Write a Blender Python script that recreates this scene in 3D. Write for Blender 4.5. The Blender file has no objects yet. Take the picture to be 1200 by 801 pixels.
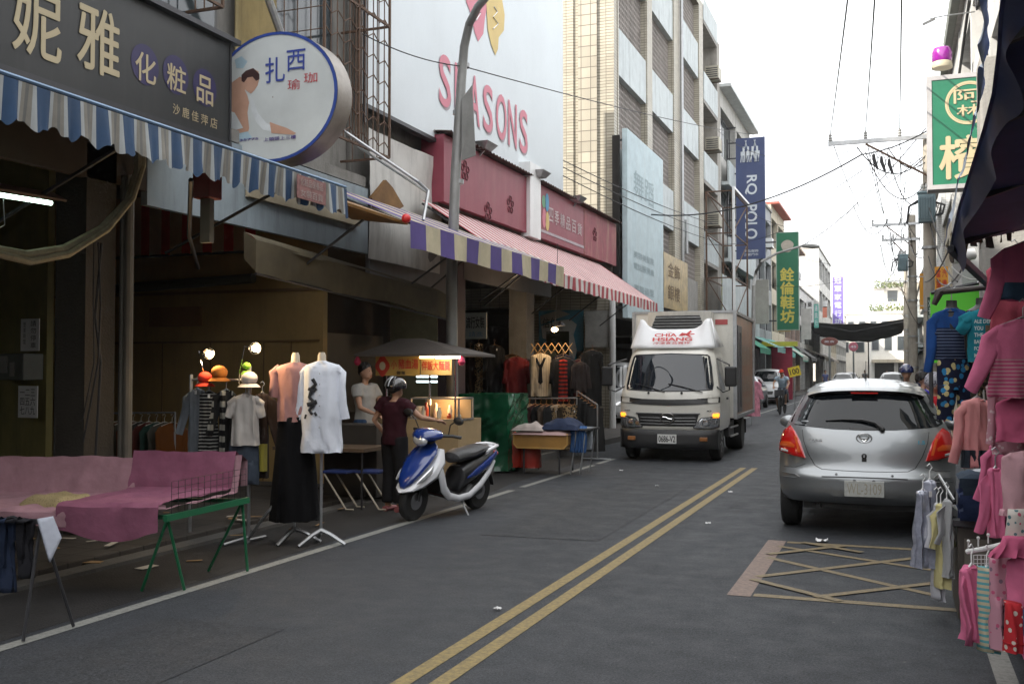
import bpy, bmesh, math, random
from mathutils import Vector, Matrix, noise
R = math.radians
rnd = random.Random(7)
SC = bpy.context.scene
COL = SC.collection
V = Vector
# ---------------------------------------------------------------- camera
CAMH = 1.63
cd = bpy.data.cameras.new('camera'); cam = bpy.data.objects.new('camera', cd); COL.objects.link(cam)
cam.location = (0, 0, CAMH)
cam.rotation_euler = (R(90) + math.atan(34.5/1200), 0, R(20.56))
cd.sensor_width = 36; cd.lens = 36; cd.clip_start = .05; cd.clip_end = 3000
SC.camera = cam
CM = cam.rotation_euler.to_matrix()
# ---------------------------------------------------------------- light
SUN_EL, SUN_AZ = 33, 228          # degrees; azimuth clockwise from +Y (the street's direction)
w = bpy.data.worlds.new('World'); SC.world = w; w.use_nodes = True
nt = w.node_tree; bg = nt.nodes['Background']
sky = nt.nodes.new('ShaderNodeTexSky'); sky.sky_type = 'NISHITA'; sky.sun_disc = False
sky.sun_elevation = R(SUN_EL); sky.sun_rotation = R(SUN_AZ); sky.dust_density = 5.5; sky.air_density = 1.0; sky.ozone_density = .6
# thin bright haze over the clear sky, whiter towards the horizon
hz_tc = nt.nodes.new('ShaderNodeTexCoord'); hz_s = nt.nodes.new('ShaderNodeSeparateXYZ'); nt.links.new(hz_tc.outputs['Generated'], hz_s.inputs[0])
hz_r = nt.nodes.new('ShaderNodeValToRGB'); nt.links.new(hz_s.outputs[2], hz_r.inputs[0])
hz_r.color_ramp.elements[0].position = 0; hz_r.color_ramp.elements[0].color = (.70,.70,.70,1); hz_r.color_ramp.elements[1].position = .9; hz_r.color_ramp.elements[1].color = (.92,.92,.92,1)
hz_m = nt.nodes.new('ShaderNodeMix'); hz_m.data_type = 'RGBA'; nt.links.new(hz_r.outputs[0], hz_m.inputs[0]); nt.links.new(sky.outputs[0], hz_m.inputs[6]); hz_m.inputs[7].default_value = (11.4, 11.5, 11.6, 1)
nt.links.new(hz_m.outputs[2], bg.inputs[0]); bg.inputs[1].default_value = .15
sl = bpy.data.lights.new('sun', 'SUN'); sl.energy = 4.8; sl.angle = R(.5); sl.color = (1, .93, .82)
so = bpy.data.objects.new('sun', sl); COL.objects.link(so)
_sd = V((math.sin(R(SUN_AZ))*math.cos(R(SUN_EL)), math.cos(R(SUN_AZ))*math.cos(R(SUN_EL)), math.sin(R(SUN_EL))))
so.rotation_euler = _sd.to_track_quat('Z', 'Y').to_euler(); so.location = (-30, -30, 60)
SC.view_settings.view_transform = 'Standard'; SC.view_settings.look = 'None'
SC.view_settings.gamma = 1; SC.view_settings.exposure = 0.68; SC.view_settings.use_curve_mapping = False
SC.cycles.use_adaptive_sampling = True; SC.cycles.adaptive_threshold = .02
SC.cycles.use_denoising = True
SC.cycles.max_bounces = 7; SC.cycles.diffuse_bounces = 4; SC.cycles.glossy_bounces = 3
SC.cycles.transmission_bounces = 4; SC.cycles.transparent_max_bounces = 6
SC.cycles.sample_clamp_indirect = 4; SC.cycles.caustics_reflective = False; SC.cycles.caustics_refractive = False
# ---------------------------------------------------------------- survey helpers: a sight line meets a known plane of the street
def ray(px, py): return CM @ V(((px-600)/1200, (400.5-py)/1200, -1))
def onX(px, py, X): d = ray(px, py); return cam.location + d*(X/d.x)
def onY(px, py, Y): d = ray(px, py); return cam.location + d*(Y/d.y)
def onZ(px, py, Z=0.): d = ray(px, py); return cam.location + d*((Z-CAMH)/d.z)
def atD(px, py, D): return cam.location + ray(px, py)*D
# ---------------------------------------------------------------- materials
_MC = {}
def _nodes(name):
    m = bpy.data.materials.new(name); m.use_nodes = True
    n = m.node_tree; return m, n, n.nodes['Principled BSDF']
def srgb(h):
    h = h.lstrip('#'); c = [int(h[i:i+2], 16)/255 for i in (0, 2, 4)]
    return tuple((x/12.92 if x <= .04045 else ((x+.055)/1.055)**2.4) for x in c)
def M(name, col, rough=.6, metal=0., var=.18, sc=3., bump=0., bsc=40., dirt=0., dcol=(.05, .045, .04), coat=0., streak=False, trans=0., spec=.5, emit=None, es=0., alpha=1.):
    if name in _MC: return _MC[name]
    if isinstance(col, str): col = srgb(col)
    m, n, b = _nodes(name); L = n.links; N = n.nodes
    tc = N.new('ShaderNodeTexCoord'); geo = N.new('ShaderNodeNewGeometry')
    vec = geo.outputs['Position']
    if var > 0:
        nz = N.new('ShaderNodeTexNoise'); nz.inputs['Scale'].default_value = sc; nz.inputs['Detail'].default_value = 6; nz.inputs['Roughness'].default_value = .65
        L.new(vec, nz.inputs['Vector'])
        r = N.new('ShaderNodeValToRGB'); r.color_ramp.elements[0].position = .3; r.color_ramp.elements[1].position = .72
        r.color_ramp.elements[0].color = tuple(c*(1-var) for c in col)+(1,); r.color_ramp.elements[1].color = tuple(min(1, c*(1+var*.7)) for c in col)+(1,)
        L.new(nz.outputs['Fac'], r.inputs['Fac']); out = r.outputs['Color']
        if dirt > 0:
            n2 = N.new('ShaderNodeTexNoise'); n2.inputs['Scale'].default_value = 1.3; n2.inputs['Detail'].default_value = 9; n2.inputs['Roughness'].default_value = .75
            mp = N.new('ShaderNodeMapping'); mp.inputs['Scale'].default_value = (2.5, 2.5, .35) if streak else (1, 1, 1)
            L.new(vec, mp.inputs['Vector']); L.new(mp.outputs[0], n2.inputs['Vector'])
            r2 = N.new('ShaderNodeValToRGB'); r2.color_ramp.elements[0].position = .48; r2.color_ramp.elements[1].position = .78
            r2.color_ramp.elements[0].color = (0, 0, 0, 1); r2.color_ramp.elements[1].color = (dirt, dirt, dirt, 1)
            L.new(n2.outputs['Fac'], r2.inputs['Fac'])
            mx = N.new('ShaderNodeMix'); mx.data_type = 'RGBA'; L.new(r2.outputs['Color'], mx.inputs['Factor'])
            L.new(out, mx.inputs[6]); mx.inputs[7].default_value = dcol+(1,); out = mx.outputs[2]
        L.new(out, b.inputs['Base Color'])
    else: b.inputs['Base Color'].default_value = tuple(col)+(1,)
    b.inputs['Roughness'].default_value = rough; b.inputs['Metallic'].default_value = metal
    b.inputs['Coat Weight'].default_value = coat; b.inputs['Coat Roughness'].default_value = .04
    b.inputs['Transmission Weight'].default_value = trans; b.inputs['Specular IOR Level'].default_value = spec
    b.inputs['Alpha'].default_value = alpha
    if bump > 0:
        n3 = N.new('ShaderNodeTexNoise'); n3.inputs['Scale'].default_value = bsc; n3.inputs['Detail'].default_value = 5; L.new(vec, n3.inputs['Vector'])
        bm_ = N.new('ShaderNodeBump'); bm_.inputs['Strength'].default_value = bump; bm_.inputs['Distance'].default_value = .02
        L.new(n3.outputs['Fac'], bm_.inputs['Height']); L.new(bm_.outputs[0], b.inputs['Normal'])
    if emit is not None:
        b.inputs['Emission Color'].default_value = tuple(emit)+(1,); b.inputs['Emission Strength'].default_value = es
    _MC[name] = m; return m
def M_tiles(name, col, joint, tw=.2, th=.07, mort=.008, offset=0., rough=.45, var=.12, horiz=False, dirt=.35):
    if name in _MC: return _MC[name]
    if isinstance(col, str): col = srgb(col)
    if isinstance(joint, str): joint = srgb(joint)
    m, n, b = _nodes(name); L = n.links; N = n.nodes
    g = N.new('ShaderNodeNewGeometry'); s = N.new('ShaderNodeSeparateXYZ'); L.new(g.outputs['Position'], s.inputs[0])
    a = N.new('ShaderNodeMath'); a.operation = 'ADD'; L.new(s.outputs[0], a.inputs[0]); L.new(s.outputs[1], a.inputs[1])
    c = N.new('ShaderNodeCombineXYZ')
    if horiz: L.new(s.outputs[0], c.inputs[0]); L.new(s.outputs[1], c.inputs[1])
    else: L.new(a.outputs[0], c.inputs[0]); L.new(s.outputs[2], c.inputs[1])
    br = N.new('ShaderNodeTexBrick'); L.new(c.outputs[0], br.inputs['Vector']); br.offset = offset
    br.inputs['Scale'].default_value = 1; br.inputs['Brick Width'].default_value = tw; br.inputs['Row Height'].default_value = th
    br.inputs['Mortar Size'].default_value = mort; br.inputs['Mortar Smooth'].default_value = .2; br.inputs['Bias'].default_value = 0
    br.inputs['Color1'].default_value = tuple(x*(1-var) for x in col)+(1,); br.inputs['Color2'].default_value = tuple(x*(1+var) for x in col)+(1,)
    br.inputs['Mortar'].default_value = tuple(joint)+(1,)
    nz = N.new('ShaderNodeTexNoise'); nz.inputs['Scale'].default_value = .8; nz.inputs['Detail'].default_value = 8
    mp = N.new('ShaderNodeMapping'); mp.inputs['Scale'].default_value = (1.6, 1.6, .4); L.new(g.outputs['Position'], mp.inputs[0]); L.new(mp.outputs[0], nz.inputs['Vector'])
    r2 = N.new('ShaderNodeValToRGB'); r2.color_ramp.elements[0].position = .45; r2.color_ramp.elements[1].position = .8
    r2.color_ramp.elements[0].color = (0, 0, 0, 1); r2.color_ramp.elements[1].color = (dirt,)*3+(1,); L.new(nz.outputs['Fac'], r2.inputs[0])
    mx = N.new('ShaderNodeMix'); mx.data_type = 'RGBA'; L.new(r2.outputs[0], mx.inputs['Factor']); L.new(br.outputs['Color'], mx.inputs[6]); mx.inputs[7].default_value = (.08, .07, .06, 1)
    L.new(mx.outputs[2], b.inputs['Base Color']); b.inputs['Roughness'].default_value = rough
    bp = N.new('ShaderNodeBump'); bp.inputs['Strength'].default_value = .5; bp.inputs['Distance'].default_value = .01; bp.invert = True
    L.new(br.outputs['Fac'], bp.inputs['Height']); L.new(bp.outputs[0], b.inputs['Normal'])
    _MC[name] = m; return m
def M_pat(name, kind, c1, c2, sc=10., duty=.5, rough=.85, c3=None, axis=2):
    """cloth patterns in object space: stripe, plaid, dots, print"""
    if name in _MC: return _MC[name]
    c1, c2 = [srgb(c) if isinstance(c, str) else c for c in (c1, c2)]
    if c3 is not None and isinstance(c3, str): c3 = srgb(c3)
    m, n, b = _nodes(name); L = n.links; N = n.nodes
    tc = N.new('ShaderNodeTexCoord'); s = N.new('ShaderNodeSeparateXYZ'); L.new(tc.outputs['Object'], s.inputs[0])
    def band(o, k, dt):
        a = N.new('ShaderNodeMath'); a.operation = 'MULTIPLY'; L.new(o, a.inputs[0]); a.inputs[1].default_value = k
        f = N.new('ShaderNodeMath'); f.operation = 'FRACT'; L.new(a.outputs[0], f.inputs[0])
        g = N.new('ShaderNodeMath'); g.operation = 'LESS_THAN'; L.new(f.outputs[0], g.inputs[0]); g.inputs[1].default_value = dt
        return g.outputs[0]
    def mix(f, a, bb):
        x = N.new('ShaderNodeMix'); x.data_type = 'RGBA'; L.new(f, x.inputs['Factor'])
        for sck, val in ((6, a), (7, bb)):
            if isinstance(val, tuple): x.inputs[sck].default_value = val+(1,)
            else: L.new(val, x.inputs[sck])
        return x.outputs[2]
    if kind == 'stripe': out = mix(band(s.outputs[axis], sc, duty), c1, c2)
    elif kind == 'plaid':
        o1 = mix(band(s.outputs[2], sc, duty), c1, c2); out = mix(band(s.outputs[0], sc, duty), o1, c3 or c2)
    elif kind in ('dots', 'print'):
        vo = N.new('ShaderNodeTexVoronoi'); vo.inputs['Scale'].default_value = sc; L.new(tc.outputs['Object'], vo.inputs['Vector'])
        g = N.new('ShaderNodeMath'); g.operation = 'LESS_THAN'; L.new(vo.outputs['Distance'], g.inputs[0]); g.inputs[1].default_value = duty
        if c3 is not None:
            sp = N.new('ShaderNodeSeparateColor'); L.new(vo.outputs['Color'], sp.inputs[0])
            g2 = N.new('ShaderNodeMath'); g2.operation = 'GREATER_THAN'; L.new(sp.outputs[0], g2.inputs[0]); g2.inputs[1].default_value = .5
            out = mix(g.outputs[0], c1, mix(g2.outputs[0], c2, c3))
        else: out = mix(g.outputs[0], c1, c2)
    L.new(out, b.inputs['Base Color']); b.inputs['Roughness'].default_value = rough; b.inputs['Specular IOR Level'].default_value = .2
    nz = N.new('ShaderNodeTexNoise'); nz.inputs['Scale'].default_value = 9; L.new(tc.outputs['Object'], nz.inputs['Vector'])
    bp = N.new('ShaderNodeBump'); bp.inputs['Strength'].default_value = .35; bp.inputs['Distance'].default_value = .03; L.new(nz.outputs['Fac'], bp.inputs['Height']); L.new(bp.outputs[0], b.inputs['Normal'])
    _MC[name] = m; return m
def cloth(name, col, var=.15): return M(name, col, rough=.9, var=var, sc=8, bump=.5, bsc=9, spec=.2)
def EM(name, col, s):
    if isinstance(col, str): col = srgb(col)
    return M(name, col, var=0, emit=col, es=s)
# ---------------------------------------------------------------- mesh builder
_TX = {}
def _text(body, bold):
    k = (body, bold)
    if k in _TX: return _TX[k]
    cu = bpy.data.curves.new('t', 'FONT'); cu.body = body; cu.size = 1; cu.offset = bold; cu.resolution_u = 4
    o = bpy.data.objects.new('t', cu); COL.objects.link(o)
    bpy.context.view_layer.update()
    dg = bpy.context.evaluated_depsgraph_get(); me = o.evaluated_get(dg).to_mesh()
    vs = [(v.co.x, v.co.y) for v in me.vertices]; fs = [tuple(p.vertices) for p in me.polygons]
    o.evaluated_get(dg).to_mesh_clear(); bpy.data.objects.remove(o); bpy.data.curves.remove(cu)
    _TX[k] = (vs, fs); return vs, fs
class MB:
    def __init__(s): s.v = []; s.f = []; s.m = []
    def add(s, vs, fs, mi=0):
        k = len(s.v); s.v += [V(p) for p in vs]
        for i, f in enumerate(fs): s.f.append([k+j for j in f]); s.m.append(mi if isinstance(mi, int) else mi[i])
        return s
    def box(s, a, b, mi=0):
        x0, x1 = sorted((a[0], b[0])); y0, y1 = sorted((a[1], b[1])); z0, z1 = sorted((a[2], b[2]))
        return s.add([(x0,y0,z0),(x1,y0,z0),(x1,y1,z0),(x0,y1,z0),(x0,y0,z1),(x1,y0,z1),(x1,y1,z1),(x0,y1,z1)],
                     [(3,2,1,0),(4,5,6,7),(0,1,5,4),(1,2,6,5),(2,3,7,6),(3,0,4,7)], mi)
    def slab(s, a, b, c, d, t, mi=0):
        """quad a b c d given thickness t along its normal (both ways half)"""
        a, b, c, d = map(V, (a, b, c, d)); n = (c-a).cross(d-b).normalized()*t/2
        return s.add([a-n, b-n, c-n, d-n, a+n, b+n, c+n, d+n], [(3,2,1,0),(4,5,6,7),(0,1,5,4),(1,2,6,5),(2,3,7,6),(3,0,4,7)], mi)
    def quad(s, a, b, c, d, mi=0): return s.add([a, b, c, d], [(0,1,2,3)], mi)
    def bar(s, p, q, w, h=None, mi=0):
        p, q = V(p), V(q); h = h or w; d = (q-p).normalized()
        u = d.cross(V((0,0,1))) if abs(d.z) < .95 else d.cross(V((0,1,0)))
        u.normalize(); n = u.cross(d); u *= w/2; n *= h/2
        return s.add([p-u-n, p+u-n, p+u+n, p-u+n, q-u-n, q+u-n, q+u+n, q-u+n], [(3,2,1,0),(4,5,6,7),(0,1,5,4),(1,2,6,5),(2,3,7,6),(3,0,4,7)], mi)
    def tube(s, pts, r, n=8, mi=0, flat=1., fdir=None):
        pts = [V(p) for p in pts]; rs = r if isinstance(r, (list, tuple)) else [r]*len(pts)
        rings = []; pu = None
        for i, p in enumerate(pts):
            d = (pts[min(i+1, len(pts)-1)]-pts[max(i-1, 0)]).normalized()
            if pu is None: u = d.cross(V((0,0,1)) if abs(d.z) < .9 else V((0,1,0))).normalized()
            else: u = (pu-d*pu.dot(d)).normalized()
            pu = u; w_ = d.cross(u)
            ring = []
            for k in range(n):
                a = 2*math.pi*k/n; off = (u*math.cos(a)+w_*math.sin(a))*rs[i]
                if fdir is not None: off -= V(fdir)*off.dot(V(fdir))*(1-flat)
                ring.append(p+off)
            rings.append(ring)
        return s.loft(rings, mi)
    def loft(s, rings, mi=0, caps=True, closed=True):
        k = len(s.v); n = len(rings[0])
        for r_ in rings: s.v += [V(p) for p in r_]
        for i in range(len(rings)-1):
            for j in range(n if closed else n-1):
                a = k+i*n+j; b = k+i*n+(j+1) % n
                s.f.append([a, b, b+n, a+n]); s.m.append(mi if isinstance(mi, int) else mi(i, j))
        if caps:
            m0 = mi if isinstance(mi, int) else mi(0, 0)
            s.f.append([k+j for j in range(n)][::-1]); s.m.append(m0)
            s.f.append([k+(len(rings)-1)*n+j for j in range(n)]); s.m.append(m0)
        return s
    def lathe(s, prof, c=(0,0,0), n=16, mi=0, axis='z', ang=0):
        c = V(c); rings = []
        for r_, z in prof:
            ring = []
            for k in range(n):
                a = 2*math.pi*k/n+ang; x, y = r_*math.cos(a), r_*math.sin(a)
                ring.append(c+(V((x, y, z)) if axis == 'z' else V((z, x, y)) if axis == 'x' else V((y, z, x))))
            rings.append(ring)
        return s.loft(rings, mi)
    def ball(s, c, r, nu=14, nv=9, mi=0):
        r = V(r) if not isinstance(r, (int, float)) else V((r, r, r)); c = V(c); rings = []
        for i in range(nv+1):
            t = math.pi*(i+.0001)/(nv+.0002); rings.append([c+V((r.x*math.sin(t)*math.cos(2*math.pi*k/nu), r.y*math.sin(t)*math.sin(2*math.pi*k/nu), -r.z*math.cos(t))) for k in range(nu)])
        return s.loft(rings, mi)
    def grid(s, fn, nu, nv, mi=0):
        k = len(s.v)
        for i in range(nu+1):
            for j in range(nv+1): s.v.append(V(fn(i/nu, j/nv)))
        for i in range(nu):
            for j in range(nv):
                a = k+i*(nv+1)+j; s.f.append([a, a+nv+1, a+nv+2, a+1]); s.m.append(mi if isinstance(mi, int) else mi(i, j))
        return s
    def poly(s, pts, n, t=.02, mi=0):
        """flat outline (world points) pushed out by t along n"""
        pts = [V(p) for p in pts]; n = V(n).normalized()*t; k = len(pts)
        s.add(pts+[p+n for p in pts], [list(range(k))[::-1], list(range(k, 2*k))]+[(i, (i+1) % k, (i+1) % k+k, i+k) for i in range(k)], mi); return s
    def text(s, body, o, r, u, w_, h, off=.004, mi=0, bold=0., th=0.):
        """body stretched to fill the rectangle at o with sides r*w_ and u*h"""
        if bold and any(ord(c_) > 0x2000 for c_ in body):   # heavier strokes: shifted copies, each a hair further out
            k = bold*.55*h
            for i, (dx, dz) in enumerate(((-k,0),(k,0),(0,-k),(0,k))): s.text(body, V(o)+V(r).normalized()*dx+V(u).normalized()*dz, r, u, w_, h, off+.0006*(i+1), mi, 0.)
            bold = 0.
        vs, fs = _text(body, bold)
        xs = [p[0] for p in vs]; ys = [p[1] for p in vs]; x0, x1, y0, y1 = min(xs), max(xs), min(ys), max(ys)
        r, u = V(r).normalized(), V(u).normalized(); n = r.cross(u)
        P = [V(o)+r*((x-x0)/(x1-x0)*w_)+u*((y-y0)/(y1-y0)*h)+n*off for x, y in vs]
        s.add(P, fs, mi)
        if th:  # raised letters: side walls
            ed = {}
            for f in fs:
                for i in range(len(f)):
                    e = (f[i], f[(i+1) % len(f)]); ed[e] = 1
            k = len(s.v); s.v += [p-n*th for p in P]
            k0 = k-len(P)
            for (a, b_) in list(ed):
                if (b_, a) not in ed: s.f.append([k0+b_, k0+a, k+a, k+b_]); s.m.append(mi)
        return s
    def xf(s, mat): s.v = [mat @ p for p in s.v]; return s
    def build(s, name, mats, parent=None, smooth=False, bevel=0., world=True, ang=35, fix=True, sub=0):
        me = bpy.data.meshes.new(name); vs = s.v; org = V((0, 0, 0))
        if not isinstance(mats, (list, tuple)): mats = [mats]
        if parent is not None:
            if world: mi_ = ROOTM[parent.name].inverted(); vs = [mi_ @ p for p in vs]
        elif world:
            lo = V([min(p[i] for p in vs) for i in range(3)]); hi = V([max(p[i] for p in vs) for i in range(3)])
            org = V(((lo.x+hi.x)/2, (lo.y+hi.y)/2, lo.z)); vs = [p-org for p in vs]
        me.from_pydata([tuple(p) for p in vs], [], s.f)
        for m in mats: me.materials.append(m)
        me.polygons.foreach_set('material_index', s.m)
        if fix:
            b = bmesh.new(); b.from_mesh(me); bmesh.ops.recalc_face_normals(b, faces=b.faces); b.to_mesh(me); b.free()
        if smooth:
            me.polygons.foreach_set('use_smooth', [True]*len(me.polygons)); me.set_sharp_from_angle(angle=R(ang))
        me.update()
        o = bpy.data.objects.new(name, me); COL.objects.link(o)
        if parent is not None: o.parent = parent; ROOTM[o.name] = ROOTM[parent.name]
        else: o.location = org; ROOTM[o.name] = Matrix.Translation(org)
        if bevel:
            md = o.modifiers.new('bevel', 'BEVEL'); md.width = bevel; md.segments = 2; md.limit_method = 'ANGLE'; md.angle_limit = R(40); md.harden_normals = False
        if sub: md = o.modifiers.new('sub', 'SUBSURF'); md.levels = md.render_levels = sub
        return o
ROOTM = {}
def thing(name, label, cat, loc=(0,0,0), rz=0., group=None):
    o = bpy.data.objects.new(name, None); COL.objects.link(o); o.location = loc; o.rotation_euler = (0, 0, rz); o.empty_display_size = .2
    ROOTM[o.name] = Matrix.Translation(V(loc)) @ Matrix.Rotation(rz, 4, 'Z')
    o['label'] = label; o['category'] = cat
    if group: o['group'] = group
    return o
def tag(o, label, cat, group=None):
    o['label'] = label; o['category'] = cat
    if group: o['group'] = group
    return o
def struct(o, kind='structure'): o['kind'] = kind; return o
def dup(root, loc, rz, label, group=None, mats=None):
    r = root.copy(); COL.objects.link(r); r.location = loc; r.rotation_euler = (0, 0, rz); r['label'] = label
    if group: r['group'] = group
    for ch in list(root.children):
        c = ch.copy(); COL.objects.link(c); c.parent = r
        for g in ch.children: d = g.copy(); COL.objects.link(d); d.parent = c
    return r
X_, Y_, Z_ = V((1,0,0)), V((0,1,0)), V((0,0,1))
# ---------------------------------------------------------------- common materials
m_steel = M('galvanised steel', (.42,.43,.44), rough=.4, metal=.8, sc=12, dirt=.3)
m_dsteel = M('dark steel', (.06,.06,.065), rough=.45, metal=.5)
m_black = M('black plastic', (.015,.015,.016), rough=.45, var=.1)
m_rubber = M('tyre rubber', (.018,.018,.018), rough=.85, bump=.3)
m_white = M('white paint', (.75,.76,.76), rough=.4, var=.06, dirt=.2, streak=True)
m_chrome = M('chrome', (.8,.8,.8), rough=.12, metal=1, var=0)
m_glass = M('window glass', (.03,.04,.045), rough=.08, var=0, spec=.8)
m_rust = M('rusty iron', (.12,.07,.045), rough=.8, var=.4, sc=14)
m_wire = M('cable rubber', (.02,.02,.022), rough=.6, var=0)
m_conc = M('grey concrete', (.3,.29,.27), rough=.85, var=.2, bump=.3, dirt=.5, streak=True)
m_skin = M('skin', (.42,.24,.16), rough=.55, var=.06)
m_hair = M('black hair', (.012,.01,.01), rough=.5, var=.2)
m_red = M('red plastic', (.6,.03,.03), rough=.35, var=.05)
m_wood = M('brown wood', (.22,.12,.055), rough=.6, var=.3, sc=9)
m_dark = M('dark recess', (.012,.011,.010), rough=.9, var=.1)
# ================================================================ the street
def asphalt(name='asphalt', kk=1.):
    m, n, b = _nodes(name); L = n.links; N = n.nodes
    g = N.new('ShaderNodeNewGeometry')
    def nz(sc, det=8, ro=.7, mp=None):
        t = N.new('ShaderNodeTexNoise'); t.inputs['Scale'].default_value = sc; t.inputs['Detail'].default_value = det; t.inputs['Roughness'].default_value = ro
        if mp: q = N.new('ShaderNodeMapping'); q.inputs['Scale'].default_value = mp; L.new(g.outputs['Position'], q.inputs[0]); L.new(q.outputs[0], t.inputs[0])
        else: L.new(g.outputs['Position'], t.inputs[0])
        return t
    def ramp(i, p0, c0, p1, c1):
        r = N.new('ShaderNodeValToRGB'); r.color_ramp.elements[0].position = p0; r.color_ramp.elements[1].position = p1
        r.color_ramp.elements[0].color = c0+(1,); r.color_ramp.elements[1].color = c1+(1,); L.new(i, r.inputs[0]); return r.outputs[0]
    def mix(f, a, c, mode='MIX'):
        x = N.new('ShaderNodeMix'); x.data_type = 'RGBA'; x.blend_type = mode
        if isinstance(f, float): x.inputs[0].default_value = f
        else: L.new(f, x.inputs[0])
        for k, v in ((6, a), (7, c)):
            if isinstance(v, tuple): x.inputs[k].default_value = v+(1,)
            else: L.new(v, x.inputs[k])
        return x.outputs[2]
    big = ramp(nz(.55, 6).outputs[0], .35, tuple(x*kk for x in (.0225,.0245,.0285)), .7, tuple(x*kk for x in (.030,.033,.0375)))
    lanes = ramp(nz(1., 5, .6, (1.6, .07, 1)).outputs[0], .4, (0,0,0), .68, (.5,.5,.5))
    c = mix(lanes, big, (.022,.0235,.027))
    grit = ramp(nz(75, 4, .75).outputs[0], .36, (.35,.35,.35), .66, (2.5,2.5,2.5)); c = mix(1., c, grit, 'MULTIPLY')
    grit2 = ramp(nz(34, 5, .7).outputs[0], .3, (.74,.74,.74), .7, (1.3,1.3,1.3)); c = mix(1., c, grit2, 'MULTIPLY')
    spots = ramp(nz(6.5, 3, .5).outputs[0], .70, (0,0,0), .745, (.55,.55,.55)); c = mix(spots, c, (.028,.028,.03))
    pale = ramp(nz(21, 1, .4).outputs[0], .77, (0,0,0), .80, (.6,.6,.6)); c = mix(pale, c, (.13,.13,.125))
    cr = N.new('ShaderNodeTexVoronoi'); cr.feature = 'DISTANCE_TO_EDGE'; cr.inputs['Scale'].default_value = .45
    wv = nz(1.4, 5); ad = N.new('ShaderNodeVectorMath'); ad.operation = 'ADD'; L.new(g.outputs['Position'], ad.inputs[0]); L.new(wv.outputs[1], ad.inputs[1]); L.new(ad.outputs[0], cr.inputs['Vector'])
    cm = ramp(cr.outputs['Distance'], .003, (.45,.45,.45), .008, (0,0,0)); cmask = ramp(nz(.3, 2).outputs[0], .5, (0,0,0), .6, (1,1,1)); cm = mix(1., cm, cmask, 'MULTIPLY'); c = mix(cm, c, (.02,.02,.02))
    L.new(c, b.inputs['Base Color']); b.inputs['Specular IOR Level'].default_value = .35
    L.new(ramp(nz(3.5, 4).outputs[0], .3, (.62,.62,.62), .7, (.85,.85,.85)), b.inputs['Roughness'])
    bp = N.new('ShaderNodeBump'); bp.inputs['Strength'].default_value = .55; bp.inputs['Distance'].default_value = .006; L.new(nz(120, 3).outputs[0], bp.inputs['Height']); L.new(bp.outputs[0], b.inputs['Normal'])
    return m
def worn_paint(name, col, wear=.55):
    m, n, b = _nodes(name); L = n.links; N = n.nodes; g = N.new('ShaderNodeNewGeometry')
    t = N.new('ShaderNodeTexNoise'); t.inputs['Scale'].default_value = 26; t.inputs['Detail'].default_value = 8; t.inputs['Roughness'].default_value = .75; L.new(g.outputs['Position'], t.inputs[0])
    r = N.new('ShaderNodeValToRGB'); r.color_ramp.elements[0].position = wear-.1; r.color_ramp.elements[1].position = wear+.12
    r.color_ramp.elements[0].color = tuple(col)+(1,); r.color_ramp.elements[1].color = tuple(c*.45+.02 for c in col)+(1,); L.new(t.outputs[0], r.inputs[0]); L.new(r.outputs[0], b.inputs['Base Color'])
    b.inputs['Roughness'].default_value = .7; return m
m_asph = asphalt()
m_ypaint = worn_paint('yellow road paint', (.27,.20,.075), .50); m_wpaint = worn_paint('white road paint', (.25,.25,.23)); m_ppaint = worn_paint('faded pink paint', (.22,.155,.125), .5); m_opaint = worn_paint('faded ochre paint', (.21,.16,.085), .5)
FX, RXF = -7.3, 1.6           # building lines left and right
b = MB(); b.quad((-400,-300,-.03), (400,-300,-.03), (400,900,-.03), (-400,900,-.03)); struct(b.build('ground', M('earth', (.11,.10,.09), rough=.95, dirt=.4)))
b = MB(); b.add([(-6.12,-75,.003),(-5.08,-75,.003),(-5.08,12.5,.003),(-5.25,14,.003),(-5.35,19,.003),(-6.02,19,.003),(-6.02,11.9,.003),(-6.12,11.9,.003)], [tuple(range(8))]); struct(b.build('road_shoulder', M('grimy shaded shoulder', (.021,.019,.018), rough=.85, var=.45, sc=2.2, dirt=.5, bump=.5, bsc=60, dcol=(.012,.010,.009))))  # grime and the shade under the awnings both darken this sheet's colour
b = MB(); b.quad((-6.3,-75,0), (1.5,-75,0), (1.5,185,0), (-6.3,185,0)); struct(b.build('road', m_asph))
m_pave = M_tiles('pavement tiles', (.045,.038,.032), (.016,.014,.012), .3, .3, .01, horiz=True, rough=.8, dirt=.7)
b = MB(); b.box((-13.2,-40,-.02), (-6.35,11.9,.07)); b.box((-13.2,11.9,-.02), (-6.05,185,.09)); struct(b.build('pavement_left', m_pave, bevel=.01))
b = MB(); b.box((1.5,-40,-.02), (9,185,.1)); struct(b.build('pavement_right', m_pave, bevel=.01))
b = MB()
def strip(b, p, q, w_, z=.004, mi=0):
    p, q = V((p[0], p[1], 0)), V((q[0], q[1], 0)); d = (q-p).normalized(); s_ = V((-d.y, d.x, 0))*w_/2; z = V((0,0,z))
    b.quad(p+s_+z, p-s_+z, q-s_+z, q+s_+z, mi)
strip(b, (-2.44,-20), (-2.44,17.65), .10); strip(b, (-2.25,-20), (-2.25,17.65), .10)
struct(b.build('double_yellow_line', m_ypaint))
b = MB(); strip(b, (-4.95,-20), (-4.95,13.2), .105); strip(b, (-4.95,13.6), (-4.95,17.2), .1); strip(b, (-4.95,17.5), (-4.95,18.6), .1); strip(b, (-4.95,24), (-4.95,150), .1)
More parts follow.
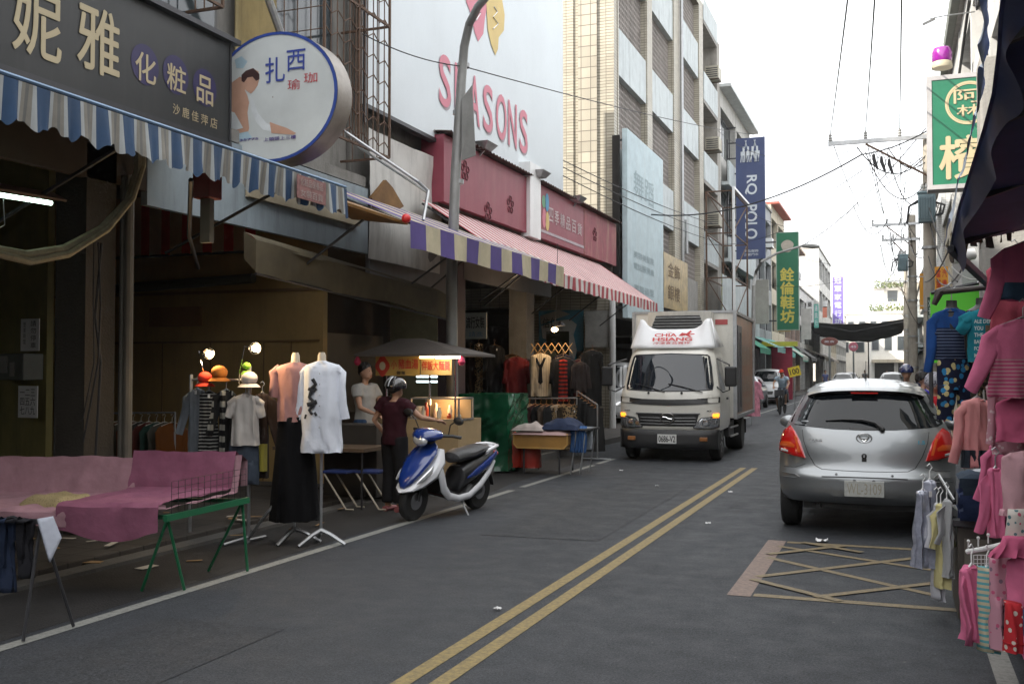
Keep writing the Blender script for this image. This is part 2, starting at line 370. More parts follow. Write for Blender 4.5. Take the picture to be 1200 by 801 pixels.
strip(b, (.53,-20), (.53,60), .11); strip(b, (-2.3,23.4), (.4,23.4), .25); strip(b, (-2.4,26.2), (.4,26.2), .12); strip(b, (-2.4,28), (.4,28), .12); struct(b.build('edge_line', m_wpaint))
# worn box marking with crossing diagonals
b = MB(); xa, xb, ya, yb = -1.09, 1.1, 7.66, 10.12
strip(b, (xa,ya-.07), (xa,yb+.07), .17, mi=0)
struct(b.build('box_marking_side', m_ppaint)); b = MB()
strip(b, (xa+.1,ya), (xb,ya), .1); strip(b, (xa+.1,yb), (xb,yb), .1)
for i, (p_, q_) in enumerate((((899,653),(1100,698.5)), ((912,640),(1092,668)), ((887,676),(1090,652)), ((955,700),(1100,683)), ((881,679),(985,705)), ((900,650),(990,640)), ((940,636),(1010,648)))):
    p_, q_ = onZ(*p_), onZ(*q_); strip(b, (p_.x,p_.y), (q_.x,q_.y), .075, z=.0045+.0013*i)
struct(b.build('box_marking_lines', m_opaint))
# patches, seams and a drain cover
b = MB()
for (x0, y0, x1, y1) in ((-3.9,9.5,-2.7,14.8), (-1.9,12.4,-.9,22), (-4.6,2.6,-3.6,5.6)):
    b.quad((x0,y0,.0035), (x1,y0+.05,.0035), (x1-.04,y1,.0035), (x0+.06,y1,.0035))
struct(b.build('road_patch', asphalt('asphalt patch', .80)))
b = MB(); b.box((-6.3,-40,0), (-6.1,11.9,.035)); b.box((-6.16,11.9,0), (-6.03,185,.12)); b.box((1.42,-40,0),(1.56,185,.12)); struct(b.build('kerb', M('kerb concrete', (.10,.095,.088), rough=.9, bump=.4, dirt=.6)))
b = MB()   # litter on the arcade edge: flattened card, paper
for i in range(26):
    c = V((rnd.uniform(-7.6,-5.45), rnd.uniform(6.4,10.6), .012+.0015*i)); 
    if c.x < -6.35: c.z += .075
    a = rnd.uniform(0, 6.3); l_, w_ = rnd.uniform(.05,.24), rnd.uniform(.02,.10); u = V((math.cos(a), math.sin(a), rnd.uniform(-.05,.09))); v_ = V((-math.sin(a), math.cos(a), 0))
    b.slab(c-u*l_/2-v_*w_/2, c+u*l_/2-v_*w_/2, c+u*l_/2+v_*w_/2, c-u*l_/2+v_*w_/2, .004, rnd.choice((0,0,0,1)))
struct(b.build('litter', [M('old card', (.30,.19,.09), rough=.9, var=.35), M('waste paper', (.5,.46,.4), rough=.9)]), 'stuff')
def scrap(x, y, s, lab, mat):
    b = MB(); b.grid(lambda u, v: (x+(u-.5)*s*1.6, y+(v-.5)*s, .01+abs(noise.noise(V((u*4+x, v*4, y))))*s*.9), 7, 6); tag(b.build('crumpled_paper', mat, smooth=True, ang=60), lab, 'paper', 'scraps of paper on the road')
m_paper = M('white paper', (.7,.7,.7), rough=.8, var=.05)
p = onZ(963, 635); scrap(p.x, p.y, .07, 'crumpled white paper on the box marking behind the silver hatchback', m_paper)
for (px, py, t) in ((856,577,'between the yellow lines and the silver hatchback'), (830,614,'left of the box marking'), (770,570,'left of the yellow lines ahead of the truck'), (728,552,'just in front of the truck'), (583,715,'mid lane near the white edge line')):
    p = onZ(px, py); scrap(p.x, p.y, .035, 'tiny pale scrap on the asphalt '+t, m_paper)

# ================================================================ LEFT: near shop house
m_gwall = M('grey render', (.27,.26,.24), rough=.9, dirt=.8, streak=True, bump=.25)
m_blgrey = M('blue grey sheet', (.30,.36,.40), rough=.55, var=.1, dirt=.55, streak=True)
m_ochre = M('ochre board', (.40,.27,.10), rough=.75, var=.12, dirt=.35, streak=True, sc=2)
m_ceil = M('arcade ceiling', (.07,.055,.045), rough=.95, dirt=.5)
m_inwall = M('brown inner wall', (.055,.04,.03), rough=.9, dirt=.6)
shop = thing('shop_house', 'grimy grey shop house above the blue striped awning at the near left', 'building', (FX,0,0))
b = MB(); b.box((-13,-70,4.35), (FX-.02,13.35,4.5)); b.box((-13,-70,4.5), (FX-.35,13.35,9.6)); b.build('wall', m_gwall, shop)
b = MB(); b.box((-13,-70,9.6), (FX+.1,13.35,9.75)); b.build('roof', m_conc, shop)
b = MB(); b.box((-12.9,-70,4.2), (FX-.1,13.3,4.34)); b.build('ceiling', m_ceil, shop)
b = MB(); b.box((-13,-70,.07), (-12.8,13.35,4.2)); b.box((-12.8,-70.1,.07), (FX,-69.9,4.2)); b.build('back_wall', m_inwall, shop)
b = MB(); b.box((FX-.06,8.6,3.36), (FX+.02,13.35,4.32)); b.build('fascia', m_blgrey, shop)
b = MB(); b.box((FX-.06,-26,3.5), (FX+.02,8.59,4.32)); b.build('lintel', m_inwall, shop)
b = MB(); b.box((FX-.35,7.75,.07), (FX+.02,8.15,4.2)); b.build('pillar', M('stained pillar', (.045,.038,.03), rough=.9, dirt=.8, streak=True, bump=.4), shop)
b = MB(); b.box((FX-.35,-3,.07), (FX,-2.6,4.2)); b.build('pillar', m_gwall, shop)
for xx, r_ in ((FX+.10, .045), (FX+.02, .03)):
    b = MB(); b.tube([(xx,8.25,.08), (xx,8.25,3.6)], r_, 10); b.build('drain_pipe', M('old pvc pipe', (.17,.155,.13), rough=.5, dirt=.7, streak=True), shop, smooth=True)
# ochre partition that closes the arcade bay
b = MB(); b.box((-12.7,12.3,.07), (FX-.1,12.42,4.2)); b.build('partition', m_ochre, shop)
b = MB()
for x in (-10.9,-10.1,-9.25,-8.35,-7.9): b.box((x-.006,12.285,.1), (x+.006,12.303,2.05))
b.box((-12.7,12.28,2.04), (FX-.15,12.303,2.07)); b.box((-12.7,12.27,2.75),(FX-.15,12.303,2.79)); b.build('panel_joint', M('joint brown', (.2,.12,.05)), shop)
p0, p1 = onY(177,383,12.28), onY(236,359,12.28)
b = MB(); b.box((p0.x,12.24,p0.z), (p1.x,12.3,p1.z)); b.build('sign_board', M('dark ochre panel', (.28,.15,.06), rough=.6), shop)
p0, p1 = onY(112,340,12.0), onY(297,326,12.0)
b = MB(); b.tube([p0, p1], .07, 10); b.build('rolled_shade', M('dark green roll', (.05,.06,.05)), shop, smooth=True)
# greenish panels at the far left edge and the meter box, notices
b = MB(); b.box((-12.7,9.2,.07), (-9.2,9.3,4.2)); b.build('side_wall', M('yellow green wall', (.20,.175,.06), rough=.8, dirt=.7, streak=True), shop)
b = MB(); b.box((-10.55,9.05,.07), (-10.38,9.19,3.4)); b.box((-10.2,9.1,.07),(-10.08,9.19,3.4)); b.build('door_post', M('faded green paint', (.10,.14,.07), rough=.6, dirt=.5), shop)
def notice(x0, y0, x1, y1, Y, lines, lab, txt=m_black):
    p0, p1 = onY(x0, y1, Y), onY(x1, y0, Y); r_ = thing('notice', lab, 'notice', (p0.x, Y, p0.z)); b = MB(); b.box((p0.x, Y, p0.z), (p1.x, Y+.01, p1.z)); b.build('sheet', m_paper, r_)
    b = MB(); W_, H_ = p1.x-p0.x, p1.z-p0.z
    for (s_, fx, fy, fw, fh) in lines: b.text(s_, (p0.x+fx*W_, Y, p0.z+fy*H_), X_, Z_, fw*W_, fh*H_)
    b.build('lettering', txt, r_, fix=False)
notice(24, 373, 46, 411, 9.0, [('請',.55,.76,.3,.18), ('勿',.55,.54,.3,.18), ('停',.55,.31,.3,.18), ('車',.55,.08,.3,.18), ('營\n業\n時\n間',.15,.2,.14,.7)], 'white notice with upright black characters on the greenish wall at far left')
notice(21, 452, 44, 489, 9.0, [('一二三\n四五六\n七八九',.1,.1,.8,.8)], 'faded paper notice below the meter box on the greenish wall')
p0, p1 = onY(3, 445, 8.95), onY(32, 414, 8.95)
mb_ = thing('meter_box', 'small grey electric meter box on the greenish wall at far left', 'meter box', (p0.x, 8.95, p0.z)); b = MB(); b.box((p0.x,8.9,p0.z), (p1.x,9.19,p1.z)); b.build('case', M('meter grey', (.12,.13,.12), rough=.5), mb_, bevel=.01)
b = MB(); b.box((p0.x+.03,8.885,p0.z+.08), (p0.x+.13,8.899,p1.z-.03)); b.box((p0.x+.17,8.885,p0.z+.04),(p0.x+.23,8.899,p0.z+.2)); b.build('window', M('meter glass', (.3,.3,.28), rough=.2), mb_)
# red striped shade in front of the partition
sh = thing('striped_curtain', 'hanging shade of dark red and brown stripes inside the arcade', 'shade', (-9,11.7,3.0))
p0, p1 = onY(100, 304, 11.7), onY(300, 250, 11.7)
b = MB(); n = 20; m_sr, m_sb = M('shade red', (.60,.03,.02), rough=.8), M('shade brown', (.42,.25,.14), rough=.8)
b.grid(lambda u, v: (p0.x-.6+(p1.x-p0.x+.6)*u, 11.7+.02*math.sin(u*60), p0.z+(4.1-p0.z)*v), n, 3, lambda i, j: i % 2); b.build('curtain', [m_sb, m_sr], sh)
b = MB(); b.tube([(p0.x-.6,11.7,p0.z), (p1.x,11.7,p0.z)], .02, 6); b.build('hem_bar', m_dark, sh)
# tan canvas canopy rolled out towards the second bay
cn = thing('canvas_canopy', 'dull tan canvas canopy below the grey blue fascia', 'canopy', (-6.8,12,2.9))
q0, q1 = onX(300, 281, -6.7), onX(524, 346, -6.7)
b = MB(); b.grid(lambda u, v: (-6.7-.16*(1-v)+.02*math.sin(v*3), q0.y+(q1.y-q0.y)*u, (q0.z+(q1.z-q0.z)*u)+.10*(1-v)-.03*math.sin(u*9)*v), 24, 4); b.grid(lambda u, v: (-6.7+.03*math.sin(u*22), q0.y+(q1.y-q0.y)*u, (q0.z+(q1.z-q0.z)*u)-.36*v-.03*math.sin(u*7)*v), 24, 4)
m_tan = M('tan canvas', (.15,.125,.075), rough=.85, var=.2, dirt=.6); b.build('canvas', m_tan, cn, smooth=True)
b = MB(); b.quad((-6.7,q0.y,q0.z), (-6.86,q0.y,q0.z+.10), (-6.86,q0.y,q0.z-.2), (-6.7,q0.y,q0.z-.36)); b.build('end_flap', m_tan, cn)
b = MB(); b.tube([(-6.7,q0.y,q0.z-.38), (-6.7,q1.y,q1.z-.38)], .018, 6); b.build('hem_bar', m_dsteel, cn)
# beige strip below the blue awning valance
b = MB(); b.box((FX+.03,10.3,3.72),(FX+.09,13.0,3.98)); b.build('trim_board', M('beige trim', (.42,.36,.25), rough=.7, dirt=.4), shop)
# upper floor: recessed opening, shutters, grille cages
def cage(y0, y1, z0, z1, depth, lab, chev=True):
    c = thing('window_cage', lab, 'window grille', (FX,y0,z0)); X1 = FX-.3+depth; b = MB()
    for z in (z0, (z0+z1)/2, z1):
        b.bar((X1,y0,z), (X1,y1,z), .03); b.bar((FX-.3,y0,z), (X1,y0,z), .03); b.bar((FX-.3,y1,z), (X1,y1,z), .03)
    for y in (y0, y1, (y0+y1)/2): b.bar((X1,y,z0), (X1,y,z1), .03)
    b.build('frame', m_rust, c)
    b = MB(); n = int((y1-y0)/.16)
    for i in range(1, n):
        y = y0+(y1-y0)*i/n; b.bar((X1,y,z0), (X1,y,z1), .012)
    k = int((z1-z0)/.28)
    if chev:
        for i in range(n):
            ya_, yb_ = y0+(y1-y0)*i/n, y0+(y1-y0)*(i+1)/n
            for j in range(k):
                z = z0+(z1-z0)*(j+.5)/k; dz = .09 if i % 2 else -.09; b.bar((X1+.008,ya_,z-dz/2), (X1+.008,yb_,z+dz/2), .012)
    for i in range(1, 4):
        x = FX-.3+(X1-FX+.3)*i/4; b.bar((x,y0,z0), (x,y0,z1), .012)
        b.bar((x,y1,z0), (x,y1,z1), .012)
    for j in range(k): z = z0+(z1-z0)*(j+.5)/k; b.bar((FX-.3,y0,z), (X1,y0,z), .01)
    b.build('grille', m_rust, c); return c
for (y0, y1) in ((4.5,7.2), (8.4,10.2), (11.2,12.9)):
    b = MB(); b.box((FX-.36,y0,5.5), (FX-.32,y1,8.4)); wn = b.build('window', M('dark window frame', (.12,.12,.12), rough=.4), shop)
    b = MB(); b.box((FX-.319,y0+.08,5.6), (FX-.30,y1-.08,8.3)); b.build('pane', m_glass, wn)
cage(7.4, 9.6, 5.75, 8.5, .5, 'rusty chevron window cage above the dark shop sign')
cage(11.3, 13.1, 4.7, 8.5, .8, 'tall rusty window cage beside the white billboard')
cs = MB(); n = 22
cs.grid(lambda u, v: (FX-.2+.035*math.sin(u*n*2*math.pi), 10.4+.85*u, 5.2+4*v), n*4, 1); tag(cs.build('corrugated_sheet', M('yellowed corrugated sheet', (.45,.36,.18), rough=.5, dirt=.5, streak=True), smooth=True, ang=80), 'yellowed corrugated sheet standing between the two rusty cages', 'sheet')
b = MB(); b.tube([(FX+.25,9.0,7.9), (FX+.25,11.4,4.9)], .05, 8); tag(b.build('brace_pipe', m_steel, smooth=True), 'grey diagonal pipe bracing the round sign', 'pipe')
for i, y in enumerate((5.6,6.6)):
    b = MB(); b.lathe([(.17,0),(.17,.5)], (FX-.05,y,5.35), 14, axis='y') if False else b.box((FX-.3,y,5.3),(FX+.2,y+.75,5.85)); ac = b.build('air_conditioner', M('yellowed plastic', (.45,.42,.34), rough=.5, dirt=.5), bevel=.02); tag(ac, ('nearer' if i == 0 else 'farther')+' boxy outdoor air unit on top of the dark shop sign', 'air conditioner', 'air units above the dark sign')
    b = MB(); b.lathe([(.2,0),(.2,.012),(.05,.02)], (FX+.2,y+.36,5.57), 16, axis='x'); b.build('fan_grille', m_dsteel, ac)
# ---------------------------------------------------------------- dark shop sign
s0, s1 = onX(-60, 52, FX+.06), onX(268, 167, FX+.06); ztop = onX(268, 51, FX+.06).z; zb = s1.z
dsn = thing('shop_sign', 'dark grey shop sign with large beige characters above the blue striped awning', 'shop sign', (FX+.1,s0.y,zb))
b = MB(); b.box((FX-.0,s0.y-3,zb), (FX+.06,s1.y,ztop)); b.build('board', M('charcoal board', (.020,.021,.022), rough=.45, var=.15, dirt=.3, dcol=(.07,.065,.06), streak=True), dsn)
b = MB(); b.box((FX-.05,s0.y-3,zb-.08), (FX+.09,s1.y+.02,zb-.002)); b.box((FX-.05,s0.y-3,ztop+.002), (FX+.14,s1.y+.12,ztop+.06)); b.box((FX,s1.y+.002,zb), (FX+.075,s1.y+.03,ztop)); b.build('frame', m_dsteel, dsn)
b = MB(); XL = FX+.062
def onsign(px, py): q = onX(px, py, XL); return q
def glyph(b, ch, x0, y0, x1, y1, X, bold=.012, mi=0):
    """character whose left and right edges and top / bottom at its left edge are sighted on plane X"""
    a, c, t = onX(x0, y1, X), onX(x1, y1, X), onX(x0, y0, X)
    b.text(ch, (X, a.y, a.z), Y_, Z_, c.y-a.y, t.z-a.z, .006, mi, bold)
# Y grows away from the camera; the reader stands in the road, so the text runs towards +Y
glyph(b, '妮', 14, -28, 71, 56, XL, .02); glyph(b, '雅', 90, -2, 139, 77, XL, .02)
for ch, x0, x1, y0, y1 in (('化',158,182,58,92), ('粧',195,217,72,103), ('品',230,249,86,118)): glyph(b, ch, x0, y0, x1, y1, XL, .02)
for k, ch in enumerate('沙鹿佳萍店'): glyph(b, ch, 202+k*11, 121+k*4, 210+k*11, 133+k*4, XL, .01)
b.build('lettering', M('beige letters', (.42,.35,.22), rough=.6, var=.05), dsn, fix=False)
b = MB()
for x0, y0 in ((170,76), (206,88), (240,103)):
    q = onsign(x0, y0); rr = .21; k = 28; b.add([V((XL+.002, q.y, q.z))]+[V((XL+.002, q.y+rr*math.cos(2*math.pi*i/k), q.z+rr*math.sin(2*math.pi*i/k))) for i in range(k)], [(0,i+1,(i+1) % k+1) for i in range(k)])
b.build('violet_disc', M('dark violet', (.022,.016,.075), rough=.5, var=.2), dsn, fix=False)
# ---------------------------------------------------------------- awnings
def awning(name, label, mats, stripe, yA, yB, xF, zF, xB, zB, val, scal=0., pat=lambda i: i % 2, frame=True, sag=.0, zF2=None, seg=4):
    t = thing(name, label, 'awning', (xF, yA, zF)); n = max(1, round((yB-yA)/stripe)); zF2 = zF if zF2 is None else zF2
    zf = lambda u: zF+(zF2-zF)*u
    b = MB(); b.grid(lambda u, v: (xB+(xF-xB)*v, yA+(yB-yA)*u, zB+(zf(u)-zB)*v-sag*math.sin(v*math.pi)*(.6+.4*math.sin(u*n*1.3))), n*seg, 4, lambda i, j: pat(i//seg)); b.build('canopy', mats, t, smooth=True, fix=False)
    b = MB(); b.grid(lambda u, v: (xF+.03+.014*math.sin(u*n*.9)*v+.008*math.sin(u*n*2.1+1)*v, yA+(yB-yA)*u, zf(u)-.0-(val-(scal*(.5+.5*math.cos(u*n*2*math.pi/1.0)) if scal else 0)*1.)*v+.012*math.sin(u*n*1.7)*v), n*seg*2, 4, lambda i, j: pat(i//(seg*2))); b.build('valance', mats, t, smooth=True, fix=False)
    if frame:
        b = MB(); b.tube([(xF,yA,zf(0)-.02), (xF,yB,zf(1)-.02)], .02, 6)
        k = max(2, int((yB-yA)/2.2))
        for i in range(k+1):
            y = yA+.03+(yB-yA-.06)*i/k; b.bar((xF-.02,y,zf(i/k)-.03), (xB,y,zB-.06), .03); b.bar((xF-.5,y,zf(i/k)-.02+(zB-zF)*.2), (xB+.02,y,zf(i/k)-.55), .025)
        b.build('frame', m_dsteel, t)
    return t
a0, a1 = onX(-60,55,-5.1), onX(403,226,-5.1)
m_ab, m_ag = M('awning blue', (.016,.052,.12), rough=.7, var=.2, dirt=.25, dcol=(.12,.13,.15)), M('awning grey', (.23,.215,.185), rough=.75, var=.25, dirt=.35)
m_at, m_al = M('awning pale thread', (.36,.38,.38), rough=.8), M('awning dark thread', (.15,.15,.14), rough=.8)
# fine stripes: thread, blue x3, thread, grey...
b = MB(); b.tube([(-5.08,a0.y-2.2,3.45),(-5.08,a1.y,3.45)], .014, 6); tag(b.build('awning_rail', M('pale blue rail', (.16,.26,.40), rough=.5)), 'pale blue rail along the top edge of the blue striped awning', 'rail')
aw = awning('striped_awning', 'scalloped blue and grey striped awning below the dark shop sign', [m_ab, m_ag, m_at, m_al], .0285, a0.y-2.2, a1.y, -5.1, 3.43, FX+.05, zb-.10, .26,
            pat=lambda i: (0,0,0,0,2,1,3,1,2)[i % 9], seg=1)
b = MB()
for o in [c for c in aw.children if c.name.startswith('valance')]:
    for v_ in o.data.vertices:      # scallop: one wave per stripe repeat, deeper at the hem
        y = v_.co.y; f = max(0, -(v_.co.z)/.26); v_.co.z -= f*.026*math.sin(y/(.0285*9)*2*math.pi+1.2); v_.co.x += f*.012*math.sin(y/(.0285*9)*2*math.pi)+.02*f*math.sin(y*2.1)
q0, q1 = onX(345,206,-5.05), onX(378,243,-5.05)
b.slab((-5.05+.03,q0.y,3.19), (-5.02,q1.y,3.19), (-5.02,q1.y,3.40), (-5.02,q0.y,3.40), .01); pt = b.build('sewn_patch', M('faded red patch', (.28,.14,.13), rough=.85, var=.35, sc=20), aw)
b = MB()
for j, s_ in enumerate(('化粧品保養品','女裝百貨')): b.text(s_, (-5.012, q0.y+.04, 3.31-.10*j), Y_, Z_, q1.y-q0.y-.1, .07, .003)
b.build('lettering', M('patch letters', (.38,.32,.30), rough=.9), pt, fix=False)
# red switch box hanging on a post beneath the awning
q = onX(243, 220, -5.6); rb = thing('red_box', 'small dark red box on a wooden hanger under the blue awning', 'box', q)
b = MB(); b.box(q-V((.09,.09,.1)), q+V((.09,.09,.14))); b.build('case', M('dark red box', (.22,.02,.015), rough=.5), rb, bevel=.01); b = MB(); b.box(q+V((-.05,-.03,-.48)), q+V((.05,.03,-.1))); b.build('post', M('bleached wood', (.2,.17,.12), rough=.8), rb)
# awning arms and cable bundle under it
b = MB(); b.tube([(-5.4,6.9,3.2),(-6.2,7.9,2.9),(FX-.1,9.6,2.8)], .02, 6); tag(b.build('awning_strut', m_dsteel), 'thin dark strut from the blue awning down to the fascia', 'strut')
cb = [onX(-30,288,-6.6), onX(30,299,-6.6), onX(75,292,-6.6), onX(120,268,-6.55), onX(150,236,-6.5), onX(162,200,-6.45), onX(163,150,-6.4)]
for k in range(2):
    b = MB(); b.tube([p+V((.03*k,.02*k,-.05*k*math.sin(i*.8+.6))) for i, p in enumerate(cb)], .04-.008*k, 8)
    tag(b.build('cable_bundle', M('dusty hose', (.30,.27,.18), rough=.7, var=.3, sc=15), smooth=True), ('thicker' if k == 0 else 'thinner')+' dusty grey cable bundle looping under the blue awning at left', 'cable')
b = MB(); p = onX(110,290,-6.55)
for k in range(3): b.tube([p+V((.02*math.sin(k*3),.05*k,.05)), p+V((.06*math.sin(k*2),.04*k+.01*math.sin(k*5),-.4-.1*k)), p+V((.02*math.sin(k),.03*k+.02,-1.0)), p+V((-.1+.05*math.sin(k*4),.05*k,-1.5-.2*(k%3)))], .006+.003*(k%3), 6)
tag(b.build('hanging_cables', m_wire), 'bunch of black cables hanging down the near pillar', 'cable')
# fluorescent tube
q0, q1 = onX(-40,222,-6.7), onX(60,238,-6.7)
fl = thing('fluorescent_lamp', 'lit fluorescent tube under the ceiling at far left', 'lamp', q1)
b = MB(); b.tube([q0, q1], .019, 10); b.build('tube', EM('tube light', (.72,1,.80), 5.5), fl, smooth=True)
b = MB(); b.slab(q0+V((.07,0,.03)), q1+V((.07,.1,.03)), q1+V((-.07,.1,.1)), q0+V((-.07,0,.1)), .02); b.build('reflector', M('lamp housing', (.12,.06,.04), rough=.6), fl)
b = MB(); b.tube([q1+V((0,-.5,-.01)), q1+V((0,-.48,-.25)), q1+V((0,-.75,-.4))], .004, 5); b.build('pull_cord', m_steel, fl)
# ---------------------------------------------------------------- round yoga sign
YS = 10.25; cS = onY(320,114,YS); rx, rz_ = .82, 0.0; rz_ = (onY(320,38,YS).z-onY(320,190,YS).z)/2; ex = onY(396,114,YS).x-cS.x
sg = thing('oval_sign', 'round white lightbox sign with blue rim and a seated woman picture', 'shop sign', (cS.x,YS,cS.z))
def ering(y, s_, k=48): return [V((cS.x+ex*s_*math.cos(2*math.pi*i/k), y, cS.z+rz_*s_*math.sin(2*math.pi*i/k))) for i in range(k)]
b = MB(); b.loft([ering(YS+.004,.985), ering(YS,1.0), ering(YS+.33,1.0), ering(YS+.34,.97)]); b.build('rim', M('brushed rim', (.30,.27,.24), rough=.4, metal=.5, var=.3, dirt=.4), sg, smooth=True, ang=30)
b = MB(); b.loft([ering(YS-.012,1.0), ering(YS-.014,.955)], caps=False); b.build('blue_border', M('sign blue', (.03,.07,.32), rough=.4), sg)
b = MB(); b.loft([ering(YS-.006,.957), ering(YS-.007,.5), ering(YS-.0075,.01)], caps=False); b.build('face', M('sign face', (.62,.66,.66), rough=.35, var=.12, sc=1.4), sg)
def sp(px, py, k=0): q = onY(px, py, YS-.009-.0015*k); return q
def flat(b, pts, k=0, mi=0): b.add([sp(x, y, k) for x, y in pts], [list(range(len(pts)))], mi)
b = MB()   # picture printed on the face
flat(b, [(262,112),(270,98),(281,90),(288,93),(290,100),(287,106),(290,112),(292,120),(290,132),(292,150),(291,154),(276,157),(262,155)], 0, 0)          # shoulder and arm
flat(b, [(284,88),(288,83),(296,80),(303,84),(304,92),(302,100),(298,106),(294,110),(288,106)], 1, 0)                                             # face
flat(b, [(283,95),(283,88),(288,83),(297,80),(304,87),(304,93),(300,95),(296,90),(290,91),(286,97)], 2, 1)                                      # hair
flat(b, [(293,112),(297,118),(302,132),(312,144),(324,150),(322,155),(308,152),(300,143),(294,128)], 0, 2)                                       # white cloth
flat(b, [(316,143),(324,146),(336,150),(347,156),(344,158),(330,157),(318,156)], 1, 0)                                                           # leg
flat(b, [(262,156),(276,157),(290,154),(296,162),(280,166),(262,168)], 0, 3); flat(b, [(275,70),(283,66),(290,72),(285,80),(277,80)], 0, 3); flat(b, [(262,128),(275,132),(285,150),(270,154),(262,152)], 2, 2)
b.build('picture', [M('print skin', (.55,.33,.24), var=.15, rough=.4), M('print hair', (.06,.03,.03), rough=.4), M('print white', (.68,.72,.74), rough=.4), M('print pale blue', (.40,.55,.64), rough=.4)], sg, fix=False)
b = MB()
def stext(b, s_, x0, y0, x1, y1, k=3, bold=0., mi=0, sk=0):
    a, c = sp(x0, y1, k), sp(x1, y0, k); b.text(s_, a, X_+Z_*sk, Z_, c.x-a.x, c.z-a.z, .002, mi, bold)
stext(b, '扎', 311, 66, 334, 98, bold=.015); stext(b, '西', 336, 57, 358, 84, bold=.015)
stext(b, '瑜', 337, 92, 352, 106, mi=1); stext(b, '珈', 356, 84, 372, 98, mi=1)
stext(b, '0936135775', 258, 161, 303, 168, mi=2, bold=.01); stext(b, '上頭頭上三樓', 309, 158, 347, 166, mi=2, bold=.015)
b.build('lettering', [M('blue ink', (.05,.08,.35), rough=.5), M('red ink', (.5,.06,.08), rough=.5), M('violet ink', (.08,.04,.25), rough=.5)], sg, fix=False)
b = MB(); b.bar((FX-.3,YS+.17,cS.z+.5), (cS.x-ex*.5,YS+.17,cS.z+.5), .05); b.bar((FX-.3,YS+.17,cS.z-.5), (cS.x-ex*.5,YS+.17,cS.z-.5), .05); b.build('bracket', m_rust, sg)
# long thin brackets right of the sign
b = MB(); b.tube([onX(398,150,-6.9), onX(490,213,-6.0), onX(502,224,-5.75), onX(496,258,-5.7)], .022, 6); b.tube([onX(420,172,-7.0), onX(500,225,-5.78)], .018, 6); tag(b.build('steel_bracket', m_steel), 'folded grey steel arm reaching out before the white wall sheet', 'bracket')
# ochre sloped board with red lantern, broken plank
q0, q1 = onX(404,238,-5.5), onX(478,262,-5.3)
b = MB(); b.slab(q0, q0+V((-.9,.3,.35)), q1+V((-.9,.3,.15)), q1, .03); tag(b.build('awning_board', M('varnished plank', (.26,.14,.045), rough=.4, var=.3)), 'brown varnished board between the two striped awnings', 'board')
b = MB(); p = onX(450,232,-7.1); b.poly([onX(x, y, -7.1) for x, y in ((432,232),(449,211),(457,220),(470,242),(458,249),(436,243))], X_, .05); tag(b.build('broken_board', M('rotten board', (.20,.10,.03), rough=.8, var=.4)), 'broken brown board leaning on the white wall sheet', 'board')
b = MB(); b.ball(onX(476,256,-5.25), .055); tag(b.build('red_ball', m_red, smooth=True), 'small red ball at the corner of the purple striped awning', 'ornament')
pw0, pw1 = onX(478,258,-5.35), onX(659,313,-5.35)
m_pu, m_cr = M('awning purple', (.08,.05,.22), rough=.75, var=.2, dirt=.2), M('awning cream', (.50,.44,.30), rough=.75, var=.2, dirt=.25)
awning('striped_awning', 'purple and cream striped awning beside the street lamp', [m_pu, m_cr], .41, pw0.y, pw1.y, -5.35, pw0.z, -6.9, 4.05, .33, pat=lambda i: i % 2, seg=3, zF2=pw1.z)
# ================================================================ LEFT: billboard building
bb = thing('billboard_building', 'shop building carrying the huge white billboard and red fascias', 'building', (FX,13.4,0))
b = MB(); b.box((-13,13.4,4.2), (FX-.3,27.6,5.75)); b.box((-13,13.4,5.75), (FX-.3,22.8,13.6)); b.build('wall', m_gwall, bb)
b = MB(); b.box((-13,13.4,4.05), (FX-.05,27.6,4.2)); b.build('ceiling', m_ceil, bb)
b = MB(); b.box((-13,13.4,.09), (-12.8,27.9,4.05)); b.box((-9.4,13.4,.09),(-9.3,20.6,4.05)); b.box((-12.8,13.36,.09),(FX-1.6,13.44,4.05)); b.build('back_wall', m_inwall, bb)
m_shut = M('grey shutter', (.16,.16,.165), rough=.5, var=.12, dirt=.4, streak=True)
b = MB(); b.box((FX-.08,17.0,3.3), (FX,22.0,4.05)); b.box((FX-.1,13.5,2.9), (FX-.03,17,4.05)); b.build('lintel', m_shut, bb)
for (y, w_, m_) in ((16.9,.35,M('plum pillar', (.09,.06,.075), rough=.7, dirt=.4)), (20.6,.5,m_conc)):
    b = MB(); b.box((FX-.4,y-w_/2,.09), (FX-.01,y+w_/2,3.99)); b.build('pillar', m_, bb)
b = MB(); b.box((-9.2,17.8,.09), (-8.2,17.95,3.9)); b.build('inner_panel', M('pale yellow door', (.38,.34,.2), rough=.7, dirt=.3), bb)
b = MB(); b.box((-9.29,13.6,.9), (-9.2,17.5,2.3)); b.build('back_counter', M('tiled kitchen wall', (.10,.075,.05), rough=.5), bb)
# warped white sheet wall, z 3..5
b = MB(); b.grid(lambda u, v: (FX+.0+.03*math.sin(u*5+v*3)+.03*noise.noise(V((u*6, v*6, 1))), 13.4+2.6*u, 3.3+1.95*v), 20, 12); tag(b.build('wall_sheet', M('dented white sheet', (.55,.54,.51), rough=.55, var=.08, dirt=.55, streak=True), smooth=True), 'stained white metal sheet wall left of the first red fascia', 'wall sheet')
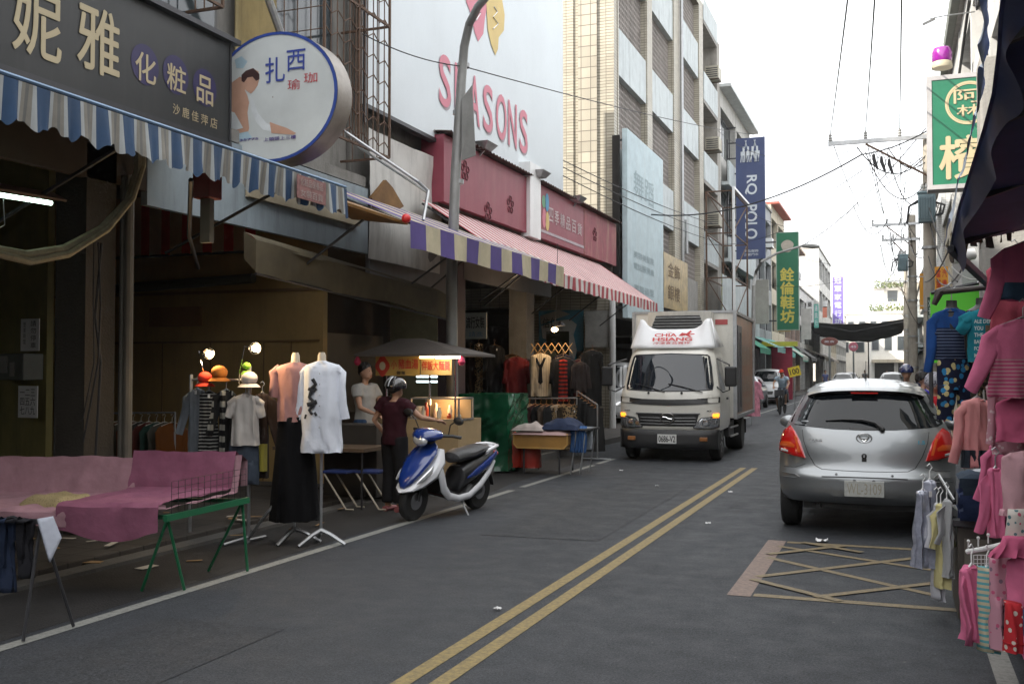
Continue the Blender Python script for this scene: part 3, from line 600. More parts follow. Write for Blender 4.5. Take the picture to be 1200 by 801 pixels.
# billboard
bl = thing('billboard', 'huge white billboard with pink SEASONS lettering and petals', 'billboard', (FX,13.3,5.1))
zB_ = onX(515,165,FX+.05).z
b = MB(); b.box((FX-.05,13.25,zB_), (FX+.05,onX(660,200,FX+.05).y,13.4)); b.build('panel', M('billboard white', (.66,.71,.74), rough=.6, var=.04, sc=.8, dirt=.12, dcol=(.45,.47,.47), streak=True), bl)
b = MB(); b.box((FX-.06,13.2,zB_-.06), (FX+.08,23,zB_-.002)); b.bar((FX+.07,13.15,zB_-.3), (FX+.07,13.15,13), .04); b.build('frame', m_dsteel, bl)
m_pk = M('billboard pink', (.60,.20,.26), rough=.6, var=.05); m_pks = M('letter shade', (.42,.36,.39), rough=.7); m_yl = M('billboard yellow', (.62,.46,.17), rough=.6, var=.08)
b = MB(); XB = FX+.055; zs = onX(523,127,XB).z; hs = onX(523,66,XB).z-zs; edges = [(514,531), (540,553), (555,564), (565,577), (579,594), (596,607), (609,621)]
ys = [onX(514,100,XB).y, onX(621,160,XB).y]; step = (ys[1]-ys[0])/7
for i, ch in enumerate('SEASONS'):
    y = ys[0]+i*step; w_ = step*(.74 if ch != 'O' else .86)
    b.text(ch, (XB,y+.04,zs-.04), Y_, Z_, w_, hs, .001, 1, .01); b.text(ch, (XB,y,zs), Y_, Z_, w_, hs, .012, 0, .012)
b.build('lettering', [m_pk, m_pks], bl, fix=False)
def petal(b, pts, mi): b.add([onX(x, y, XB)+V((.006+.003*mi,0,0)) for x, y in pts], [list(range(len(pts)))], mi)
b = MB()
petal(b, [(545,-8),(556,-16),(566,-8),(571,4),(568,22),(566,40),(560,49),(556,38),(553,24),(550,12),(546,2)], 0)
petal(b, [(569,-6),(578,-14),(588,0),(591,18),(590,36),(584,44),(583,58),(580,65),(575,52),(571,34),(570,14)], 1)
petal(b, [(540,-60),(560,-72),(574,-50),(572,-20),(556,-26),(544,-36)], 0); petal(b, [(577,-60),(596,-48),(600,-20),(588,-8),(576,-22)], 1)
b.build('petal_logo', [m_pk, m_yl], bl, fix=False)
b = MB(); 
for pts in (((556,14),(560,10),(563,16),(558,24),(557,20)), ((579,8),(583,14),(578,20),(584,28),(578,34))): b.tube([onX(x, y, XB+.02) for x, y in pts], .012, 5)
b.build('petal_line', m_white, bl)
# red fascias with white posts and lamps
m_rs = M('faded crimson', (.25,.045,.07), rough=.5, var=.12, dirt=.22, streak=True, dcol=(.45,.22,.2))
def fascia(yA, yB, z0, z1, lab, rust=False, mat=m_rs):
    t = thing('red_fascia', lab, 'shop sign', (FX,yA,z0), group='red fascias under the billboard')
    b = MB(); b.box((FX-.2,yA,z0), (FX+.22,yB,z1)); b.build('board', mat, t)
    b = MB(); b.grid(lambda u, v: (FX-.25+.62*v, yA-.05+(yB-yA+.1)*u, z1+.03+.02*math.sin(u*(yB-yA)*40)+.06*(1-v)), int((yB-yA)*26), 1); b.build('tin_roof', M('rusty tin', (.10,.08,.07), rough=.8, var=.4), t)
    b = MB(); b.box((FX-.2,yA,z0-.12), (FX+.1,yB,z0-.003)); b.build('underside', m_inwall, t); return t
zf0, zf1 = 4.48, 5.62
y_a, y_b, y_c, y_d, y_e = [onX(x, 250, FX+.22).y for x in (520, 617, 630, 684, 722)]
f1 = fascia(y_a, y_b, zf0, zf1, 'first red fascia with small flower outlines beside the lamp post')
f2 = fascia(y_c, y_d, zf0, zf1, 'second red fascia with white characters and a coloured petal')
m_rs2 = M('peeling crimson', (.28,.06,.08), rough=.6, var=.25, sc=5, dirt=.75, streak=True, dcol=(.55,.40,.28))
f3 = fascia(y_d+.06, y_e, zf0, zf1, 'third red fascia with peeling pale streaks at the far end', mat=m_rs2)
def flower(b, px, py, r_, X):
    q = onX(px, py, X)
    for k in range(5):
        a = 2*math.pi*k/5+.3; c = q+V((0, math.cos(a)*r_, math.sin(a)*r_)); b.tube([c+V((0, math.cos(t)*r_*.5, math.sin(t)*r_*.5)) for t in [i*math.pi/3 for i in range(7)]], .012, 4)
for f_, lst in ((f1, ((545,200),(572,248),(598,240))), (f3, ((697,275),))):
    b = MB()
    for x, y in lst: flower(b, x, y, .12, FX+.225)
    b.build('flower_outline', M('dark outline', (.12,.03,.04), rough=.7), f_)
b = MB()
for k, ch in enumerate('四季精品百貨'):
    x0 = 643+k*6.7; y0 = 242.5+k*3.6; glyph(b, ch, x0, y0, x0+5.0, y0+17-k*.6, FX+.222, .02)
b.build('lettering', M('faded white letters', (.55,.45,.46), rough=.7), f2, fix=False)
b = MB(); yy = onX(637,250,FX+.22).y; X2 = FX+.228
for mi, (dy, z0, z1) in enumerate(((-.0, 5.15, 5.42), (.22, 5.1, 5.5), (0.02, 4.72, 5.14), (.24, 4.68, 5.1))):
    b.add([V((X2, yy+dy+.13*math.cos(a), (z0+z1)/2+(z1-z0)/2*math.sin(a))) for a in [i*math.pi/8 for i in range(16)]], [list(range(16))], mi)
b.build('petal_logo', [M('logo green', (.15,.35,.2)), M('logo blue', (.08,.3,.5)), m_pk, m_yl], f2, fix=False)
b = MB(); b.box((FX+.2,y_c+.02,zf0+.13), (FX+.23,y_d-.02,zf0+.19)); b.build('white_line', m_pks, f2)
for px, lab in ((623,'white post between the first and second red fascias'),):
    y = onX(px, 240, FX+.25).y; t = thing('sign_post', lab, 'post', (FX+.2,y,4.4)); b = MB(); b.box((FX-.1,y_b+.01,4.4), (FX+.3,y_c-.01,5.95)); b.build('post', m_white, t, bevel=.01)
for i, (px, py) in enumerate(((567,176),(632,208),(676,237))):
    q = onX(px, py, FX+.3); t = thing('sign_lamp', ('first','second','third')[i]+' shallow grey lamp on top of the red fascias', 'lamp', q, group='lamps on the red fascias')
    b = MB(); b.add([q+V(p) for p in ((-.09,-.16,0),(.09,-.16,0),(.09,.16,0),(-.09,.16,0),(-.16,-.26,.12),(.18,-.26,.12),(.18,.26,.12),(-.16,.26,.12))], [(3,2,1,0),(4,5,6,7),(0,1,5,4),(1,2,6,5),(2,3,7,6),(3,0,4,7)]); b.build('shade', m_steel, t)
    b = MB(); b.bar(q, q+V((-.3,0,-.3)), .04); b.build('arm', m_steel, t)
r0, r1 = onX(536,262,-5.7), onX(769,352,-5.7)
m_ar, m_aw_ = M('awning red', (.38,.055,.07), rough=.8, var=.15, dirt=.2), M('awning white', (.62,.58,.56), rough=.8, var=.15, dirt=.3)
awning('striped_awning', 'long red and white fine striped awning below the red fascias', [m_ar, m_aw_], .17, 15.0, r1.y, -5.7, 3.42, FX+.1, 4.42, .24, pat=lambda i: i % 2, seg=1, zF2=3.36)
# ================================================================ LEFT: tiled building
m_tile = M_tiles('beige wall tiles', (.44,.405,.325), (.16,.14,.11), .30, .085, .009, 0., dirt=.3)
m_tile2 = M_tiles('large beige tiles', (.41,.375,.305), (.13,.115,.09), .28, .30, .011, 0., dirt=.35)
YB0, YB1, ZR = 28., 46., 16.4
tb = thing('tiled_building', 'tall beige tiled building with lattice windows and pale balcony panels', 'building', (FX,YB0,0))
b = MB(); b.box((-14,YB0,3.5), (FX-1.0,41.8,ZR)); b.box((-14,27.61,4.3),(FX-1.2,27.99,ZR)) ; b.build('wall', m_tile, tb)
b = MB(); b.box((FX-1.2,YB0-.35,5.8), (FX-.02,YB0+.1,ZR)); b.box((-14,27.6,ZR-.0),(FX,41.8,ZR+.3)); b.build('roof_edge', m_tile, tb)
piers = [(28.0,28.12), (31.7,32.4), (35.9,37.0), (40.9,41.8)]
b = MB()
for y0, y1 in piers: b.box((FX-.995,y0,3.5), (FX,y1,ZR-.002))
b.build('pier', m_tile, tb)
b = MB(); b.box((FX-.95,28.1,3.3), (FX-.05,45.9,3.75)); b.build('lintel', m_conc, tb)
b = MB(); b.box((-9.9,27.45,.09), (FX-.45,27.62,4.3)); b.box((FX-.44,27.3,.09), (FX-.02,27.62,4.3)); b.build('end_wall', m_tile, tb)
b = MB(); b.box((-8.35,27.4,.09),(FX-.55,27.448,2.2)); b.box((-8.35,27.58,4.3),(-7.8,27.605,16.3)); b.build('dark_tile_strip', m_tile2, tb)
bays = [(28.12,31.7),(32.4,35.9),(37.0,40.9)]
flo = [(6.6,8.0),(10.1,11.45),(13.4,14.8)]
m_panel = M('pale blue panel', (.50,.55,.56), rough=.6, var=.10, dirt=.6, streak=True); m_lat = M('lattice blocks', (.30,.27,.25), rough=.85, dirt=.5)
for bi, (y0, y1) in enumerate(bays):
    for (z0, z1) in flo:
        b = MB(); b.box((FX-.22,y0+.02,z0), (FX-.04,y1-.02,z1)); b.build('balcony_panel', m_panel, tb)
    b = MB(); b.box((FX-.3,y0,3.76),(FX-.1,y1,5.2)); b.build('lower_panel', m_conc, tb)
    for (z0, z1) in ((5.2,6.6),(8.0,10.1),(11.45,13.4),(14.8,16.38)):
        b = MB(); n = int((y1-y0)/.17); k = int((z1-z0)/.17)
        for i in range(n+1): y = y0+.03+(y1-y0-.06)*i/n; b.box((FX-.36,y-.028,z0), (FX-.22,y+.028,z1))
        for i in range(k+1): z = z0+.03+(z1-z0-.06)*i/k; b.box((FX-.352,y0,z-.028), (FX-.228,y1,z+.028))
        b.build('lattice', m_lat, tb)
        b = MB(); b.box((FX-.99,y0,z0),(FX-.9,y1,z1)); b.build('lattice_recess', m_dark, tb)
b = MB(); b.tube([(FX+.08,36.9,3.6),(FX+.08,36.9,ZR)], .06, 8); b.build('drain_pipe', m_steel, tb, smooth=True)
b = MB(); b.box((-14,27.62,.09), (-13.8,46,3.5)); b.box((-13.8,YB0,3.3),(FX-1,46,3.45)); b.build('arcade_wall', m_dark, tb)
for y in (32.1,36.5,41.4): b = MB(); b.box((FX-.45,y-.3,.09), (FX-.02,y+.3,3.3)); b.build('pillar', m_tile, tb)
# recessed balconies with air conditioners
b = MB(); b.box((-14,41.8,3.5), (FX-1.1,YB1,ZR-.1)); b.box((FX-1.1,45.3,3.5),(FX,YB1,ZR-.1)); b.build('balcony_wall', M('grey plaster', (.36,.34,.31), rough=.9, dirt=.5, streak=True), tb)
for z in (6.4,9.7,13.0,16.3):
    b = MB(); b.box((FX-1.1,41.81,z-.35), (FX+.02,45.29,z-.2)); b.build('balcony_floor', m_conc, tb)
    b = MB(); b.box((FX-.08,41.81,z-.198), (FX+.03,45.29,z+(.95 if z<16 else .7))); b.build('balcony_panel', m_panel, tb)
for i, z in enumerate((7.9,11.2,14.3)):
    t = thing('air_conditioner', 'boxy air conditioner in the '+('lowest','middle','topmost')[i]+' recessed balcony beside the lattice windows', 'air conditioner', (FX,44.6,z), group='air conditioners in the recessed balconies')
    b = MB(); b.box((FX-.35,44.2,z), (FX+.25,45.0,z+.55)); b.build('case', M('yellowed plastic', (.45,.42,.34)), t, bevel=.02); b = MB()
    for k in range(5): b.box((FX-.3,44.19,z+.06+.09*k),(FX+.2,44.2-.003,z+.1+.09*k))
    b.build('vent', m_dsteel, t); b = MB(); b.bar((FX-.5,44.3,z-.02),(FX+.25,44.3,z-.02),.03); b.bar((FX-.5,44.9,z-.02),(FX+.25,44.9,z-.02),.03); b.build('bracket', m_rust, t)
# blue mural on the end wall
p0, p1 = onY(632,440,27.44), onY(684,363,27.44); mu = thing('shop_poster', 'blue and white wall poster behind the hanging clothes under the bulb', 'poster', (p0.x,27.4,p0.z))
b = MB(); b.box((p0.x,27.40,p0.z-1), (p1.x,27.438,p1.z)); b.build('board', M('poster blue', (.06,.25,.36), rough=.5), mu)
def yq(px, py, Y): return onY(px, py, Y)
b = MB()
b.add([yq(x,y,27.392) for x, y in ((633,370),(655,363),(668,368),(650,374),(634,380))], [(0,1,2,3,4)], 1); b.add([yq(x,y,27.392) for x, y in ((634,382),(652,376),(668,374),(676,380),(672,392),(676,410),(672,425),(652,430),(646,400),(636,396))], [tuple(range(10))], 0)
b.add([yq(x,y,27.385) for x, y in ((640,388),(667,388),(667,432),(640,432))], [(0,1,2,3)], 2); b.build('picture', [M('poster white', (.55,.58,.56)), M('poster grey', (.4,.38,.33)), M('poster dark', (.03,.035,.02))], mu, fix=False)
b = MB(); q = yq(636,384,27.38); q2 = yq(653,372,27.38); b.text('信仁', q, X_, Z_, q2.x-q.x, q2.z-q.z, .003, 0, .02); b.build('lettering', m_black, mu, fix=False)
b = MB(); p0, p1 = onY(690,407,27.2), onY(701,364,27.2); b.box((p0.x-.1,27.18,p0.z),(FX-.03,27.29,p1.z)); tag(b.build('cloth_banner', M('stained board', (.45,.45,.43), rough=.8, dirt=.6)), 'white stained board fixed on the tiled pillar beside the truck', 'board')
b = MB(); b.tube([(FX+.06,27.1,.09),(FX+.06,27.1,3.6)], .09, 10); tag(b.build('white_pipe', m_white, smooth=True), 'thick white pipe down the corner of the tiled pillar', 'pipe')
# tall pale sign standing off the facade
q0, q1 = onX(735,150,-6.9), onX(777,340,-6.9); yA, yB = q0.y, onX(777,200,-6.9).y; zb_ = onX(735,372,-6.9).z; zt_ = q0.z
ts = thing('tall_sign', 'tall pale blue weathered sign standing off the lattice windows', 'shop sign', (-6.9,yA,zb_))
b = MB(); b.box((-7.05,yA,zb_), (-6.9,yB,zt_)); b.build('board', M('pale aqua board', (.46,.57,.61), rough=.6, var=.14, dirt=.5, streak=True, dcol=(.6,.66,.66)), ts, bevel=.01)
b = MB()
for j, (z, n) in enumerate(((zt_-1.0,2),(5.05,5),(4.72,5),(4.1,4))):
    s_ = ('舞蹈','美容美髮院','電話服務處','專業造型')[j]; h = (.75,.2,.2,.22)[j]; b.text(s_, (-6.9,yA+.7,z-h), Y_, Z_, (yB-yA)*.55, h, .004, 0, .01)
b.build('lettering', M('ghost letters', (.33,.42,.45), rough=.8), ts, fix=False)
b = MB()
for z in (zb_+.3,(zb_+zt_)/2,zt_-.3): b.bar((FX,yA+.1,z), (-7.05,yA+.1,z), .05); b.bar((FX,yB-.1,z), (-7.05,yB-.1,z), .05)
b.build('bracket', m_dsteel, ts); b = MB(); b.box((FX,yA-.12,zb_+1.2),(-7.1,yA-.02,zt_-.2)); b.build('side_box', m_dark, ts)
def flatsign(name, label, px0, py0, px1, py1, Y, th, board, texts, frame=None, posts=None, cat='shop sign', grp=None):
    """sign across the street axis, facing the camera end; texts = (string, fx, fy, fw, fh, mat, bold, rot)"""
    p0, p1 = onY(px0, py1, Y), onY(px1, py0, Y); W_, H_ = p1.x-p0.x, p1.z-p0.z
    t = thing(name, label, cat, (p0.x,Y,p0.z), group=grp); b = MB(); b.box((p0.x,Y,p0.z), (p1.x,Y+th,p1.z)); b.build('board', board, t)
    if frame:
        b = MB(); e = frame[1]; b.box((p0.x-e,Y-.01,p0.z-e), (p0.x,Y+th+.01,p1.z+e)); b.box((p1.x,Y-.01,p0.z-e), (p1.x+e,Y+th+.01,p1.z+e)); b.box((p0.x,Y-.01,p1.z), (p1.x,Y+th+.01,p1.z+e)); b.box((p0.x,Y-.01,p0.z-e), (p1.x,Y+th+.01,p0.z)); b.build('frame', frame[0], t)
    mats = []; b = MB()
    for (s_, fx, fy, fw, fh, m_, bo, rot) in texts:
        if m_ not in mats: mats.append(m_)
        o = V((p0.x+fx*W_, Y-.003, p0.z+fy*H_))
        if rot: b.text(s_, o+V((0,0,fh*H_)), -Z_, X_, fh*H_, fw*W_, .004, mats.index(m_), bo)
        else: b.text(s_, o, X_, Z_, fw*W_, fh*H_, .004, mats.index(m_), bo)
    if texts: b.build('lettering', mats, t, fix=False)
    return t, p0, p1
m_navy = M('banner navy', (.055,.075,.17), rough=.7, var=.06); m_lw = M('letter white', (.62,.66,.7), rough=.7, var=.05)
t, p0, p1 = flatsign('vertical_banner', 'tall navy banner sign reading RQ POLO above the street', 863, 160, 896, 304, 48, .12, m_navy, [('RQ',.31,.53,.42,.16,m_lw,.02,True), ('POLO',.31,.165,.42,.28,m_lw,.02,True), ('精品服飾',.26,.055,.5,.022,m_lw,.01,False), ('沙鹿門市',.26,.025,.5,.022,m_lw,.01,False)])
b = MB(); Wd = p1.x-p0.x; r2 = random.Random(3)
for i in range(4):   # row of polo riders as a white emblem
    cx = p0.x+Wd*(.27+.155*i); cz = p0.z+(p1.z-p0.z)*.87
    b.lathe([(0.001,0),(.09,.002)], (cx,47.985,cz), 10, axis='y'); b.box((cx-.13,47.984,cz-.08),(cx+.12,47.988,cz+.10)); b.box((cx-.04,47.982,cz+.06),(cx+.05,47.987,cz+.32)); b.bar((cx+.03,47.985,cz+.1),(cx+.13*(-1)**i,47.985,cz+.62),.025)
    for k in (-.09,-.03,.05,.1): b.bar((cx+k,47.985,cz-.05),(cx+k+r2.uniform(-.07,.07),47.985,cz-.40),.035)
b.build('riders_emblem', m_lw, t)
b = MB()
for i in range(9): z = p0.z+.4+i*.72; b.bar((FX,48.06,z),(p0.x,48.06,z),.06)
b.bar((FX+.02,48.06,p0.z-.5),(FX+.02,48.06,p1.z),.08); b.build('bracket', m_dsteel, t)
m_green = M('sign green', (.015,.15,.075), rough=.45, var=.06); m_yel = M('letter yellow', (.62,.52,.09), rough=.6, var=.05)
t, p0, p1 = flatsign('vertical_sign', 'tall green sign with yellow characters hanging beyond the navy banner', 911, 272, 935, 386, 60, .25, m_green,
    [('銓',.16,.505,.64,.13,m_yel,.06,False), ('倫',.16,.36,.64,.13,m_yel,.06,False), ('鞋',.16,.215,.64,.13,m_yel,.06,False), ('坊',.16,.07,.64,.13,m_yel,.06,False)], frame=(M('frame pale green', (.3,.4,.33)), .04))
cc = V(((p0.x+p1.x)/2, 59.985, p0.z+(p1.z-p0.z)*.86)); b = MB(); b.add([cc+V((.34*math.cos(a)*(1+.1*math.sin(3*a)), 0, .36*math.sin(a))) for a in [i*math.pi/9 for i in range(18)]], [tuple(range(18))]); b.build('shoe_picture', M('beige print', (.45,.40,.33)), t, fix=False)
b = MB(); b.bar((FX,60.1,p1.z-.5),(p0.x,60.1,p1.z-.5),.08); b.bar((FX,60.1,p0.z+.5),(p0.x,60.1,p0.z+.5),.08); b.build('bracket', m_dsteel, t)
flatsign('small_sign', 'blank pale grey sign box between the tall pale sign and the scaffold', 776, 259, 803, 296, 37.5, .3, M('pale box', (.5,.52,.5), rough=.6), [], frame=(m_steel, .05))
q0, q1 = onX(778,310,-7.0), onX(806,362,-7.0)
gs = thing('gold_sign', 'tarnished gold panel behind the truck beside the tall pale sign', 'shop sign', (-7,q0.y,q1.z)); b = MB(); b.box((-7.1,q0.y,3.7), (-7.0,q1.y,5.5)); b.build('board', M('tarnished gold', (.42,.30,.12), rough=.35, metal=.4, var=.5, sc=3), gs)
b = MB(); b.text('金飾', (-6.998,q0.y+.6,4.75), Y_, Z_, 2, .5, .004, 0, .01); b.text('銀樓', (-6.998,q0.y+.6,4.0), Y_, Z_, 2, .5, .004, 0, .01); b.build('lettering', M('brown ink', (.16,.10,.05)), gs, fix=False)
# scaffold frame
sf = thing('scaffold_frame', 'open rusty steel sign frame standing out over the street behind the truck', 'frame', (-7,44,3.6)); b = MB()
c0, c1 = onY(808,360,40), onY(867,253,44)
xs = (-7.15,-6.1); zz = (3.6,5.4,7.2,8.9)
for x in xs:
    for y in (41.5,45.8): b.bar((x,y,3.6),(x,y,8.9),.07)
for z in zz:
    for x in xs: b.bar((x,41.5,z),(x,45.8,z),.05)
    for y in (41.5,45.8): b.bar((xs[0],y,z),(xs[1],y,z),.05)
for i in range(3): b.bar((xs[1],41.5,zz[i]),(xs[1],45.8,zz[i+1]),.035); b.bar((xs[0],41.5,zz[i+1]),(xs[1],41.5,zz[i]),.035)
b.build('bars', m_rust, sf); b = MB(); b.bar((xs[1]+.06,41.4,3.6),(xs[1]+.06,41.4,9),.09); b.bar((xs[1]+.06,41.4,9),(xs[1]+.06,46,9),.09); b.build('white_post', m_white, sf)
b = MB(); b.grid(lambda u, v: (-6.6+.02*math.sin(u*90), 42+12*u, 3.4+2.2*v), 120, 1); tag(b.build('metal_hoarding', m_panel, smooth=True), 'pale corrugated hoarding above the truck box', 'hoarding')
# ================================================================ generic street buildings beyond
def building(label, side, Y0, Y1, H, wall, bays, floors, depth=7., mats=None, arcade=3.2, xo=0., parapet=.8, wincol=None, balc=False, cap=None, grp=None):
    X = (FX+xo) if side < 0 else (RXF+xo); s_ = 1 if side < 0 else -1   # s_ = outward
    t = thing('shop_building', label, 'building', (X,Y0,0), group=grp)
    back = X-s_*depth; b = MB(); b.box((back,Y0,arcade), (X-s_*.35,Y1,H)); fh = (H-arcade-parapet)/floors; pw = .35
    n = bays; bw = (Y1-Y0)/n
    for i in range(n+1):
        y = Y0+bw*i; b.box((X-s_*.349,max(Y0,y-pw/2)+.001,arcade+.002), (X-.001*s_,min(Y1,y+pw/2)-.001,H-.002))
    wins = []
    for f in range(floors):
        z0 = arcade+f*fh; b.box((X-s_*.348,Y0+.002,z0+.004), (X-s_*.02,Y1-.002,z0+fh*.36))
        for i in range(n): wins.append((Y0+bw*i+pw/2, Y0+bw*(i+1)-pw/2, z0+fh*.36, z0+fh*.98, f, i))
    b.box((X-s_*.348,Y0+.002,H-parapet), (X-s_*.02,Y1-.002,H-.001)); b.build('wall', wall, t)
    for (y0, y1, z0, z1, f, i) in wins:
        b = MB(); xf = X-s_*.28; fr = .06
        b.box((xf,y0,z0), (xf-s_*.05,y0+fr,z1)); b.box((xf,y1-fr,z0), (xf-s_*.05,y1,z1)); b.box((xf,y0,z1-fr), (xf-s_*.05,y1,z1)); b.box((xf,y0,z0), (xf-s_*.05,y1,z0+fr)); b.box((xf,(y0+y1)/2-.03,z0), (xf-s_*.05,(y0+y1)/2+.03,z1))
        wn = b.build('window', wincol or m_dsteel, t); b = MB(); b.box((xf-s_*.02,y0+fr,z0+fr), (xf-s_*.03,y1-fr,z1-fr)); b.build('pane', m_glass, wn)
    if balc:
        for f in range(floors):
            z0 = arcade+f*fh; b = MB(); b.box((X,Y0+.3,z0-.1), (X+s_*.35,Y1-.3,z0+.05)); b.box((X+s_*.27,Y0+.3,z0+.051), (X+s_*.35,Y1-.3,z0+1)); b.build('balcony', m_panel if balc == 1 else m_conc, t)
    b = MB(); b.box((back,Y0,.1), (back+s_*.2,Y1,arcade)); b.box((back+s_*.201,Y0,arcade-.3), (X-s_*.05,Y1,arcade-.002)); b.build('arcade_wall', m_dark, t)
    for i in range(n+1):
        y = Y0+bw*i; b = MB(); b.box((X-s_*.4,max(Y0,y-.22),.1), (X-s_*.01,min(Y1,y+.22),arcade-.3)); b.build('pillar', wall, t)
    b = MB(); b.box((back-s_*.05,Y0-.02,H), (X+s_*(.5 if cap else .08),Y1+.02,H+.14)); b.build('roof', cap or m_conc, t)
    return t
m_b1 = M('pale render', (.50,.49,.46), rough=.85, dirt=.5, streak=True); m_b2 = M('brown wall', (.33,.24,.18), rough=.85, dirt=.4, streak=True); m_b3 = M_tiles('white wall tiles', (.56,.56,.54), (.25,.25,.24), .2,.1,.008)
m_b4 = M('cream render', (.55,.49,.38), rough=.85, dirt=.45, streak=True); m_b5 = M_tiles('pinkish tiles', (.42,.30,.25), (.2,.18,.16), .22,.09,.01); m_b6 = M('grey wash', (.36,.37,.38), rough=.9, dirt=.6, streak=True)
building('pale balconied building behind the navy banner', -1, 46.05, 56, 14.4, m_b1, 2, 3, balc=1, cap=M('pale eave', (.55,.58,.58)))
building('narrow grey building with dark window grids beside the green vertical sign', -1, 56.05, 66, 11.6, m_b6, 3, 3)
building('cream gabled building with a small red roof left of the green vertical sign', -1, 66.05, 74, 12.2, m_b4, 2, 3, cap=M('red roof paint', (.4,.10,.07), rough=.7))
building('brown and white building just beyond the green vertical sign', -1, 74.05, 86, 11.0, m_b5, 3, 3, cap=m_b2)
building('low white building left of the black netting', -1, 86.05, 100, 8.4, m_b3, 3, 2)
building('tall bleached white building behind the violet vertical sign', -1, 100.05, 118, 13.2, m_b3, 4, 3, xo=.6)
building('low cream building beyond the violet vertical sign', -1, 118.05, 140, 8.0, m_b4, 5, 2)
building('last grey building on the left before the street end', -1, 140.05, 168, 10.0, m_b1, 5, 3)
def ac_unit(X, Y, z, label, s_=1):
    t = thing('air_conditioner', label, 'air conditioner', (X,Y,z), group='air conditioners on the street fronts'); b = MB(); b.box((X,Y,z),(X+s_*.4,Y+.8,z+.55)); b.build('case', m_white, t, bevel=.02)
    b = MB(); b.lathe([(.2,0),(.2,.01),(.05,.02)], (X+s_*.405,Y+.4,z+.28), 14, axis='x'); b.build('fan_grille', m_dsteel, t); b = MB(); b.bar((X,Y+.1,z-.02),(X+s_*.42,Y+.1,z-.02),.04); b.bar((X,Y+.7,z-.02),(X+s_*.42,Y+.7,z-.02),.04); b.build('bracket', m_rust, t)
for i, (y, z, w_) in enumerate(((58,6.2,'low on the narrow grey building'),(63,9.1,'high on the narrow grey building'),(69,7.4,'on the cream gabled building'),(78,6.0,'low on the brown and white building'),(82,8.8,'high on the brown and white building'),(92,6.1,'on the low white building'),(105,8.0,'on the tall bleached white building'))): ac_unit(FX+(.6 if y > 100 else 0), y, z, 'white outdoor air unit '+w_)
for i, (y, z, w_) in enumerate(((20,5.4,'low'),(25.5,7.6,'high'))): ac_unit(1.45, y, z, 'white outdoor air unit '+w_+' on the pale grey right building', -1)
def water_tank(x, y, z, label):
    t = thing('water_tank', label, 'water tank', (x,y,z)); b = MB(); b.lathe([(.001,.5),(.8,.5),(.8,2.0),(.55,2.25),(.2,2.3),(.2,2.4),(.001,2.4)], (x,y,z), 18); b.build('tank', m_chrome, t, smooth=True)
    for k in range(4): b = MB(); a = k*math.pi/2+.7; b.bar((x+.7*math.cos(a),y+.7*math.sin(a),z),(x+.7*math.cos(a),y+.7*math.sin(a),z+.5),.08); b.build('leg', m_rust, t)
water_tank(-8.6,70,12.34,'steel water tank on the cream gabled building'); water_tank(-8.4,92,8.54,'steel water tank on the low white building'); water_tank(-9,109,13.34,'steel water tank on the tall bleached white building'); water_tank(3.2,57,9.64,'steel water tank on the white tiled right building')
b = MB(); b.box((-11,70.5,12.34),(-8.9,73.5,14.2)); tag(b.build('roof_shed', M('rusted tin shed', (.28,.20,.15), rough=.8, dirt=.5, streak=True)), 'rusty tin shed on the roof of the cream gabled building', 'shed')
# right side
building('pale grey building right of the utility poles', 1, 13.95, 30, 9.6, M('pale grey wall', (.50,.50,.49), rough=.8, dirt=.3, streak=True), 4, 3, xo=-.15)
building('shop building right of the street behind the orange sign', 1, 30.05, 45, 7.5, m_b4, 4, 2, xo=.3)
building('white tiled building right of the second utility pole', 1, 45.05, 66, 9.5, m_b3, 4, 2, xo=.2)
building('stepped pale building on the right beyond the poles', 1, 66.05, 92, 7.6, m_b1, 5, 2, balc=1)
building('cream building on the right before the street end', 1, 92.05, 125, 9.0, m_b4, 5, 2)
building('far right building at the street end', 1, 125.05, 165, 11.0, m_b1, 5, 3, xo=-.2)
building('near right shop house above the navy awning', 1, -70, 13.9, 8.6, m_gwall, 5, 2, xo=1.9)
# street end
def endblock(x0, x1, y, H, wall, lab, n, fl, z0=0.):
    t = thing('end_building', lab, 'building', ((x0+x1)/2,y,0)); b = MB(); b.box((x0,y,z0), (x1,y+9,H)); b.box((x0-.15,y-.25,H),(x1+.15,y+9,H+.35)); b.build('wall', wall, t); fh = (H-max(z0,3.6)-.6)/fl; bw = (x1-x0)/n
    for f in range(fl):
        for i in range(n):
            xa, xb, za, zb2 = x0+bw*(i+.2), x0+bw*(i+.8), max(z0,3.6)+fh*(f+.3), max(z0,3.6)+fh*(f+.82); b = MB(); b.box((xa,y-.06,za), (xb,y-.002,zb2)); wn = b.build('window', m_steel, t); b = MB(); b.box((xa+.1,y-.09,za+.1), (xb-.1,y-.061,zb2-.1)); b.build('pane', m_glass, wn)
    return t
m_bl = M('sunlit render', (.78,.74,.66), rough=.85, var=.08, dirt=.2)  # both end wall colours lightened to carry the far end's sun glare
m_bl2 = M('sunlit white', (.82,.81,.77), rough=.85, var=.05, dirt=.12)
endblock(-16, -4.2, 172, 7.6, m_bl, 'cream building closing the street at the left', 5, 1)
eb = endblock(-4, 5.5, 172, 8.6, m_bl2, 'pale building with a dark arcade closing the street', 5, 1)
b = MB(); b.box((-3.2,171.5,.1), (4.8,171.9,3.0)); b.build('arcade_opening', m_dark, eb); b = MB(); b.box((-.3,171.2,.1), (.3,171.49,3.0)); b.build('pillar', m_b1, eb); b = MB(); b.box((-3.6,170.6,3.0),(5.2,171.98,3.5)); b.build('canopy', m_b4, eb)
endblock(-10, 1, 186, 11.5, m_bl, 'cream block rising behind the street end at left', 6, 2, 4.)
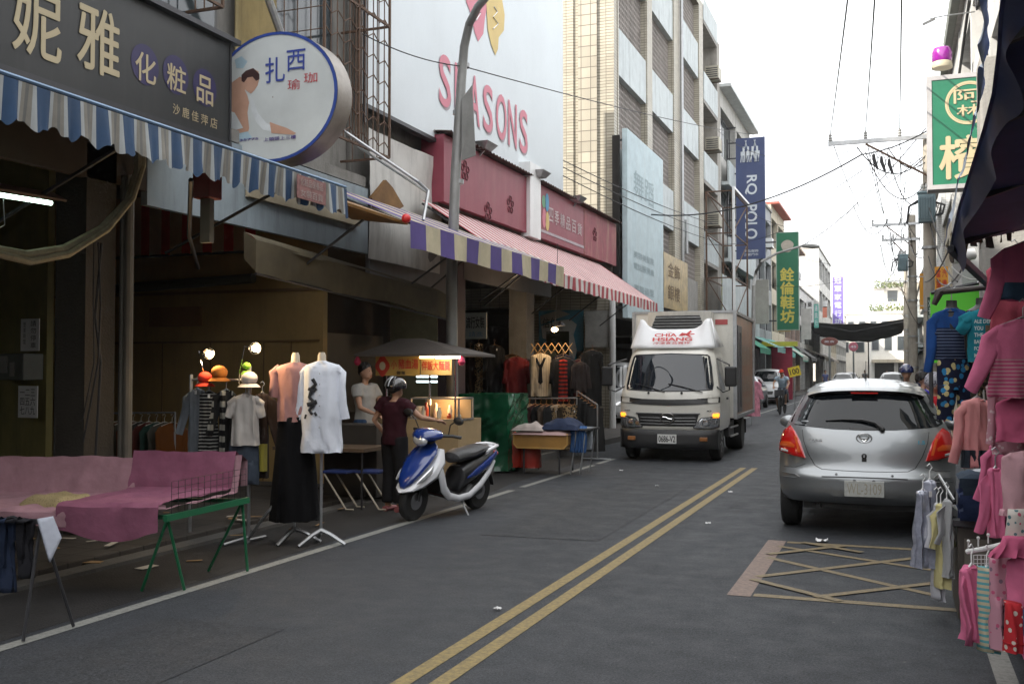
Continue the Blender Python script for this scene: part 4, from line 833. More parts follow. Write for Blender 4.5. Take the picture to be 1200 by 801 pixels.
eb2 = endblock(-2, 16, 196, 17.5, m_bl2, 'tall pale stepped block with roof plants at the street end', 6, 3, 5.)
endblock(1.2, 18, 190, 14.5, m_bl2, 'white balconied block right of the stepped block', 5, 2, 5.)
endblock(-14, 9, -84, 9.5, m_b2, 'unseen building added to close the street behind for the reflections', 6, 2)  # added out of view so the car glass reflects a wall there
def shrub(px, py, Y, w_, h, lab):
    q = onY(px, py, Y); r2 = random.Random(px); t = thing('roof_shrub', lab, 'plant', q); b = MB()
    for i in range(int(260)):
        c = q+V((r2.uniform(-w_,w_), r2.uniform(-.8,.8), abs(r2.gauss(0,.5))*h)); a = r2.uniform(0,6.3); s_ = .18; u = V((math.cos(a),math.sin(a),r2.uniform(-.6,.6)))*s_; v_ = V((-math.sin(a)*.4,math.cos(a)*.4,.8))*s_
        b.add([c-u, c-v_, c+u, c+v_], [(0,1,2,3)], r2.randint(0,1))
    b.build('foliage', [M('leaf green', (.09,.13,.04), rough=.8), M('leaf light', (.15,.18,.05), rough=.8)], t, fix=False); b = MB(); b.box(q+V((-w_,-.4,-.5)), q+V((w_,.4,0))); b.build('planter', m_conc, t)
shrub(1042, 337, 195, 2.6, 1.6, 'green shrubs on the roof of the tall stepped block'); shrub(1040, 364, 189, 3.0, 1.2, 'green shrubs on the terrace of the white balconied block')
# ================================================================ vehicles
def interp(tbl, x):
    if x <= tbl[0][0]: return tbl[0][1]
    if x >= tbl[-1][0]: return tbl[-1][1]
    for i in range(len(tbl)-1):
        if x <= tbl[i+1][0]:
            x0, y0 = tbl[i]; x1, y1 = tbl[i+1]; h = x1-x0; t = (x-x0)/h; s = (y1-y0)/h
            def tan(k):
                if k == 0 or k == len(tbl)-1: return None
                a = (tbl[k][1]-tbl[k-1][1])/(tbl[k][0]-tbl[k-1][0]); c = (tbl[k+1][1]-tbl[k][1])/(tbl[k+1][0]-tbl[k][0])
                return 0 if a*c <= 0 else 2*a*c/(a+c)
            m0, m1 = tan(i), tan(i+1); m0 = s if m0 is None else m0; m1 = s if m1 is None else m1
            t2, t3 = t*t, t*t*t
            return (2*t3-3*t2+1)*y0+(t3-2*t2+t)*h*m0+(-2*t3+3*t2)*y1+(t3-t2)*h*m1
class Shell:
    """body shell seen end on: the end face looks towards -y, the sides run towards +y"""
    def __init__(s, wt, yt, L, cap, c2=.1, c7=.2, zs=None, ntap=None):
        s.wt, s.yt, s.L, s.cap, s.c2, s.c7 = wt, yt, L, cap, c2, c7; s.ntap = ntap or [(0,1),(L,.94)]
        z0, z1 = wt[0][0], wt[-1][0]; s.zs = zs or [z0+(z1-z0)*i/36 for i in range(37)]
    def w(s, z): return interp(s.wt, z)
    def R(s, x, z): u = min(1, abs(x)/s.w(z)); return interp(s.yt, z)+s.c2*u*u+s.c7*u**8
    def P(s, x, z, off=0.):
        e = .012; w_ = s.w(z); x = max(-w_, min(w_, x)); p = V((x, s.R(x, z), z))
        if off:
            xx = max(-w_+.002, min(w_-.002, x)); a = V((2*e, s.R(xx+e, z)-s.R(xx-e, z), 0)); c = V((0, s.R(xx, z+e)-s.R(xx, z-e), 2*e)); n = a.cross(c).normalized()
            if n.y > 0: n = -n
            p += n*off
        return p
    def S(s, sg, y, z, off=0.): return V((sg*(s.w(z)*interp(s.ntap, y)+off), y, z))
    def body(s, b, mi=0):
        us = [math.sin(math.pi/2*(-1+2*i/32))*(.85)+.15*(-1+2*i/32) for i in range(33)]; nz = len(s.zs)
        b.loft([[s.P(u*s.w(z), z) for u in us] for z in s.zs], mi, caps=False, closed=False)
        ny = 30
        for sg in (-1, 1):
            rings = []
            for z in s.zs:
                y0 = s.R(s.w(z), z); ring = []
                for i in range(ny+1):
                    y = y0+(s.L-y0)*i/ny; zz = min(z, interp(s.cap, y)) if i else z
                    q = s.S(sg, y, z); q.z = zz
                    if zz < z: q.x = sg*s.w(zz)*interp(s.ntap, y)
                    ring.append(q)
                rings.append(ring)
            b.loft(rings, mi, caps=False, closed=False)
        zt = s.zs[-1]; rings = []
        for i in range(ny+1):
            y0e = s.R(s.w(zt), zt); ring = []
            for u in us:
                yb = s.R(u*s.w(zt), zt); y = yb+(s.L-yb)*i/ny; ye = y0e+(s.L-y0e)*i/ny; zc = min(zt, interp(s.cap, ye))
                x = u*s.w(zc)*(interp(s.ntap, ye)); ring.append(V((x, y, zc+(interp(s.cap, ye)-zc+.055*(1-u*u))*min(1, i/3))))
            rings.append(ring)
        b.loft(rings, mi, caps=False, closed=False)
        # far end
        for i in range(len(s.zs)-1):
            za, zb_ = s.zs[i], s.zs[i+1]; zc = interp(s.cap, s.L)
            if za >= zc: break
            zb_ = min(zb_, zc); a = s.w(za)*interp(s.ntap, s.L); c = s.w(zb_)*interp(s.ntap, s.L); b.quad((-a,s.L,za),(a,s.L,za),(c,s.L,zb_),(-c,s.L,zb_), mi)
        zf = s.zs[0]; b.quad((-s.w(zf)*.9,.3,zf+.01),(s.w(zf)*.9,.3,zf+.01),(s.w(zf)*.9,s.L,zf+.01),(-s.w(zf)*.9,s.L,zf+.01), mi)
    def patch(s, b, ol, off=.004, rings=6, mi=0, thick=0., dens=.05):
        pts = []
        for i, p in enumerate(ol):
            q = ol[(i+1) % len(ol)]; n = max(1, int(math.hypot(p[0]-q[0], p[1]-q[1])/dens))
            pts += [(p[0]+(q[0]-p[0])*k/n, p[1]+(q[1]-p[1])*k/n) for k in range(n)]
        cx = sum(p[0] for p in pts)/len(pts); cz = sum(p[1] for p in pts)/len(pts); R_ = []
        if thick: R_.append([s.P(x, z, .0005) for x, z in pts])
        for k in range(rings):
            f = 1-k/rings*.999; R_.append([s.P(cx+(x-cx)*f, cz+(z-cz)*f, off+(thick if k else thick*.6)) for x, z in pts])
        R_.append([s.P(cx+(x-cx)*.002, cz+(z-cz)*.002, off+thick) for x, z in pts]); b.loft(R_, mi, caps=False)
    def spatch(s, b, sg, ol, off=.005, mi=0):
        pts = [s.S(sg, y, z, off) for y, z in ol]; c = sum(pts, V())/len(pts); n = len(pts)
        R_ = [[c+(p-c)*f for p in pts] for f in (1, .6, .01)]
        for r_ in R_:
            for p in r_: p.x = sg*(s.w(p.z)*interp(s.ntap, p.y)+off)
        b.loft(R_, mi, caps=False)
    def line(s, b, pts, r, off=.0, mi=0, dens=.04):
        o = []
        for i in range(len(pts)-1):
            p, q = pts[i], pts[i+1]; n = max(1, int(math.hypot(p[0]-q[0], p[1]-q[1])/dens)); o += [(p[0]+(q[0]-p[0])*k/n, p[1]+(q[1]-p[1])*k/n) for k in range(n)]
        o.append(pts[-1]); b.tube([s.P(x, z, off) for x, z in o], r, 6, mi)
def wheel(t, x, y, r, w_, sg, dark=False, local=True):
    """tyre with rim, axle along x"""
    b = MB(); b.lathe([(r*.62,-w_/2),(r*.9,-w_/2),(r*.98,-w_*.38),(r,-w_*.2),(r,w_*.2),(r*.98,w_*.38),(r*.9,w_/2),(r*.62,w_/2)], (x,y,r), 32, axis='x'); wh = b.build('wheel', m_rubber, t, smooth=True, world=False)
    b = MB(); xo = x+sg*w_*.42; b.lathe([(r*.64,0),(r*.64,.01*sg),(r*.56,.004*sg),(r*.5,-.03*sg)], (xo,y,r), 24, axis='x')
    for k in range(6):
        a = 2*math.pi*k/6+.3; b.bar((xo+.002*sg,y+r*.1*math.cos(a),r+r*.1*math.sin(a)), (xo+.002*sg,y+r*.6*math.cos(a),r+r*.6*math.sin(a)), .035, .012)
    b.lathe([(r*.16,.0),(r*.14,.012*sg)], (xo,y,r), 12, axis='x'); b.build('rim', m_black if dark else m_alloy, wh, smooth=True, world=False); return wh
m_alloy = M('wheel alloy', (.35,.35,.36), rough=.35, metal=.8, var=.1)
m_silver = M('silver car paint', (.25,.265,.275), rough=.34, metal=.7, var=.04, coat=.8, sc=1)
m_cglass = M('dark car glass', (.006,.008,.010), rough=.03, var=0, spec=.42)
m_lamp = M('tail lamp red', (.50,.012,.01), rough=.12, var=.12, sc=9, coat=1); m_lampo = M('tail lamp orange', (.62,.10,.02), rough=.15, var=.1, coat=1); m_clear = M('clear lamp', (.80,.81,.82), rough=.1, metal=.4, var=.3, sc=25, coat=1)
def mir(ol): return [(-x, z) for x, z in ol]
# ---------------------------------------------------------------- silver hatchback, seen from behind
CARX, CARY = -.305, 10.62
car = thing('hatchback_car', 'silver hatchback parked at the right, seen from behind', 'car', (CARX,CARY,0))
sh_ = Shell([(.32,.79),(.42,.825),(.56,.842),(.72,.845),(.86,.838),(1.0,.805),(1.08,.775),(1.2,.715),(1.36,.635),(1.43,.59),(1.475,.53)],
            [(.32,.10),(.38,.03),(.46,.0),(.585,.0),(.61,.015),(.645,.06),(.70,.085),(.85,.105),(1.0,.15),(1.07,.19),(1.2,.28),(1.36,.40),(1.43,.45),(1.475,.52)], 3.72,
            [(.0,1.475),(.9,1.50),(1.6,1.50),(2.1,1.46),(2.45,1.28),(2.85,1.02),(3.3,.93),(3.6,.78),(3.72,.6)], c2=.10, c7=.24)
b = MB(); sh_.body(b); body = b.build('body', m_silver, car, smooth=True, world=False, ang=50)
b = MB(); sh_.line(b, [(-.60,1.035),(-.585,.93),(-.535,.80),(-.47,.69),(-.40,.655),(-.2,.648),(0,.646),(.2,.648),(.40,.655),(.47,.69),(.535,.80),(.585,.93),(.60,1.035)], .0045, -.001)
sh_.line(b, [(-.79,.655),(-.66,.662),(-.56,.70)], .003); sh_.line(b, [(.79,.655),(.66,.662),(.56,.70)], .003); b.build('tailgate_gap', m_black, car, world=False)
win = [(-.68,1.08),(-.3,1.05),(0,1.043),(.3,1.05),(.68,1.08),(.735,1.105),(.70,1.22),(.605,1.39),(.555,1.425),(0,1.436),(-.555,1.425),(-.605,1.39),(-.70,1.22),(-.735,1.105)]
b = MB(); sh_.patch(b, win, .004, 8); b.build('rear_window', m_cglass, car, smooth=True, world=False)
b = MB(); b.grid(lambda u, v: (lambda x: (x, .36+.06*(x/.57)**2+.12*abs(x/.57)**8+.16*v, 1.438+.0*v+.045*math.sin(v*math.pi/2)-.03*(x/.57)**2-.03*abs(x/.57)**6))((-1+2*u)*.565), 24, 4); b.grid(lambda u, v: (lambda x: (x, .362+.06*(x/.57)**2+.12*abs(x/.57)**8+.05*v, 1.437-.028*v-.03*(x/.57)**2-.03*abs(x/.57)**6))((-1+2*u)*.565), 24, 2, 1)
b.build('spoiler', [m_silver, m_black], car, smooth=True, world=False, fix=False)
b = MB(); b.box((-.13,.352,1.405),(.13,.372,1.418)); b.build('brake_light', m_lamp, car, world=False)
b = MB(); sh_.patch(b, [(-.16,1.065),(.16,1.065),(.09,1.045),(-.09,1.045)], .006, 3)
b.tube([sh_.P(.17,1.045,.03), sh_.P(.10,1.10,.035), sh_.P(-.02,1.128,.03), sh_.P(-.2,1.135,.02), sh_.P(-.37,1.125,.014)], [.017,.016,.014,.01,.006], 7); b.ball(sh_.P(.17,1.045,.02), .026); b.build('rear_wiper', m_black, car, smooth=True, world=False)
lamp = [(-.72,1.065),(-.67,1.015),(-.62,.93),(-.585,.83),(-.56,.755),(-.66,.77),(-.78,.795),(-.838,.805),(-.84,.87),(-.825,.945),(-.79,1.015)]
for sg in (1, -1):
    ol = lamp if sg == 1 else mir(lamp); b = MB(); sh_.patch(b, ol, .006, 6, thick=.018); tl = b.build('tail_lamp', m_lamp, car, smooth=True, world=False)
    i_ = [(-.80,.90),(-.70,.905),(-.655,.875),(-.66,.85),(-.74,.855),(-.81,.86)]; i_ = i_ if sg == 1 else mir(i_); b = MB(); sh_.patch(b, i_, .030, 3)
    i2 = [(-.665,.965),(-.64,.96),(-.60,.81),(-.625,.81)]; sh_.patch(b, i2 if sg == 1 else mir(i2), .030, 3); b.build('orange_lens', m_lampo, tl, smooth=True, world=False)
    i3 = [(-.80,.838),(-.72,.822),(-.72,.802),(-.80,.812)]; b = MB(); sh_.patch(b, i3 if sg == 1 else mir(i3), .030, 3); b.build('reversing_lens', m_clear, tl, smooth=True, world=False)
    # bright window line and C pillar edge
    b = MB(); sh_.line(b, [(-.745*sg,1.10),(-.70*sg,1.2),(-.62*sg,1.36),(-.57*sg,1.42)], .006, .0); b.build('window_trim', M('bright paint edge', (.4,.42,.43), rough=.2, metal=.6, var=0, coat=1), car, smooth=True, world=False)
    b = MB(); sh_.spatch(b, sg, [(.62,1.09),(1.4,1.05),(2.3,1.03),(2.55,1.06),(2.05,1.40),(1.3,1.45),(.72,1.42)]); b.build('side_window', m_cglass, car, world=False)
    b = MB(); sh_.spatch(b, sg, [(.75+.36*math.cos(a),.33+.36*max(-.02,math.sin(a))) for a in [i*2*math.pi/20 for i in range(20)]], .004); sh_.spatch(b, sg, [(2.95+.36*math.cos(a),.33+.36*max(-.02,math.sin(a))) for a in [i*2*math.pi/20 for i in range(20)]], .004); b.build('wheel_arch', m_black, car, world=False)
    b = MB(); b.ball((sg*.93,2.35,1.02), (.11,.06,.075)); b.bar((sg*.78,2.37,.98),(sg*.88,2.36,1.0),.04); b.build('wing_mirror', m_silver, car, smooth=True, world=False)
    for y in (.75, 2.95): wheel(car, sg*.755, y, .30, .185, sg)
# emblem, lock, lettering
b = MB(); c = sh_.P(0,.965,.012); k = 28
def oval(b, c, rx_, rz_2, r_, tilt=0., n=28, sq=0.): b.tube([c+V((rx_*math.cos(a), 0, rz_2*math.sin(a)+sq*math.cos(2*a))) for a in [2*math.pi*i/n for i in range(n+1)]], r_, 6)
oval(b, c, .072, .045, .006)
oval(b, c+V((0,-.003,.012)), .045, .02, .0045); b.tube([c+V((-.05,0,.03)), c+V((-.03,-.005,-.008)), c+V((0,-.008,-.036)), c+V((.03,-.005,-.008)), c+V((.05,0,.03))], .006, 6); b.build('emblem', m_chrome, car, smooth=True, world=False)
b = MB(); c = sh_.P(0,.795,.004); b.lathe([(.026,0),(.026,-.012),(.012,-.014)], c, 14, axis='y'); b.box(c+V((-.022,-.008,-.055)), c+V((.022,.01,-.02))); b.build('lock', m_black, car, smooth=True, world=False); b = MB(); b.box(c+V((-.007,-.018,-.014)), c+V((.007,-.013,.014))); b.build('keyhole', m_chrome, car, world=False)
b = MB()
def ltext(b, s_, x0, z0, w_, h, y, mi=0, bo=0.): b.text(s_, (x0,y,z0), X_, Z_, w_, h, .0, mi, bo)
ya_ = min(sh_.P(-.52,.945,.006).y, sh_.P(-.40,.93,.006).y)-.006; ltext(b, 'YARIS', -.535, .925, .135, .026, ya_, 0, .01); ltext(b, '1.5', .50, .92, .06, .036, ya_, 1, .02); b.build('lettering', [m_chrome, M('cyan badge', (.05,.35,.5), rough=.3)], car, world=False, fix=False)
# bumper: recess round the plate, crease, sensors
b = MB(); sh_.line(b, [(-.40,.588),(-.2,.592),(0,.593),(.2,.592),(.40,.588)], .006, -.001); b.build('bumper_slot', m_black, car, world=False)
for sg in (-1, 1):
    b = MB(); sh_.patch(b, [(sg*.34,.565),(sg*.24,.565),(sg*.20,.40),(sg*.30,.40)], .006, 3); b.build('bumper_facet', m_silver, car, smooth=True, world=False)
    b = MB(); sh_.line(b, [(sg*.80,.60),(sg*.66,.595),(sg*.615,.575),(sg*.66,.562),(sg*.80,.558)], .006, .002); b.build('bumper_crease', m_silver, car, smooth=True, world=False)
b = MB(); c = sh_.P(0,.48,.012); b.box((-.185,c.y-.008,.405),(.185,c.y+.012,.56)); pl = b.build('number_plate', M('worn plate', (.42,.43,.41), rough=.5, var=.2, sc=30), car, world=False, bevel=.005)
b = MB(); ltext(b, 'WL-3109', -.16, .43, .32, .105, c.y-.0095, 0, .0); b.build('lettering', M('worn plate ink', (.30,.28,.22), rough=.6), pl, world=False, fix=False)
b = MB(); 
for x in (-.26,.26): b = MB(); b.lathe([(.012,0),(.012,-.01)], sh_.P(x,.615,.0), 10, axis='y'); b.build('parking_sensor', m_chrome, car, world=False)
for x in (-.09,.09): b = MB(); b.box((x-.012,c.y-.014,.566),(x+.012,c.y+.01,.574)); b.build('plate_screw', m_chrome, car, world=False)
b = MB(); b.tube([(0,.85,1.52),(0,.87,1.60)], [.016,.006], 8); b.tube([(0,.86,1.58),(0,1.05,1.74)], .0035, 5); b.build('aerial', m_black, car, world=False)
b = MB(); b.tube([(-.45,.18,.27),(-.45,.5,.27)], .025, 8); b.box((-.6,.3,.24),(.6,3.2,.32)); b.build('underbody', m_black, car, world=False)
b = MB(); b.box((-.55,1.0,1.52),(-.40,1.25,1.56)) if False else b.box((.14,1.7,1.515),(.30,1.9,1.53)); b.build('roof_antenna', m_silver, car, world=False)
# ---------------------------------------------------------------- delivery truck
m_tw = M('truck white', (.66,.64,.58), rough=.35, var=.05, dirt=.12, coat=.5); m_twd = M('truck box panel', (.68,.66,.60), rough=.45, var=.1, dirt=.35, streak=True)
m_tbr = M('bronze box side', (.42,.19,.09), rough=.30, metal=.25, var=.25, sc=1.6, dirt=.3, dcol=(.45,.33,.25))
tr = thing('delivery_truck', 'white refrigerated delivery truck coming towards the camera', 'truck', (-3.88,18.35,0), R(2.0))
sT = Shell([(.56,.895),(.7,.91),(.95,.915),(1.2,.905),(1.3,.885),(1.6,.835),(1.93,.775),(2.04,.72)], [(.56,.03),(.62,.0),(1.0,.0),(1.22,.035),(1.3,.07),(1.93,.34),(2.0,.40),(2.04,.52)], 1.75, [(0,2.04),(.5,2.04),(.9,2.10),(1.75,2.12)], c2=.07, c7=.17, ntap=[(0,1),(1.75,1)])
b = MB(); sT.body(b); b.build('cab', m_tw, tr, smooth=True, world=False, ang=50)
ws = [(-.78,1.30),(-.4,1.275),(0,1.27),(.4,1.275),(.78,1.30),(.79,1.38),(.745,1.7),(.70,1.90),(.66,1.93),(0,1.955),(-.66,1.93),(-.70,1.90),(-.745,1.7),(-.79,1.38)]
b = MB(); sT.patch(b, ws, .004, 8); b.build('windscreen', M('windscreen glass', (.010,.014,.02), rough=.02, var=0, spec=.75), tr, smooth=True, world=False)
b = MB(); sT.line(b, ws+[ws[0]], .010, .003); b.build('windscreen_seal', m_black, tr, smooth=True, world=False)
b = MB(); sT.patch(b, [(-.905,1.17),(-.5,1.13),(0,1.12),(.5,1.13),(.905,1.17),(.905,1.07),(.5,1.03),(0,1.015),(-.5,1.03),(-.905,1.07)], .012, 4); b.build('black_band', m_black, tr, smooth=True, world=False)
b = MB()
for x0, x1 in ((-.05,-.62),(.62,.0)): b.tube([sT.P(x0,1.24,.03), sT.P((x0+x1)/2,1.33,.03), sT.P(x1,1.40,.02)], .009, 5)
for x in (-.35,.25): b.ball(sT.P(x,1.235,.02), .022)
b.build('wiper', m_black, tr, world=False)
gr = [(-.50,.64),(.50,.64),(.56,.86),(-.56,.86)]; b = MB(); sT.patch(b, gr, .004, 5); g_ = b.build('grille', m_black, tr, smooth=True, world=False)
b = MB()
for z in (.685,.74,.795): sT.line(b, [(-.5,z),(0,z-.01),(.5,z)], .012, .01)
sT.line(b, [(-.58,.872),(0,.868),(.58,.872)], .014, .01); b.build('grille_bar', M('grille grey', (.10,.10,.10), rough=.3, metal=.6), g_, smooth=True, world=False)
b = MB(); c = sT.P(0,.79,.03); oval(b, c, .125, .085, .012); b.tube([c+V((-.085,-.002,.02)), c+V((-.02,-.006,.012)), c+V((.02,-.006,-.012)), c+V((.085,-.002,-.02))], .012, 6); b.build('emblem', m_chrome, tr, smooth=True, world=False)
b = MB(); yb_ = sT.P(0,.93,.01).y; ltext(b, 'HINO', -.80, .905, .20, .03, sT.P(-.8,.93,.02).y-.035, 0, .02); ltext(b, '300', .60, .905, .18, .03, sT.P(.8,.93,.02).y-.035, 0, .02); b.build('lettering', m_black, tr, world=False, fix=False)
for sg in (-1, 1):
    hl = [(.46,.625),(.60,.615),(.80,.615),(.885,.64),(.89,.81),(.80,.815),(.60,.79)]; hl = [(sg*x, z) for x, z in hl]; b = MB(); sT.line(b, hl+[hl[0]], .012, .012); b.build('headlight_rim', m_black, tr, smooth=True, world=False); b = MB(); sT.patch(b, hl, .01, 5, thick=.012); h_ = b.build('headlight', M('headlight glass', (.50,.52,.55), rough=.08, metal=.75, var=.45, sc=22, coat=1), tr, smooth=True, world=False)
    b = MB(); b.lathe([(.06,0),(.055,-.01),(.02,-.012)], sT.P(sg*.66,.71,.02), 16, axis='y'); b.lathe([(.04,0),(.035,-.01)], sT.P(sg*.55,.70,.02), 14, axis='y'); b.build('reflector', m_chrome, h_, smooth=True, world=False)
    il = [(sg*.78,.80),(sg*.885,.80),(sg*.89,.875),(sg*.80,.87)]; b = MB(); sT.patch(b, il, .014, 3, thick=.008); b.build('indicator', M('lit amber', (.9,.33,.03), rough=.3, emit=(1,.30,.02), es=1.6, var=.1), tr, smooth=True, world=False)
    # mirrors
    b = MB(); b.tube([(sg*.84,.32,1.36),(sg*.98,.10,1.26),(sg*1.1,.04,1.3),(sg*1.1,.04,1.75),(sg*.84,.40,1.86)], .014, 7); b.build('mirror_arm', m_black, tr, smooth=True, world=False)
    b = MB(); b.box((sg*1.02,.0,1.36),(sg*1.23,.09,1.72)); b.build('wing_mirror', m_black, tr, bevel=.03, world=False)
    b = MB(); sT.spatch(b, sg, [(.50,1.28),(1.35,1.28),(1.35,1.88),(.72,1.88)]); b.build('side_window', m_cglass, tr, world=False)
    b = MB(); sT.spatch(b, sg, [(.42,.62),(.43,1.22),(1.42,1.22),(1.42,1.95),(1.44,1.95),(1.44,.62)], .003); d_ = b.build('door', m_tw, tr, world=False); b = MB(); b.box((sg*.905,1.2,1.1),(sg*.935,1.36,1.14)); b.build('handle', m_black, d_, world=False)
    wheel(tr, sg*.78, .72, .36, .2, sg); wheel(tr, sg*.80, 3.55, .36, .34, sg, dark=True)
b = MB(); b.grid(lambda u, v: (lambda x: (x, -.055+.07*(x/.9)**2+.16*abs(x/.9)**8, .24+.34*v))((-1+2*u)*.91), 24, 3); b.box((-.9,.15,.24),(-.7,.3,.58)); b.box((.7,.15,.24),(.9,.3,.58)); bp_ = b.build('bumper', M('black bumper', (.02,.02,.021), rough=.5, var=.15), tr, smooth=True, world=False, fix=False); md = bp_.modifiers.new('t','SOLIDIFY'); md.thickness = .05; md.offset = -1
for sg in (-1, 1): b = MB(); b.box((sg*.58,-.07,.385),(sg*.72,-.02,.455)); b.build('fog_lamp', M('dim amber', (.28,.11,.03), rough=.3), bp_, world=False, bevel=.01)
b = MB(); b.box((-.17,-.085,.335),(.17,-.065,.50)); pl = b.build('number_plate', M('plate white', (.62,.62,.6), rough=.5, var=.05), tr, world=False); b = MB(); ltext(b, '0686-V2', -.15, .36, .30, .115, -.0865, 0, .02); b.build('lettering', m_black, pl, world=False, fix=False)
# roof deflector
b = MB(); b.grid(lambda u, v: (lambda x: (x, .42+.34*v+.12*(x/.78)**2, 2.07+.55*v*(1-.36*max(0,1-(abs(x)/.58)**6)) + (.0)))((-1+2*u)*(.79-.13*v)), 28, 8)
for sg in (-1, 1): b.add([(sg*.79,.54,2.07),(sg*.66,.90,2.62),(sg*.66,1.45,2.45),(sg*.82,1.45,2.10)], [(0,1,2,3)])
df = b.build('wind_deflector', M('deflector white', (.72,.73,.74), rough=.35, var=.03, coat=.4), tr, smooth=True, world=False, fix=False); md = df.modifiers.new('t','SOLIDIFY'); md.thickness = .02
b = MB(); sl_ = V((0,.34,.55)).normalized()
def dtext(b, s_, x0, w_, v0, h, mi=0, bo=.02): b.text(s_, V((x0,.42+.34*v0-.012,2.07+.55*v0)), X_, sl_, w_, h, .014, mi, bo)
dtext(b, 'CHIA', -.33, .42, .36, .075, 0, .035); dtext(b, 'HSIANG', -.36, .74, .21, .08, 0, .035); dtext(b, '冷凍食品嘉祥', -.34, .68, .10, .055, 0, .01)
n_ = X_.cross(sl_); dp = lambda x, s: V((x,.42-.012,2.05))+sl_*-.075+sl_*s+n_*.014
for pts in (((.12,.36),(.18,.42),(.26,.40),(.33,.47),(.36,.44),(.30,.38),(.36,.33),(.32,.32),(.25,.36),(.18,.34)), ((-.12,.44),(-.02,.41),(.02,.40),(-.04,.43)), ((.10,.33),(.2,.36),(.42,.38),(.40,.40),(.2,.385))): b.add([dp(x, s) for x, s in pts], [tuple(range(len(pts)))])
b.build('lettering', M('truck red ink', (.55,.04,.04), rough=.5, var=.05), df, world=False, fix=False)
# refrigeration unit
b = MB(); b.grid(lambda u, v: (lambda x: (x, 1.16+.14*(x/.62)**2+.06*(1-v), 2.36+.42*v))((-1+2*u)*(.64-.05*v)), 16, 4); b.box((-.6,1.36,2.34),(.6,1.85,2.785)); un = b.build('cooling_unit', m_twd, tr, world=False, fix=False)
b = MB()
for i in range(5):
    z = 2.43+.055*i; h = .50-.03*abs(i-1.5)
    b.slab((-h,1.15,z),(h,1.15,z),(h,1.14,z+.020),(-h,1.14,z+.020), .02)
b.add([(-.53+.0*i,1.158,2.41) if i == 0 else (.53,1.158,2.41) if i == 1 else (.42,1.158,2.70) if i == 2 else (-.42,1.158,2.70) for i in range(4)], [(0,1,2,3)], 1)
b.build('vent_slats', [m_steel, m_black], un, world=False, fix=False)
bx0, bx1, by0, by1, bz0, bz1 = -1.0, 1.0, 1.9, 5.5, .72, 2.80
b = MB(); b.box((bx0,by0,bz0),(bx1-.012,by1,bz1-.012)); bxo = b.build('cargo_box', m_twd, tr, world=False)
b = MB(); b.box((bx1-.011,by0+.06,bz0+.06),(bx1,by1-.06,bz1-.06)); b.build('side_panel', m_tbr, tr, world=False)
b = MB()
for x in (bx0,bx1):
    for z in (bz0,bz1-.03): b.box((x-.03,by0-.01,z-.02),(x+.03,by1+.01,z+.05))
    for y in (by0,by1): b.box((x-.035,y-.03,bz0),(x+.035,y+.03,bz1+.02))
b.box((bx0,by0-.02,bz1-.02),(bx1,by0+.04,bz1+.03)); b.build('box_edge', m_steel, tr, world=False)
b = MB(); b.box((bx1+.001,by0+.25,bz0+.1),(bx1+.03,by0+1.0,bz1-.25)); sd_ = b.build('side_door', M('side door grey', (.14,.14,.145), rough=.35, metal=.5), tr, world=False, bevel=.01)
b = MB(); b.tube([(bx1+.05,by0+.45,bz0+.2),(bx1+.05,by0+.45,bz1-.4)], .014, 6); b.build('latch_bar', m_chrome, sd_, world=False)
b = MB(); b.text('嘉祥冷凍', (bx1+.002,by0+1.3,1.75), Y_, Z_, 1.5, .45, .003, 0, .01); b.text('食品專送', (bx1+.002,by0+1.3,1.2), Y_, Z_, 1.5, .35, .003, 0, .01); b.text('TEL 04-6636060', (bx1+.002,by0+1.3,.95), Y_, Z_, 1.6, .13, .003, 0, .01); b.build('lettering', M('box ink', (.5,.42,.34), rough=.5), tr, world=False, fix=False)
b = MB(); b.box((.62,by0-.012,2.55),(.86,by0-.003,2.65)); b.build('red_label', M('dull red label', (.4,.08,.08)), tr, world=False)
b = MB(); b.box((-.4,.6,.45),(-.3,5.4,.66)); b.box((.3,.6,.45),(.4,5.4,.66)); b.box((-.9,1.5,.35),(-.5,2.6,.66)); b.box((.5,1.6,.38),(.9,2.5,.66)); b.box((-.95,4.4,.3),(.95,4.45,.6)); b.build('chassis', m_black, tr, world=False)
b = MB(); b.tube([(.93,1.7,.38),(.93,2.9,.36)], .02, 6); b.tube([(.93,1.7,.55),(.93,2.9,.53)], .02, 6); b.build('side_guard', m_steel, tr, world=False)
